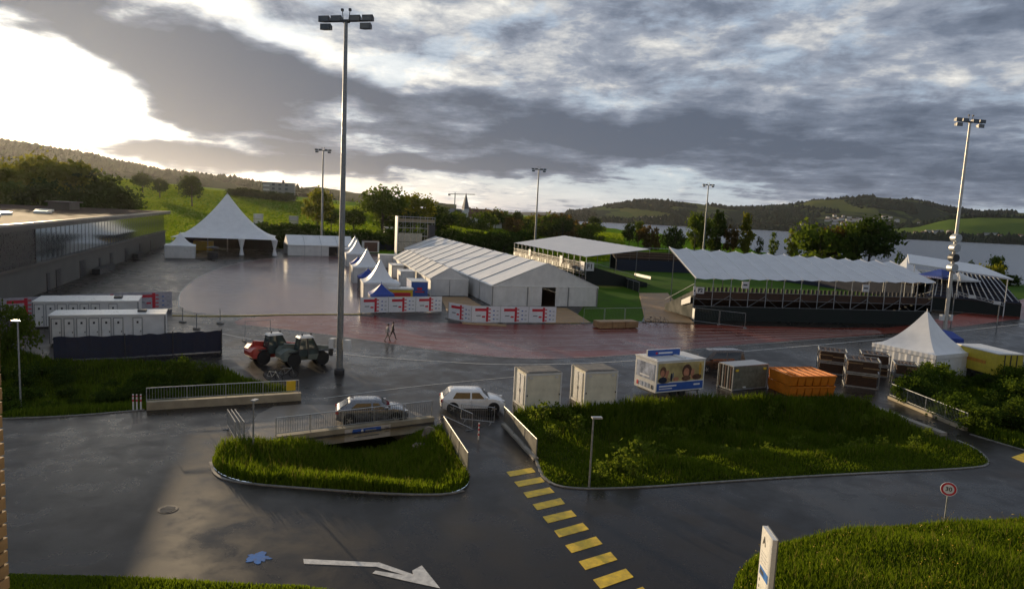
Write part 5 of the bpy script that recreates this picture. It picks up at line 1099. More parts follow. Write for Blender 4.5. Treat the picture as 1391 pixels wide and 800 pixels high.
def telehandler(label, c, rz, paint, boomp, cabm, tall=2.5):
    o = thing('telehandler', label, 'telehandler', (*c, 0), rz)
    put(MB().loft([[(-2.1, -.55, .55), (-2.1, .55, .55), (-2.1, .55, 1.05), (-2.1, -.55, 1.05)], [(-1.8, -.8, .5), (-1.8, .8, .5), (-1.8, .8, 1.3), (-1.8, -.8, 1.3)], [(.2, -.8, .5), (.2, .8, .5), (.2, .8, 1.25), (.2, -.8, 1.25)], [(1.7, -.65, .55), (1.7, .65, .55), (1.7, .65, 1.0), (1.7, -.65, 1.0)]]), 'chassis', paint, o)
    put(MB().loft([[(-2.35, -.95, .75), (-2.35, -.1, .75), (-2.35, -.1, 1.25), (-2.35, -.95, 1.2)], [(-2.0, -1.1, .6), (-2.0, -.1, .6), (-2.0, -.1, 1.6), (-2.0, -1.1, 1.5)], [(-.6, -1.1, .6), (-.6, -.1, .6), (-.6, -.1, 1.7), (-.6, -1.1, 1.55)], [(.3, -1.0, .7), (.3, -.1, .7), (.3, -.1, 1.25), (.3, -1.0, 1.2)]]), 'engine_hood', paint, o, smooth=True)
    zc0 = .85; cb = put(MB().loft([[(-1.0, .14, zc0), (.85, .14, zc0), (.85, 1.12, zc0), (-1.0, 1.12, zc0)], [(-1.0, .14, 1.45), (.75, .14, 1.45), (.75, 1.12, 1.45), (-1.0, 1.12, 1.45)], [(-.8, .18, tall-.15), (.25, .18, tall-.15), (.25, 1.04, tall-.15), (-.8, 1.04, tall-.15)]]), 'cab_glass', CABGL, o)
    for a, m_, b in (((-1.0, .13), (-1.0, .13), (-.8, .17)), ((.86, .13), (.76, .13), (.26, .17)), ((.86, 1.13), (.76, 1.13), (.26, 1.05)), ((-1.0, 1.13), (-1.0, 1.13), (-.8, 1.05))): put(MB().tube((*a, zc0), (*m_, 1.45), .06, 5).tube((*m_, 1.45), (*b, tall-.12), .06, 5), 'cab_pillar', cabm, o)
    put(MB().tube((-.15, 1.14, zc0), (-.2, 1.06, tall-.12), .05, 5), 'cab_pillar', cabm, o); put(MB().box(-1.02, .86, 1.10, 1.15, 1.40, 1.47), 'cab_rail', cabm, o)
    put(MB().loft([[(-.95, .10, tall-.15), (.42, .10, tall-.15), (.42, 1.14, tall-.15), (-.95, 1.14, tall-.15)], [(-.8, .2, tall), (.3, .2, tall), (.3, 1.04, tall), (-.8, 1.04, tall)]]), 'cab_roof', WHITEPL, o); put(MB().box(-.15, .84, 1.125, 1.17, .55, 1.0), 'cab_door', paint, o)
    put(MB().loft([[(-2.45, -.7, .75), (-2.45, .7, .75), (-2.45, .7, 1.05), (-2.45, -.7, 1.05)], [(-2.25, -.95, .55), (-2.25, .95, .55), (-2.25, .9, 1.3), (-2.25, -.9, 1.3)], [(-1.75, -1.0, .55), (-1.75, 1.0, .55), (-1.75, .9, 1.5), (-1.75, -.9, 1.5)], [(-1.1, -.9, .7), (-1.1, .95, .7), (-1.1, .85, 1.35), (-1.1, -.85, 1.4)]]), 'counterweight', paint, o, smooth=True)
    put(MB().lathe([(.07, 0), (.07, .16)], 8, (-.5, .6, tall)), 'beacon', DARKST, o); put(MB().box(.36, .5, .2, .34, tall-.05, tall+.1), 'work_lamp', DARKST, o)
    bm_ = MB(); M = Matrix.Translation((-1.9, -.05, 1.65)) @ Matrix.Rotation(R_(6), 4, 'Y')
    for x0, x1, s in ((0, 3.4, .17), (3.3, 4.4, .13)): b2 = MB().box(x0, x1, -s, s, -s*1.15, s*1.15); bm_.add([M @ Vector(v) for v in b2.v], b2.f)
    bo = put(bm_, 'boom', boomp, o); h2 = MB().ob((0, 0, 0), (.25, .5, .7)); put(MB().add([M @ (Vector(v)+Vector((4.45, 0, -.35))) for v in h2.v], h2.f), 'fork_carriage', DARKST, bo); put(MB().tube((-.6, -.05, 1.2), tuple(M @ Vector((2.6, 0, -.15))), .06, 6), 'lift_ram', GALV, bo)
    for x in (-1.35, 1.25):
        for y in (-.98, .98): wheel(o, x, y, .58, .42, boomp)
    for x in (-1.35, 1.25):
        for y in (-.98, .98): put(MB().ob((x, y, 1.22), (.95, .44, .05)), 'mudguard', BLACK, o)
    for ch in [o]+list(o.children):                      # cab on the near side
        for c2 in list(ch.children)+([ch] if ch.type == 'MESH' else []):
            if c2.type == 'MESH' and not c2.get('flipped'): c2.data.transform(Matrix.Diagonal((1, -1, 1, 1))); c2.data.flip_normals(); c2['flipped'] = 1
    for ch in o.children_recursive: del ch['flipped']
    return o
CABGL = glass_mat('cab_glass', (0.05, 0.075, 0.075), 0.04); TRED = mat('red_machine_paint', (0.42, 0.035, 0.02), 0.4, var=0.1, coat=.4); TGREY = mat('grey_machine_paint', (0.13, 0.155, 0.135), 0.4, var=0.1); TBLK = mat('black_machine_paint', (0.03, 0.03, 0.03), 0.5)
telehandler('red telehandler with lowered boom parked by the mobile fence', G(372, 490), R_(42), TRED, TRED, TBLK).scale = (.9, .9, .98)
telehandler('grey and black telehandler parked next to the red one', G(414, 494), R_(38), TGREY, TGREY, TBLK).scale = (.9, .9, .98)
# ------------------------------------------------------------------ bicycles
def bicycle(label, c, rz, lean=.15, m=DARKST):
    o = thing('bicycle', label, 'bicycle', (*c, 0), rz, 'bicycles'); o.rotation_euler = (lean, 0, rz)
    for x in (-.52, .52):
        w_ = put(MB().torus((x, 0, .34), .33, .022, 'Y', 18, 5), 'wheel', TIRE, o); sp = MB()
        for k in range(6): a = k*math.pi/6; sp.tube((x-.32*math.cos(a), 0, .34-.32*math.sin(a)), (x+.32*math.cos(a), 0, .34+.32*math.sin(a)), .004, 3)
        put(sp, 'spokes', GALV, w_, kind='stuff')
    put(MB().path([(-.52, 0, .34), (-.08, 0, .32), (-.2, 0, .82), (-.52, 0, .34)], .016).path([(-.08, 0, .32), (.36, 0, .78), (-.19, 0, .76)], .018).tube((.34, 0, .9), (.52, 0, .34), .017), 'frame', m, o)
    put(MB().ob((-.22, 0, .92), (.26, .14, .06)).tube((-.2, 0, .82), (-.22, 0, .92), .015), 'saddle', BLACK, o); put(MB().path([(.25, -.28, .98), (.34, 0, .95), (.25, .28, .98)], .014).tube((.34, 0, .88), (.34, 0, .96), .016), 'handlebar', BLACK, o)
    put(MB().lathe([(.09, -.02), (.09, .02)], 10, (-.08, .04, .32), 'Y'), 'chainring', DARKST, o); return o
bicycle('pale bicycle parked at the end of the low wall by the telehandlers', G(389, 513), R_(15), m=GALV); bicycle('dark bicycle parked before the navy screen end', G(281, 503), R_(30)); bicycle('white framed bicycle lying against the garden bank below the telehandlers', G(372, 517), R_(-20), .3, WHITEPL)
bicycle('dark bicycle leaning at the foot of the timber ramp', G(885, 440), R_(10)); bicycle('dark bicycle standing next to the other at the ramp foot', G(899, 441), R_(8), -.12)
# ------------------------------------------------------------------ people
def person(label, c, rz, shirt, trous, skin, hair, ph):
    o = thing('person', label, 'person', (*c, 0), rz, 'people walking over the track')
    V = {'pel': (0, 0, .93), 'wai': (.02, 0, 1.12), 'che': (.04, 0, 1.36), 'nec': (.05, 0, 1.52), 'hea': (.07, 0, 1.63), 'top': (.07, 0, 1.73)}
    J = [(0, 0, .93, .135), (.02, 0, 1.12, .125), (.04, 0, 1.36, .145), (.05, 0, 1.50, .055), (.07, 0, 1.62, .088), (.07, 0, 1.72, .07)]; E_ = [(0, 1), (1, 2), (2, 3), (3, 4), (4, 5)]
    for s in (-1, 1):
        st = s*ph; i = len(J)
        J += [(.0, s*.10, .88, .095), (.16*st+.04, s*.10, .50, .065), (.30*st-.05*(st < 0), s*.10, .10, .045), (.30*st+.14, s*.11, .045, .04)]; E_ += [(0, i), (i, i+1), (i+1, i+2), (i+2, i+3)]
        k = len(J); J += [(.04, s*.19, 1.40, .06), (-.10*st, s*.25, 1.14, .046), (-.20*st+.06, s*.24, .90, .036), (-.22*st+.08, s*.24, .82, .03)]; E_ += [(2, k), (k, k+1), (k+1, k+2), (k+2, k+3)]
    me = bpy.data.meshes.new('body'); me.from_pydata([j[:3] for j in J], E_, []); b = link('body', me, None, o)
    me.skin_vertices if me.skin_vertices else None
    md = b.modifiers.new('skin', 'SKIN')
    if not me.skin_vertices: 
        bm = bmesh.new(); bm.from_mesh(me); bm.verts.layers.skin.verify(); bm.to_mesh(me); bm.free()
    for v, j in zip(me.skin_vertices[0].data, J): v.radius = (j[3], j[3])
    me.skin_vertices[0].data[0].use_root = True; b.modifiers.new('sub', 'SUBSURF').levels = 1; b.modifiers['sub'].render_levels = 1
    bpy.context.view_layer.update(); m2 = bpy.data.meshes.new_from_object(b.evaluated_get(bpy.context.evaluated_depsgraph_get())); b.modifiers.clear(); b.data = m2; m2.materials.clear()
    for m in (shirt, trous, skin, BLACK): m2.materials.append(m)
    for p in m2.polygons:
        z = p.center.z; y = abs(p.center.y); p.use_smooth = True
        p.material_index = 2 if z > 1.49 or (z < .88 and y > .195) else 3 if z < .1 else 1 if z < .95 and y < .2 else 0
    put(MB().lathe([(.10, 1.63), (.105, 1.68), (.085, 1.745), (.03, 1.77)], 10, (.055, 0, 0)), 'hair', hair, o, smooth=True)
    return o
SKIN = mat('skin', (0.42, 0.25, 0.18), 0.6); HAIR = mat('dark_hair', (0.03, 0.02, 0.015), 0.7)
person('person in a pale grey jacket walking over the wet track', G(526, 464), R_(25), mat('grey_jacket', (0.33, 0.31, 0.29), 0.8), mat('beige_trousers', (0.22, 0.19, 0.16), 0.8), SKIN, HAIR, .9)
person('person in dark clothes walking over the wet track', G(533, 461), R_(28), mat('black_jacket', (0.02, 0.02, 0.022), 0.8), mat('dark_trousers', (0.03, 0.03, 0.035), 0.8), SKIN, HAIR, -1.0)
# ------------------------------------------------------------------ white containers
def box_container(label, A, B, Cc, h, group):
    """A far left, B near left, C near right ground corners"""
    A, B, Cc = Vector(A), Vector(B), Vector(Cc); ang = math.atan2((Cc-B).y, (Cc-B).x); w = (Cc-B).length; d = (A-B).length
    o = thing('storage_container', label, 'container', (*B, 0), ang, group); put(MB().box(.03, w-.03, .03, d-.03, .1, h-.05), 'body', mat('warm_lit_container_paint', (0.72, 0.67, 0.52), .35, var=.08, scale=1.2), o)  # cream tint stands in for warm light bounced onto the white fronts
    put(MB().box(0, w, 0, d, h-.045, h).box(.2, w-.2, .2, d-.2, h+.001, h+.03), 'roof', mat('dusty_roof', (0.20, 0.18, 0.15), 0.7, var=.2), o)
    for x in (0, w): 
        for y in (0, d): put(MB().box(x-.045, x+.045, y-.045, y+.045, .0, h-.05), 'corner_post', WHITED, o)
    put(MB().box(0, w, -.02, .02, .02, .16), 'bottom_rail', WHITED, o); put(MB().box(0, w, -.02, .02, h-.2, h-.052), 'top_rail', WHITED, o); put(MB().box(-.02, .02, 0, d, .02, .16), 'bottom_rail', WHITED, o)
    dr = put(MB().box(-.012, .025, d*.2, d*.8, .2, h-.25), 'door', WHITEPL, o); put(MB().box(-.05, -.013, d*.5-.03, d*.5+.03, 1.0, 1.2), 'handle', DARKST, dr); put(MB().box(-.03, -.013, d*.5-.008, d*.5+.008, .2, h-.25), 'door_gap', DARKST, dr)
    for x in (.25, w-.45): put(MB().box(x, x+.22, -.025, -.002, h-.42, h-.28), 'vent', WHITED, o)
    for x in (.06, w-.1): put(MB().box(x, x+.08, .02-.06, .029, .9, 1.0), 'lug', DARKST, o)
    return o
box_container('white steel container standing next to the white hatchback', G(700, 545), G(713, 556.5), G(760, 553.5), 2.5, 'white containers'); box_container('white steel container between the other container and the advertising trailer', G(776, 541), G(793, 552.5), G(836, 550), 2.5, 'white containers')
# ------------------------------------------------------------------ advertising trailer
A, B, Cc = Vector(G(868, 522, .45)), Vector(G(890, 534, .45)), Vector(G(955, 528, .45)); ang = math.atan2((Cc-B).y, (Cc-B).x); w = (Cc-B).length; d = (A-B).length
o = thing('advertising_trailer', 'white advertising trailer with a big photo print and blue stripe', 'trailer', (*B, 0), ang); z0, z1 = .45, 2.75
put(MB().box(0, w, 0, d, z0, z1), 'body', WHITEPL, o); put(MB().box(-.05, w+.05, -.05, d+.05, z1+.002, z1+.08), 'roof', WHITED, o)
def picture_material():
    """blurred warm print: skin tones, dark hair shapes, yellow ground"""
    m = bpy.data.materials.new('photo_print'); m.use_nodes = True; t = NT(m.node_tree); b = t.n['Principled BSDF']; tc = t.new('ShaderNodeTexCoord').outputs['Object']
    n1 = t.noise(tc, 1.6, 2, .5, .8); n2 = t.noise(tc, 3.5, 3, .5, .5)
    c = t.ramp(n1, [(.35, (.10, .035, .02)), (.47, (.52, .22, .12)), (.55, (.62, .34, .17)), (.66, (.60, .46, .18))]); c = t.mix(t.smooth(n2, .55, .62), c, (.09, .04, .03)); t.put(b.inputs[0], c); b.inputs['Roughness'].default_value = .35; return m
pic = put(MB().box(.12, w-.12, -.02, -.002, z0+.78, z1-.12), 'photo_panel', mat('yellow_print_ground', (0.58, 0.46, 0.20), .4, var=.25, scale=.7), o)
SKP = mat('print_skin', (0.50, 0.22, 0.13), .4, var=.15, scale=3); HRP = mat('print_hair', (0.10, 0.045, 0.028), .4, var=.25, scale=4)
def ell(cx, cz, rx, rz, m, y, nm, n=14): put(MB().prism([(cx+rx*math.cos(i/n*6.2832), cz+rz*math.sin(i/n*6.2832)) for i in range(n)], 0, .003).v and MB().add([(cx+rx*math.cos(i/n*6.2832), y, cz+rz*math.sin(i/n*6.2832)) for i in range(n)], [tuple(range(n))]), nm, m, pic)
zc = z0+1.45
PH2 = mat('print_brown', (0.17, 0.085, 0.05), .4, var=.3, scale=5); PSH = mat('print_shadow', (0.30, 0.22, 0.10), .4, var=.3, scale=2)
for k, (x, z, rx, rz, m) in enumerate([(.70, -.55, .62, .22, PSH), (.55, .10, .30, .40, PH2), (.50, -.02, .19, .27, SKP), (.86, -.20, .12, .40, SKP), (.98, .02, .09, .20, SKP), (.55, -.52, .40, .24, NAVY), (1.30, -.35, .10, .34, NAVY), (1.44, -.22, .07, .24, GALVD), (1.72, -.50, .28, .16, SKP),
    (2.66, .06, .46, .52, HRP), (2.62, -.06, .27, .36, SKP), (2.62, -.50, .44, .20, PH2), (3.16, -.18, .15, .38, SKP), (3.28, -.02, .07, .24, SKP), (3.60, -.44, .46, .22, HRP), (3.86, .16, .13, .48, mat('print_ochre', (0.62, 0.36, 0.05), .4))]): ell(x*w/4.3, zc+z, rx, rz, m, -.0225-k*.0006, 'printed_shape')
blp = put(MB().box(.1, w-.1, -.02, -.002, z0+.1, z0+.68), 'blue_stripe', BLUEPR, o); put(MB().box(.3, 1.9, -.026, -.021, z0+.42, z0+.52).box(.3, 1.5, -.026, -.021, z0+.24, z0+.31).box(w-1.0, w-.4, -.026, -.021, z0+.38, z0+.5), 'printed_lines', WHITEPR, blp, kind='stuff')
sd_ = put(MB().box(-.02, -.002, .25, d-.2, z0+.85, z1-.25), 'side_print', mat('blue_grey_print', (0.40, 0.45, 0.56), .4, var=.3, scale=1.5), o); put(MB().box(-.027, -.021, d*.3, d*.75, z0+1.0, z0+1.12), 'printed_line', WHITEPR, sd_)
for y in (.35, d-.5): put(MB().box(-.024, -.003, y, y+.2, z0+.2, z0+.5), 'logo', REDP if y > 1 else NAVY, o)
for k in range(3): put(MB().box(-.022, -.003, .8+k*.4, 1.05+k*.4, z0+.2, z0+.55), 'window_print', mat('pale_blue_print', (0.45, 0.50, 0.60), .4), o)
tp = put(MB().box(.15, w*.72, d*.55, d*.55+.12, z1+.08, z1+.62), 'roof_sign', WHITEPL, o); bp_ = put(MB().box(.2, w*.72-.05, d*.55-.02, d*.55-.002, z1+.12, z1+.58), 'sign_panel', BLUEPR, tp)
put(MB().box(.1, .25, .2, d-.2, z1+.083, z1+.16), 'roof_rib', WHITEPL, o); put(MB().box(w*.55, w*.62, .2, d*.5, z1+.083, z1+.2), 'roof_rib', WHITEPL, o)
put(MB().box(w*.26, w*.55, d*.55-.026, d*.55-.021, z1+.28, z1+.40), 'printed_line', WHITEPR, tp)
put(MB().box(w*.20, w*.24, d*.55-.026, d*.55-.021, z1+.26, z1+.42), 'logo', REDP, tp)
for x in (w*.38, w*.56): wheel(o, x, .14, .3, .2)
put(MB().box(.1, w-.1, .3, d-.3, z0-.16, z0-.003), 'chassis', DARKST, o)
for x in (.3, w-.3): put(MB().tube((x, .3, 0), (x, .3, z0-.1), .05, 6), 'support_leg', DARKST, o)
put(MB().tube((w, d/2, z0-.05), (w+1.2, d/2, z0), .05, 6), 'drawbar', DARKST, o)
# ------------------------------------------------------------------ grey crate, orange bins, timber racks
A, B, Cc = Vector(G(981, 525)), Vector(G(994, 531.5)), Vector(G(1041, 527)); ang = math.atan2((Cc-B).y, (Cc-B).x); w = (Cc-B).length; d = max(1.6, (A-B).length)
MESHG = mat('grey_green_panel', (0.17, 0.165, 0.12), 0.55, .2, var=.2, scale=3)
o = thing('frame_container', 'grey green metal box container with ribbed end beside the orange bins', 'container', (*B, 0), ang); put(MB().box(.06, w-.06, .04, d-.04, .14, 1.92), 'body', MESHG, o); put(MB().box(0, w, 0, d, 1.923, 2.0), 'lid', GALV, o); put(MB().box(0, w, 0, d, .03, .137), 'base_frame', GALV, o)
for x in (0, w):
    for y in (0, d): put(MB().box(x-.04, x+.04, y-.04, y+.04, .0, 1.92), 'corner_post', GALV, o)
for k in range(5): put(MB().box(-.005, .055, .25+k*.28, .33+k*.28, .14, 1.92), 'rib', GALV if k % 2 else ROOFR, o)
for x in (.25, w-.5): put(MB().box(x, x+.3, -.02, .035, 1.55, 1.72), 'latch', YELLOWP, o)
put(MB().box(w*.3, w*.38, -.03, .03, .2, .3), 'lug', WHITEPL, o)
ORM = mat('orange_paint', (0.62, 0.19, 0.012), 0.42, var=.12, scale=1.5)
B = Vector(G(1094, 539)); ang = R_(14); bw = .68; bl_ = 3.1; k_ = 0
def bin_mesh():
    mb = MB(); h = .78; w2 = bw/2-.02
    mb.loft([[(-w2*.86, .12, .0), (w2*.86, .12, .0), (w2*.86, bl_-.3, .0), (-w2*.86, bl_-.3, .0)], [(-w2, 0, h), (w2, 0, h), (w2, bl_, h), (-w2, bl_, h)]], cap=False)
    mb.add([(-w2*.86, .12, .02), (w2*.86, .12, .02), (w2*.86, bl_-.3, .02), (-w2*.86, bl_-.3, .02)], [(0, 1, 2, 3)])
    mb.box(-w2-.02, w2+.02, -.04, .0, h-.08, h+.02).box(-w2-.02, w2+.02, bl_, bl_+.04, h-.08, h+.02).box(-w2-.02, -w2, 0, bl_, h-.08, h+.02).box(w2, w2+.02, 0, bl_, h-.08, h+.02); return mb
lidm = MB().add([(-bw/2+.03, 0, .66), (bw/2-.03, 0, .66), (bw/2-.03, bl_, .72), (-bw/2+.03, bl_, .72)], [(0, 1, 2, 3)])
for lay in range(2):
    for k in range(6):
        c = fr(B, ang, (k-1.6)*bw, 0); o = thing('orange_bin', ('orange metal trough bin in the top layer of the stack' if lay else 'orange metal trough bin in the bottom layer of the stack'), 'bin', (*c, lay*.83+.02), ang, 'stacked orange trough bins')
        put(bin_mesh(), 'shell', ORM, o); put(MB().add(lidm.v, lidm.f), 'fill_sheet', ORM, o)
        for y in (.5, 2.2): put(MB().box(-bw/2+.05, -bw/2+.12, y, y+.1, .78, .83), 'stacking_lug', ORM, o)
def rack(label, c, rz, w, d, h, seed, z=0, group='timber bench racks'):
    rnd = random.Random(seed); o = thing('bench_rack', label, 'rack', (*c, z), rz, group)
    for x in (0, w):
        for y in (0, d): put(MB().box(x-.04, x+.04, y-.04, y+.04, 0, h), 'post', GALVD, o)
    put(MB().box(.15, w-.15, .15, d-.15, .12, h-.14), 'packing', BROWNW, o)
    for zz in (.06, h-.06):
        for y in (0, d): put(MB().box(.05, w-.05, y-.04, y+.04, zz-.05, zz+.05), 'rail', GALV, o)
        for x in (0, w): put(MB().box(x-.04, x+.04, .05, d-.05, zz-.05, zz+.05), 'rail', GALV, o)
    n = int((h-.2)/.11)
    for k in range(n):
        zz = .13+k*.11; m = BROWNW if rnd.random() < .88 else WOOD
        put(MB().box(.08+rnd.uniform(0, .06), w*.5-.02, .08, d-.08, zz, zz+.075), 'bench_board', m, o); put(MB().box(w*.5+.02, w-.08-rnd.uniform(0, .06), .08, d-.08, zz, zz+.075), 'bench_board', BROWNW if rnd.random() < .88 else WOOD, o)
    mb = MB()
    for k in range(5): put(MB().box(.1+k*(w-.3)/5, .1+k*(w-.3)/5+.12, .1, d-.1, h-.11, h-.04), 'top_board', BROWNW, o)
    return o
ra_ = R_(-22)
for px, py, w, d, h, seed, z, lab in ((1110, 506, 2.3, 2.2, 1.05, 1, 0, 'bottom rack of brown benches left in the group, next to the orange bins'), (1110, 506, 2.3, 2.2, 1.05, 2, 1.08, 'top rack of brown benches left in the group, next to the orange bins'),
    (1147, 524, 2.5, 2.2, 1.15, 3, 0, 'bottom rack of brown benches standing in front, by the path'), (1147, 524, 2.5, 2.2, 1.15, 4, 1.18, 'top rack of brown benches with pale boards, by the path'),
    (1168, 509, 2.3, 2.0, 1.0, 5, 0, 'bottom rack of brown benches behind the front stack'), (1168, 509, 2.3, 2.0, 1.0, 6, 1.03, 'top rack of brown benches behind the front stack'), (1213, 527, 1.7, 1.8, 1.1, 7, 0, 'bottom rack of brown benches against the white pagoda'), (1213, 527, 1.7, 1.8, 1.0, 8, 1.13, 'top rack of brown benches against the white pagoda')):
    rack(lab, G(px, py), ra_, w, d, h, seed, z)
# ------------------------------------------------------------------ yellow trailer
A, B = Vector(G(1300, 467, 2.9)), Vector(G(1357, 481, 2.9)); ang = math.atan2((A-B).y, (A-B).x); L = (A-B).length
o = thing('truck_trailer', 'yellow box trailer with white roof beside the white pagoda', 'trailer', (*B, 0), ang); YT = mat('yellow_trailer_paint', (0.50, 0.40, 0.03), .45, var=.1)
put(MB().box(0, L, -2.5, 0, .95, 2.85), 'box_body', YT, o); put(MB().box(-.05, L+.05, -2.55, .05, 2.853, 2.95), 'roof', WHITEPL, o); put(MB().box(.2, L-.2, -2.2, -.2, .6, .947), 'chassis', DARKST, o)
for y in (-1.9, -1.3, -.7): put(MB().box(-.04, -.002, y, y+.08, .98, 2.8), 'door_bar', DARKST, o)
put(MB().box(-.03, -.002, -1.25, -1.2, .98, 2.8), 'door_gap', DARKST, o); put(MB().box(1.2, L-1.2, .002, .02, 1.75, 2.05), 'printed_name', mat('ochre_print', (0.45, 0.20, 0.02), .5), o)
for x in (1.2, 2.2, L-1.4):
    for y in (-2.2, -.3): wheel(o, x, y, .45, .28)
p = G(1283, 478); tag(put(MB().loft([[(-1.5, -1, 0), (1.5, -1, 0), (1.5, 1, 0), (-1.5, 1, 0)], [(-1.4, -1, 1.8), (1.4, -1, 1.6), (1.4, 1, 1.6), (-1.4, 1, 1.8)], [(-1.0, 0, 2.6), (.8, 0, 2.3), (.8, .2, 2.3), (-1, .2, 2.6)]]), 'covered_stack', BLUEF, loc=(*p, 0), rz=.3), 'blue tarpaulin covered stack behind the white pagoda', 'stack')
# lattice truss on posts by the end seating
A, B = Vector(G(1318, 447)), Vector(G(1362, 452)); p0 = D(1297, 399, 96); p1 = D(1365, 416, 92); o = thing('truss_gate', 'silver lattice truss on thin posts before the end seating', 'truss', (p0.x, p0.y, 0)); Q = p1-p0
mb = MB()
for s in (0, .35): mb.tube((0, 0, p0.z+s), (Q.x, Q.y, p1.z+s), .04, 5)
n = 14
for k in range(n): f, g2 = k/n, (k+1)/n; mb.tube((Q.x*f, Q.y*f, p0.z+(Q.z)*f+(k % 2)*.35), (Q.x*g2, Q.y*g2, p0.z+Q.z*g2+((k+1) % 2)*.35), .03, 4)
put(mb, 'lattice', GALV, o); put(MB().tube((Q.x*.9, Q.y*.9, 0), (Q.x*.9, Q.y*.9, p1.z), .07, 6), 'post', GALVD, o); put(MB().tube((0, 0, 0), (0, 0, p0.z), .07, 6), 'post', GALVD, o)
for f in (.35, .85): put(MB().ob((Q.x*f, Q.y*f, p0.z+Q.z*f+.18), (.8, .3, .42), rz=math.atan2(Q.y, Q.x)), 'lamp_box', WHITED, o)
# ------------------------------------------------------------------ bridges, walls, railings
def railing(o, A, B, z0, h, gap=.13, nm='railing', m=GALV, infill=None):
    """posts, top rail and close balusters from A to B (local points)"""
    A, B = Vector((A[0], A[1], 0)), Vector((B[0], B[1], 0)); L = (B-A).length; u = (B-A)/L; n = max(1, round(L/2.0))
    at = lambda s, z: (A.x+u.x*s, A.y+u.y*s, z)
    put(MB().tube(at(0, z0+h), at(L, z0+h), .03, 6), 'top_rail', m, o); put(MB().tube(at(0, z0+.12), at(L, z0+.12), .02, 5), 'bottom_rail', m, o)
    for k in range(n+1): put(MB().tube(at(L*k/n, z0), at(L*k/n, z0+h), .028, 6), 'post', m, o)
    if infill: put(MB().slab([at(.03, z0+.1), at(L-.03, z0+.1), at(L-.03, z0+h-.03), at(.03, z0+h-.03)], .015), 'infill_panel', infill, o)
    else:
        mb = MB(); s = gap
        while s < L: mb.tube(at(s, z0+.12), at(s, z0+h), .011, 4); s += gap
        put(mb, 'balusters', m, o, kind='stuff')
A, B = Vector(G(376, 600)), Vector(G(590, 572.5)); o = thing('road_bridge', 'low concrete road bridge with steel railing over the grassy ditch', 'bridge', (*A, 0)); d = B-A; n = Vector((-d.y, d.x)).normalized(); BEAM = mat('beige_concrete', (0.34, 0.29, 0.20), .8, var=.15, scale=1.0, bump=.2)
q = lambda p, z: (p.x, p.y, z)
Z2 = Vector((0, 0)); put(MB().loft([[q(Z2, -.55), q(Z2+n*.45, -.55), q(Z2+n*.45, .28), q(Z2, .28)], [q(d, -.55), q(d+n*.45, -.55), q(d+n*.45, .28), q(d, .28)]]), 'edge_beam', BEAM, o)
put(MB().loft([[q(Z2+n*.455, -.6), q(Z2+n*7, -.6), q(Z2+n*7, -.02), q(Z2+n*.455, -.02)], [q(d+n*.455, -.6), q(d+n*7, -.6), q(d+n*7, -.02), q(d+n*.455, -.02)]]), 'deck', CONCRETE, o)
put(MB().loft([[q(d*.86+n*.3, -1.9), q(d*1.02+n*.3, -1.9), q(d*1.02+n*4, -1.9), q(d*.86+n*4, -1.9)], [q(d*.90+n*.3, -.56), q(d*1.0+n*.3, -.56), q(d*1.0+n*4, -.56), q(d*.90+n*4, -.56)]]), 'abutment', CONCRETE, o)
put(MB().add([q(d*-.02-n*.3, -1.72), q(d*1.02-n*.3, -1.72), q(d*1.02+n*4, -1.9), q(d*-.02+n*4, -1.9)], [(0, 1, 2, 3)]), 'culvert_floor', GRASSG, o)
put(MB().add([q(d*-.02+n*4, -1.95), q(d*1.02+n*4, -1.95), q(d*1.02+n*4, -.01), q(d*-.02+n*4, -.01)], [(0, 1, 2, 3)]), 'culvert_wall', CONCRETE, o)
for f in (-.02, 1.02): put(MB().add([q(d*f-n*.0, -1.95), q(d*f+n*4, -1.95), q(d*f+n*4, -.01), q(d*f-n*.0, -.01)], [(0, 1, 2, 3)]), 'culvert_side', CONCRETE, o)
c0 = d*.0+n*.22; railing(o, c0, d*.99+n*.22, .28, 1.0)
# banner on the beam
o = thing('bridge_banner', 'white banner with dark blue lettering block hung on the bridge beam', 'banner', (*A, 0)); s = lambda f, z: (d.x*f-n.x*.03, d.y*f-n.y*.03, z); t_ = lambda f, z: (d.x*f-n.x*.045, d.y*f-n.y*.045, z)
put(MB().slab([s(.40, -.52), s(.695, -.52), s(.695, .20), s(.40, .20)], .01), 'sheet', mat('off_white_sheet', (0.50, 0.46, 0.40), .7, var=.1), o); put(MB().slab([t_(.445, -.12), t_(.635, -.12), t_(.63, .16), t_(.45, .16)], .008), 'blue_block', BLUEPR, o)
t2 = lambda f, z: (d.x*f-n.x*.06, d.y*f-n.y*.06, z)
put(MB().slab([t2(.50, -.07), t2(.52, -.07), t2(.515, .12), t2(.505, .12)], .006), 'logo', WHITEPR, o); put(MB().slab([t2(.53, -.02), t2(.60, -.02), t2(.60, .06), t2(.53, .06)], .006), 'printed_line', GALV, o)
put(MB().slab([t_(.46, -.34), t_(.62, -.34), t_(.62, -.28), t_(.46, -.28)], .008), 'printed_line', GALVD, o)
for z in (.02, -.22): put(MB().slab([t_(.655, z), t_(.685, z), t_(.685, z+.05), t_(.655, z+.05)], .008), 'printed_line', GALVD, o)
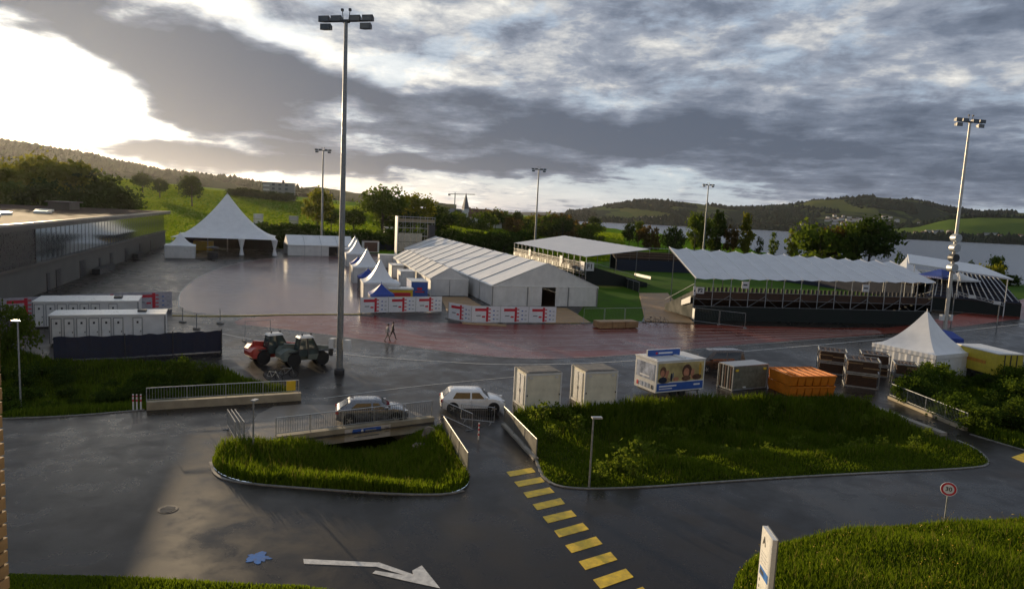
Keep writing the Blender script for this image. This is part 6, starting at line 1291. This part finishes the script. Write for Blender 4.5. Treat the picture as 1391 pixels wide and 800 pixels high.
# boulders
def boulder(label, c, z, s, seed, m):
    rnd = random.Random(seed); bm = bmesh.new(); bmesh.ops.create_icosphere(bm, subdivisions=2, radius=1)
    for v in bm.verts: v.co *= 1+rnd.uniform(-.13, .13)+.15*math.sin(v.co.x*3+seed); v.co.x *= s[0]; v.co.y *= s[1]; v.co.z *= s[2]
    me = bpy.data.meshes.new('boulder'); bm.to_mesh(me); bm.free(); o = link('boulder', me, m, loc=(*c, z)); o.rotation_euler = (0, 0, seed); return tag(o, label, 'rock', 'boulders at the bridge end')
ROCK = mat('grey_brown_rock', (0.17, 0.14, 0.10), .85, var=.25, scale=2.5, bump=.6, bscale=6)
for k, (px, py, z, s, lab) in enumerate([(583, 590, -.1, (.55, .5, .5), 'biggest rounded boulder at the bridge end'), (570, 598, -.5, (.6, .45, .35), 'flat boulder tucked under the bridge beam'), (588, 604, -.7, (.45, .4, .42), 'pale angular boulder low in the ditch by the footpath'), (600, 602, -.4, (.4, .5, .4), 'boulder leaning against the footpath wall'), (555, 604, -.8, (.5, .4, .25), 'dark low boulder beneath the beam'), (622, 646, -.05, (.35, .22, .16), 'small brown rock in the grass at the island tip')]): boulder(lab, G(px, py), z, s, k+1, ROCK)
# garden wall with railing and yellow plate
A, B = Vector(G(199, 557.5)), Vector(G(409, 544)); o = thing('garden_wall', 'long low concrete wall with steel railing along the garden bank', 'wall', (*A, 0)); d = B-A; n = Vector((-d.y, d.x)).normalized()
put(MB().loft([[q(Z2, -.3), q(n*.4, -.3), q(n*.4, .5), q(Z2, .5)], [q(d, -.3), q(d+n*.4, -.3), q(d+n*.4, .5), q(d, .5)]]), 'plinth', BEAM, o); railing(o, n*.2, d*.985+n*.2, .5, .85, .16)
yp = fr(A, math.atan2(d.y, d.x), d.length*.93, .05); tag(put(MB().box(-.28, .28, -.02, .02, .72, 1.36), 'warning_plate', YELLOW, loc=(*yp, 0), rz=math.atan2(d.y, d.x)), 'yellow plate fixed to the end of the garden wall railing', 'sign')
for k, px in enumerate((181, 186, 191.5)):
    o = thing('marker_post', 'white marker post with red bands at the end of the garden wall', 'post', (*G(px, 557), 0), 0, 'marker posts')
    put(MB().tube((0, 0, 0), (0, 0, 1.0), .045, 8), 'pole', WHITEPL, o); put(MB().tube((0, 0, .55), (0, 0, .68), .049, 8), 'red_band', REDP, o); put(MB().tube((0, 0, .84), (0, 0, .92), .049, 8), 'red_band', REDP, o)
# crowd barriers
def barrier(label, A, B, h=1.1, group='crowd barriers', lean=0):
    A, B = Vector(A), Vector(B); ang = math.atan2((B-A).y, (B-A).x); L = (B-A).length; o = thing('crowd_barrier', label, 'barrier', (*A, 0), ang, group); o.rotation_euler = (lean, 0, ang)
    put(MB().path([(0, 0, .18), (0, 0, h), (L, 0, h), (L, 0, .18), (0, 0, .18)], .024, 6), 'frame', GALV, o); mb = MB(); x = .14
    while x < L-.05: mb.tube((x, 0, .18), (x, 0, h), .008, 4); x += .14
    put(mb, 'bars', GALV, o, kind='stuff')
    for x in (.25, L-.25): put(MB().tube((x, -.3, .02), (x, .3, .02), .02, 5).tube((x, 0, 0), (x, 0, .2), .02, 5), 'foot', GALV, o)
    return o
for k in range(3): barrier('galvanised crowd barrier stacked with two others at the bridge end', (G(320+k*6, 600)), (G(309+k*5, 581)), group='stacked crowd barriers')
barrier('crowd barrier closing the footpath behind the striped post', G(626, 572), G(671, 577)); barrier('crowd barrier standing askew beside the other at the footpath', G(600, 567), G(641, 586))
# footpath side walls
for (p0, p1, lab, st) in (((602, 592), (635, 646), 'grey metal panel parapet on the ditch side of the footpath', True), ((684, 577), (728, 625), 'grey metal panel parapet on the stream bank side of the footpath', False)):
    A, B = Vector(G(*p0)), Vector(G(*p1)); o = thing('path_parapet', lab, 'parapet', (*A, 0)); d = B-A; n = Vector((-d.y, d.x)).normalized(); railing(o, Z2, d, .12, 1.05, m=GALVD, infill=mat('zinc_panel', (0.15, 0.145, 0.125), .55, .3, var=.15, scale=1.5))
    put(MB().loft([[q(n*-.15, -1.3), q(n*.15, -1.3), q(n*.15, .12), q(n*-.15, .12)], [q(d-n*.15, -.3), q(d+n*.15, -.3), q(d+n*.15, .12), q(d-n*.15, .12)]]), 'footing', CONCRETE, o)
    if st:
        rnd = random.Random(4)
        for k in range(14):
            f = k/14+.03; sz = .22+rnd.uniform(0, .14); mb = MB(); bm = bmesh.new(); bmesh.ops.create_icosphere(bm, subdivisions=1, radius=sz)
            for v in bm.verts: v.co *= 1+rnd.uniform(-.15, .15)
            me = bpy.data.meshes.new('stone'); bm.to_mesh(me); bm.free(); p = d*f-n*(-.25); p = d*f+(n*-.3 if (Vector((0, 40))-A).dot(n) < 0 and False else n*-.28); link('stone', me, ROCK, o, loc=(p.x, p.y, -.15-rnd.uniform(0, .3)))
o = thing('path_post', 'slim red and white post standing in the middle of the footpath', 'post', (*G(650, 597), 0)); put(MB().tube((0, 0, 0), (0, 0, 1.0), .04, 8), 'pole', WHITEPL, o)
for z in (.25, .55, .8): put(MB().tube((0, 0, z), (0, 0, z+.12), .044, 8), 'red_band', REDP, o)
# footbridge on the right
A, B = Vector(G(1190, 556)), Vector(G(1282, 592)); o = thing('footbridge', 'concrete footbridge with one steel railing beside the bushes', 'bridge', (*A, 0)); d = B-A; n = Vector((-d.y, d.x)).normalized(); A3 = Vector(G(1208, 541))-A; B3 = Vector(G(1312, 585))-A
put(MB().loft([[q(n*-.25, -.5), q(n*.25, -.5), q(n*.25, .22), q(n*-.25, .22)], [q(d-n*.25, -.5), q(d+n*.25, -.5), q(d+n*.25, .22), q(d-n*.25, .22)]]), 'edge_beam', CONCRETE, o)
n3 = Vector((-(B3-A3).y, (B3-A3).x)).normalized(); put(MB().loft([[q(A3-n3*.15, -.3), q(A3+n3*.15, -.3), q(A3+n3*.15, .2), q(A3-n3*.15, .2)], [q(B3-n3*.15, -.3), q(B3+n3*.15, -.3), q(B3+n3*.15, .2), q(B3-n3*.15, .2)]]), 'edge_beam', BEAM, o); railing(o, A3, B3, .2, 1.0, .14)
# ------------------------------------------------------------------ lamps, signs
def lamp(label, base, top, rz, head=.42):
    b = Vector(G(*base)); h = None
    dr = ray(*top); t = b.length/math.hypot(dr.x, dr.y); h = CH+dr.z*t
    o = thing('street_lamp', label, 'lamp', (*b, 0), rz, 'street lamps'); put(MB().tube((0, 0, -.8), (0, 0, h), .055, 8, .042), 'pole', GALV, o); hd = put(MB().box(-.08, head, -.13, .13, h-.0, h+.07), 'lamp_head', GALV, o); put(MB().box(.05, head-.05, -.10, .10, h-.012, h-.002), 'lens', WHITEPL, hd); return o
lamp('street lamp with flat square head on the stream bank', (800, 664), (805, 568), R_(10)); lamp('street lamp standing in the dark garden bank', (28, 546), (26, 437), R_(160)); lamp('short lamp column in the grass by the bridge railing end', (344, 609), (343, 545), R_(75), .3)
b = Vector(G(1282, 714)); o = thing('traffic_sign', 'round red rimmed traffic sign with number 30 on a thin pole', 'sign', (*b, 0), R_(-24)); dr = ray(1290, 664); zc = CH+dr.z*(b.length/math.hypot(dr.x, dr.y))
put(MB().tube((0, 0, -.1), (0, 0, zc+.3), .03, 8), 'pole', GALV, o); pl = put(MB().lathe([(.31, -.05), (.31, -.035)], 28, (0, 0, zc), 'Y'), 'plate', REDP, o); put(MB().lathe([(.31, -.034), (.31, -.02)], 28, (0, 0, zc), 'Y'), 'plate_back', GALV, pl)
put(MB().lathe([(.325, -.048), (.325, -.030)], 28, (0, 0, zc), 'Y') if False else MB().torus((0, -.045, zc), .31, .014, 'Y', 28, 5), 'white_rim', WHITEPR, pl); put(MB().lathe([(.215, -.058), (.215, -.0505)], 24, (0, 0, zc), 'Y'), 'white_disc', WHITEPR, pl)
text_mesh('30', .27, '', PRBLK, pl, Matrix.Translation((0, -.066, zc)) @ Matrix.Rotation(math.pi/2, 4, 'X'), bold=.004)
zt = 2.62; A, B = Vector(G(1036, 713.5, zt)), Vector(G(1050, 731.5, zt)); d = B-A; ang = math.atan2(d.y, d.x)-R_(2); w = d.length*1.1
o = thing('info_totem', 'white information stele with the letter A and a blue panel', 'sign', (*A, 0), ang); put(MB().box(0, w, 0, .16, 0, zt), 'panel', mat('white_enamel', (0.78, 0.77, 0.72), .3, var=.02), o); put(MB().box(-.01, w+.01, .162, .20, 0, zt+.02), 'back_frame', GALVD, o)
M0 = lambda x, z: Matrix.Translation((x, -.006, z)) @ Matrix.Rotation(math.pi/2, 4, 'X')
text_mesh('A', .42, '', PRBLK, o, M0(w*.30, zt-.42), bold=.012, name='letter')
for k, z in enumerate((.82, .95, 1.08, 1.21)): put(MB().box(w*.12, w*(.6+.1*(k % 2)), -.006, -.002, zt-z-.02, zt-z+.012), 'printed_line', mat('pale_grey_print', (0.5, 0.5, 0.5), .5), o)
put(MB().box(w*.10, w*.88, -.008, -.002, zt-1.66, zt-1.36), 'blue_panel', mat('bright_blue_print', (0.04, 0.18, 0.55), .4), o); put(MB().box(w*.15, w*.5, -.012, -.0085, zt-1.6, zt-1.44), 'printed_block', NAVY, o)
for z in (1.85, 2.1): put(MB().box(w*.12, w*.2, -.006, -.002, zt-z-.06, zt-z+.04), 'pictogram', GALVD, o)
# ------------------------------------------------------------------ the brick house the view is taken from
o = thing('brick_building', 'sand coloured brick building with a projecting side wall', 'building', (0, 0, 0)); BRM = mat('sand_brick', (0.36, 0.24, 0.11), .8, var=.22, scale=4, bump=.3); MORT = mat('mortar', (0.13, 0.115, 0.09), .9)
put(MB().box(-26, 30, -1.6, -.9, 0, 17), 'rear_wall', mat('pale_bounce_wall', (0.42, 0.34, 0.22), .8, var=.12, scale=1.0), o)  # unseen facade behind the camera, added pale to bounce warm sun
for i in range(12): put(MB().box(-24+i*4.4, -22+i*4.4, -.895, -.86, 4, 6), 'window', GLASS, o)
ye = 3.5; xe = D(12.5, 800, ye).x; wg = put(MB().box(xe-4, xe-.012, -.898, ye-.012, 0, 17), 'side_wall', MORT, o)
bms = [MB().box(-.022, .0, 0, .24, 0, .062).mesh('brick'), MB().box(-.024, .004, 0, .24, 0, .063).mesh('brick'), MB().box(-.022, .002, 0, .12, 0, .062).mesh('brick')]
for m_ in bms: m_.materials.append(BRM)
z = 9.2; k = 0
while z < 12.6:
    y = ye; first = k % 2
    while y > 2.2:
        l = .12 if first else .24; link('brick', bms[2] if first else random.choice(bms[:2]), None, wg, loc=(xe, y-l, z)); y -= l+.012; first = 0
    z += .075; k += 1
# ------------------------------------------------------------------ grasses, herbs and shrubs
def np_in(P, poly):
    x, y = P[:, 0], P[:, 1]; r = np.zeros(len(P), bool); n = len(poly); j = n-1
    for i in range(n):
        xi, yi = poly[i]; xj, yj = poly[j]
        if yi != yj: r ^= ((yi > y) != (yj > y)) & (x < (xj-xi)*(y-yi)/(yj-yi)+xi)
        j = i
    return r
def np_d(P, poly):
    best = np.full(len(P), 1e9)
    for i in range(len(poly)):
        a = np.array(poly[i]); b = np.array(poly[(i+1) % len(poly)]); ab = b-a; t = np.clip(((P-a)@ab)/max(1e-9, ab@ab), 0, 1); best = np.minimum(best, np.linalg.norm(P-a-t[:, None]*ab, axis=1))
    return best
def nss(t): t = np.clip(t, 0, 1); return t*t*(3-2*t)
def nh(which, P, poly):
    d = np_d(P, poly); wb = .10*np.sin(P[:, 0]*.9+1.3*np.sin(P[:, 1]*.7))+.07*np.sin(P[:, 1]*1.7+P[:, 0]*.5)
    if which == 'A':
        d2 = np.full(len(P), 1e9)
        for a, b in zip(frontA, frontA[1:]):
            a, b = np.array(a), np.array(b); ab = b-a; t = np.clip(((P-a)@ab)/max(1e-9, ab@ab), 0, 1); d2 = np.minimum(d2, np.linalg.norm(P-a-t[:, None]*ab, axis=1))
        return .03-1.25*nss((d2-.2)/3.6)+wb*.6*np.minimum(1, d2/1.5), d2
    if which == 'B':
        dl = lambda ln: np.min([np.linalg.norm(P-np.array(a)-np.clip(((P-np.array(a))@(np.array(b)-np.array(a)))/max(1e-9, (np.array(b)-np.array(a))@(np.array(b)-np.array(a))), 0, 1)[:, None]*(np.array(b)-np.array(a)), axis=1) for a, b in zip(ln, ln[1:])], axis=0)
        df, db = dl(frontB), dl(backB); return .03*np.minimum(1, df/.3)-1.6*np.minimum(nss((df-2.6)/3.2), nss((db-.1)/3.4))+wb*.5*np.minimum(1, np.minimum(df, db)/1.5), df
    if which == 'E': return .04+.45*nss(d/3)+wb*.5*np.minimum(1, d/1.5), d
    if which == 'F': return .03+.1*nss(d/2), d
    dep, wd = {'A': (1.3, 3.2), 'B': (1.1, 4.5), 'C': (1.0, 4.0), 'D': (.2, 3.0)}[which]
    return .03*np.minimum(1, d/.3)-dep*nss(d/wd)+wb*np.minimum(1, d/1.5), d
def scatter(poly, n, clip=None):
    a = np.array(poly); lo, hi = a.min(0), a.max(0); P = RNG.uniform(lo, hi, (n, 2)); P = P[np_in(P, poly)]
    if clip is not None: P = P[clip(P)]
    return P
def grass(name, label, which, poly, n, hmin, hmax, m, wdt=.035, clip=None, edge=.35):
    P = scatter(poly, n, clip); z, d = nh(which, P, poly); c = len(P)
    patch = .5+.5*np.sin(P[:, 0]*.55+1.7*np.sin(P[:, 1]*.41+which.__hash__() % 7*0)+P[:, 1]*.3)*np.sin(P[:, 1]*.8+P[:, 0]*.23)
    h = (hmin+(hmax-hmin)*RNG.uniform(0, 1, c)**1.3)*(.55+.75*patch)*np.clip(d/edge+.3, .3, 1)*(np.clip(d/4.5, .35, 1) if which == 'B' else 1.0)
    a = RNG.uniform(0, 6.28, c); ux, uy = np.cos(a), np.sin(a); w = wdt*RNG.uniform(.6, 1.4, c); ln = h*RNG.uniform(.05, .5, c); b = RNG.uniform(0, 6.28, c)
    b0 = np.stack([P[:, 0]-ux*w, P[:, 1]-uy*w, z-.03], 1); b1 = np.stack([P[:, 0]+ux*w, P[:, 1]+uy*w, z-.03], 1)
    mid = np.stack([P[:, 0]+np.cos(b)*ln*.35, P[:, 1]+np.sin(b)*ln*.35, z+h*.6], 1); tip = np.stack([P[:, 0]+np.cos(b)*ln, P[:, 1]+np.sin(b)*ln, z+h], 1)
    vx = np.stack([b0, b1, mid+np.stack([ux*w*.7, uy*w*.7, 0*w], 1), mid-np.stack([ux*w*.7, uy*w*.7, 0*w], 1), tip], 1).reshape(-1, 3); base = (np.arange(c)*5)[:, None]
    quads = base+np.array([[0, 1, 2, 3]]); tris = base+np.array([[3, 2, 4]])
    me = bpy.data.meshes.new(name); me.from_pydata(vx.tolist(), [], quads.tolist()+tris.tolist()); me.update(); o = link(name, me, m, kind='stuff'); return tag(o, label, 'grass')
GR1 = leaf_mat('tall_grass', (0.036, 0.072, 0.006), (0.130, 0.185, 0.015), .5, .45); GR2 = leaf_mat('lush_grass', (0.032, 0.062, 0.007), (0.110, 0.158, 0.014), .45, .35); GR3 = leaf_mat('meadow_blades', (0.036, 0.074, 0.006), (0.125, 0.180, 0.014), .5, .5)
pA, pB, pC, pD, pE, pF = BANKP
grass('island_grass', 'tall grass on the ditch island below the bridge', 'A', pA, 34000, .3, .7, GR1)
grass('stream_bank_grass', 'rough grass and weeds on the long stream bank', 'B', pB, 105000, .25, .75, GR2)
vis = lambda P: (P[:, 0] > -.85*P[:, 1]-2) & (P[:, 0] < .85*P[:, 1]+2)
grass('garden_bank_grass', 'dark grass on the garden bank below the toilet cabins', 'C', pC, 60000, .2, .6, GR2, clip=vis)
grass('bush_bank_grass', 'grass between the shrubs by the footbridge', 'D', pD, 60000, .25, .65, GR2, clip=vis)
grass('verge_grass', 'tall flowering grass on the verge round the stele', 'E', pE, 150000, .16, .5, GR3, .022, clip=vis)
grass('lawn_verge_grass', 'short grass strip along the building', 'F', pF, 50000, .10, .25, GR3, .02, clip=vis)
# the hay meadow behind the plaza: low sun catches its standing blades
n_ = 90000; dm = 205+RNG.uniform(0, 1, n_)**1.25*560; am = RNG.uniform(-.80, .16, n_)
P = np.column_stack([am*dm, dm]); zt_ = np.array([terr(a, d) for a, d in zip(am, dm)]); h = RNG.uniform(.25, .6, n_); wd = RNG.uniform(.3, .7, n_)*(dm/300); an = RNG.uniform(0, 6.28, n_); ux, uy = np.cos(an)*wd, np.sin(an)*wd; lx, ly = RNG.normal(0, .12, n_), RNG.normal(0, .12, n_)
vx = np.stack([np.column_stack([P[:, 0]-ux, P[:, 1]-uy, zt_-.1]), np.column_stack([P[:, 0]+ux, P[:, 1]+uy, zt_-.1]), np.column_stack([P[:, 0]+ux*.8+lx, P[:, 1]+uy*.8+ly, zt_+h]), np.column_stack([P[:, 0]-ux*.8+lx, P[:, 1]-uy*.8+ly, zt_+h*.8])], 1).reshape(-1, 3)
me = bpy.data.meshes.new('meadow_grass'); me.vertices.add(4*n_); me.vertices.foreach_set('co', vx.ravel()); me.loops.add(4*n_); me.loops.foreach_set('vertex_index', np.arange(4*n_)); me.polygons.add(n_); me.polygons.foreach_set('loop_start', np.arange(n_)*4); me.update(calc_edges=True)
o = link('meadow_grass', me, leaf_mat('hay_meadow', (0.065, 0.115, 0.008), (0.150, 0.210, 0.014), .55, .02), kind='stuff'); tag(o, 'long green grass of the meadow rising behind the plaza', 'grass')
# buttercups on the verge
P = scatter(pE, 5200, vis); z, d = nh('E', P, pE); keep = np.sin(P[:, 0]*1.3+P[:, 1])*np.sin(P[:, 1]*1.9-P[:, 0]*.4) > .1; P, z = P[keep], z[keep]
me = leaf_cards('verge_flowers', np.column_stack([P, z+RNG.uniform(.25, .55, len(P))]), 0, .026, mat('buttercup', (0.55, 0.38, 0.02), .6)); o = link('verge_flowers', me, None, kind='stuff'); tag(o, 'yellow buttercups dotted through the verge grass', 'flowers')
# pale seed stalks standing above the grass
STRAW = leaf_mat('seed_stalks', (0.10, 0.10, 0.03), (0.22, 0.20, 0.07), .4, 1.0)
for nm, wh, pp, cnt, hh in (('island_stalks', 'A', pA, 1500, .95), ('bank_stalks', 'B', pB, 3600, 1.0), ('verge_stalks', 'E', pE, 3500, .75)): grass(nm, 'thin pale seed stalks above the '+{'A': 'island grass', 'B': 'stream bank grass', 'E': 'verge grass'}[wh], wh, pp, cnt, hh*.6, hh, STRAW, .010, clip=vis)
# leafy shrubs and herbs
def near_bush_mesh(n, rx, rz, leaf, m, clumps=26, spread=.2): return leaf_cards('foliage', crown_points(n, rx, rz, rz*.85, clumps, spread), 0, leaf, m)
BUSHES = [near_bush_mesh(2600, 1.15, .95, .075, LEAFM), near_bush_mesh(2600, 1.3, .8, .08, leaf_mat('shrub_leaves', (0.022, 0.045, 0.008), (0.060, 0.095, 0.014), .4, 1.5)), near_bush_mesh(2200, 1.0, 1.1, .07, LEAFD)]
stm = MB(); [stm.tube((0, 0, -.2), (.5*math.cos(a), .5*math.sin(a), 1.1), .025, 4, .008) for a in (0, 1.2, 2.5, 3.7, 5)]; stm = stm.mesh('stem'); stm.materials.append(BARK)
def shrub(px, py, s, k, label, group, which, poly, zs=1.0):
    g = G(px, py); z = float(nh(which, np.array([g]), poly)[0][0]) if which else 0.0
    o = thing('shrub', label, 'shrub', (*g, z-.05), random.uniform(0, 6.28), group); o.scale = (s, s, s*zs); link('foliage', BUSHES[k], None, o); link('stem', stm, None, o); return o
for i in range(40):
    px = random.uniform(1222, 1470); py = random.uniform(524, 590) if px > 1290 else random.uniform(522, 545+(px-1222)*.35)
    shrub(px, py, random.uniform(.8, 1.35), i % 3, ('mid green', 'fresh green', 'dark green')[i % 3]+' leafy shrub in the thicket beside the footbridge', 'thicket shrubs by the footbridge', 'D', pD)
for i in range(34):
    px = random.uniform(-40, 330); py = random.uniform(503, 540) if px > 60 else random.uniform(500, 555)
    shrub(px, py, random.uniform(.5, 1.0), (1, 2, 2)[i % 3], ('fresh green', 'dark green', 'dark green')[i % 3]+' low shrub on the garden bank below the navy screen', 'shrubs on the garden bank', 'C', pC, .8)
for px, py, s, k, lab in ((245, 507, .8, 0, 'upright bushy shrub before the navy screen'), (10, 480, 1.6, 0, 'tall leafy shrub at the corner of the garden bank, near the cabins')): shrub(px, py, s, k, lab, None, 'C', pC, 1.4)
RX = random.Random(5)
HERB = leaf_cards('herb_leaves', np.column_stack([RNG.normal(0, .16, (170, 2)), RNG.uniform(.1, 1.0, 170)]), 0, .075, leaf_mat('herb_leaves', (0.06, 0.10, 0.012), (0.13, 0.17, 0.03), .45, 2))
for i, (px, py, s) in enumerate([(868, 622, 1.5), (878, 612, 1.2), (1168, 600, 1.4), (1160, 590, 1.0), (842, 640, 1.3), (905, 560, .9), (960, 556, .8), (1010, 560, .8), (1046, 552, .9), (1000, 605, 1.1), (1020, 604, .9), (1045, 602, 1.2), (815, 655, 1.0), (860, 650, 1.1), (720, 566, .9), (925, 612, 1.0), (1100, 552, .8), (1240, 612, 1.0), (1198, 606, 1.1), (700, 562, .8), (985, 552, .7), (890, 556, 1.0)]+[(RX.uniform(720, 1300), RX.uniform(548, 600), RX.uniform(.5, 1.5)) for _ in range(44)]):
    if not inside(G(px, py), pB): continue
    g = G(px, py); z = float(nh('B', np.array([g]), pB)[0][0]) if inside(g, pB) else 0.0
    o = thing('weed_plant', 'tall pale green weed growing out of the stream bank grass', 'plant', (*g, z), random.uniform(0, 6), 'weeds on the stream bank'); o.scale = (s*1.1, s*1.1, s); link('leaves', HERB, None, o); link('stem', stm, None, o, loc=(0, 0, 0)).scale = (.25, .25, .8)
# ------------------------------------------------------------------ air
HZ = bpy.data.materials.new('veil_haze'); HZ.use_nodes = True; t = NT(HZ.node_tree); t.n.clear(); out = t.new('ShaderNodeOutputMaterial'); pv = t.new('ShaderNodeVolumePrincipled')
pv.inputs['Color'].default_value = (0.95, 0.96, 1.0, 1); pv.inputs['Density'].default_value = 0.000017; pv.inputs['Anisotropy'].default_value = 0.66  # haze volume added to lay a milky veil of light towards the sun
t.l.new(pv.outputs[0], out.inputs['Volume'])
hz = put(MB().box(-9500, 9500, -120, 12500, -12, 330), 'haze', HZ, kind='stuff'); tag(hz, 'thin haze added for a milky veil of light towards the sun', 'haze')
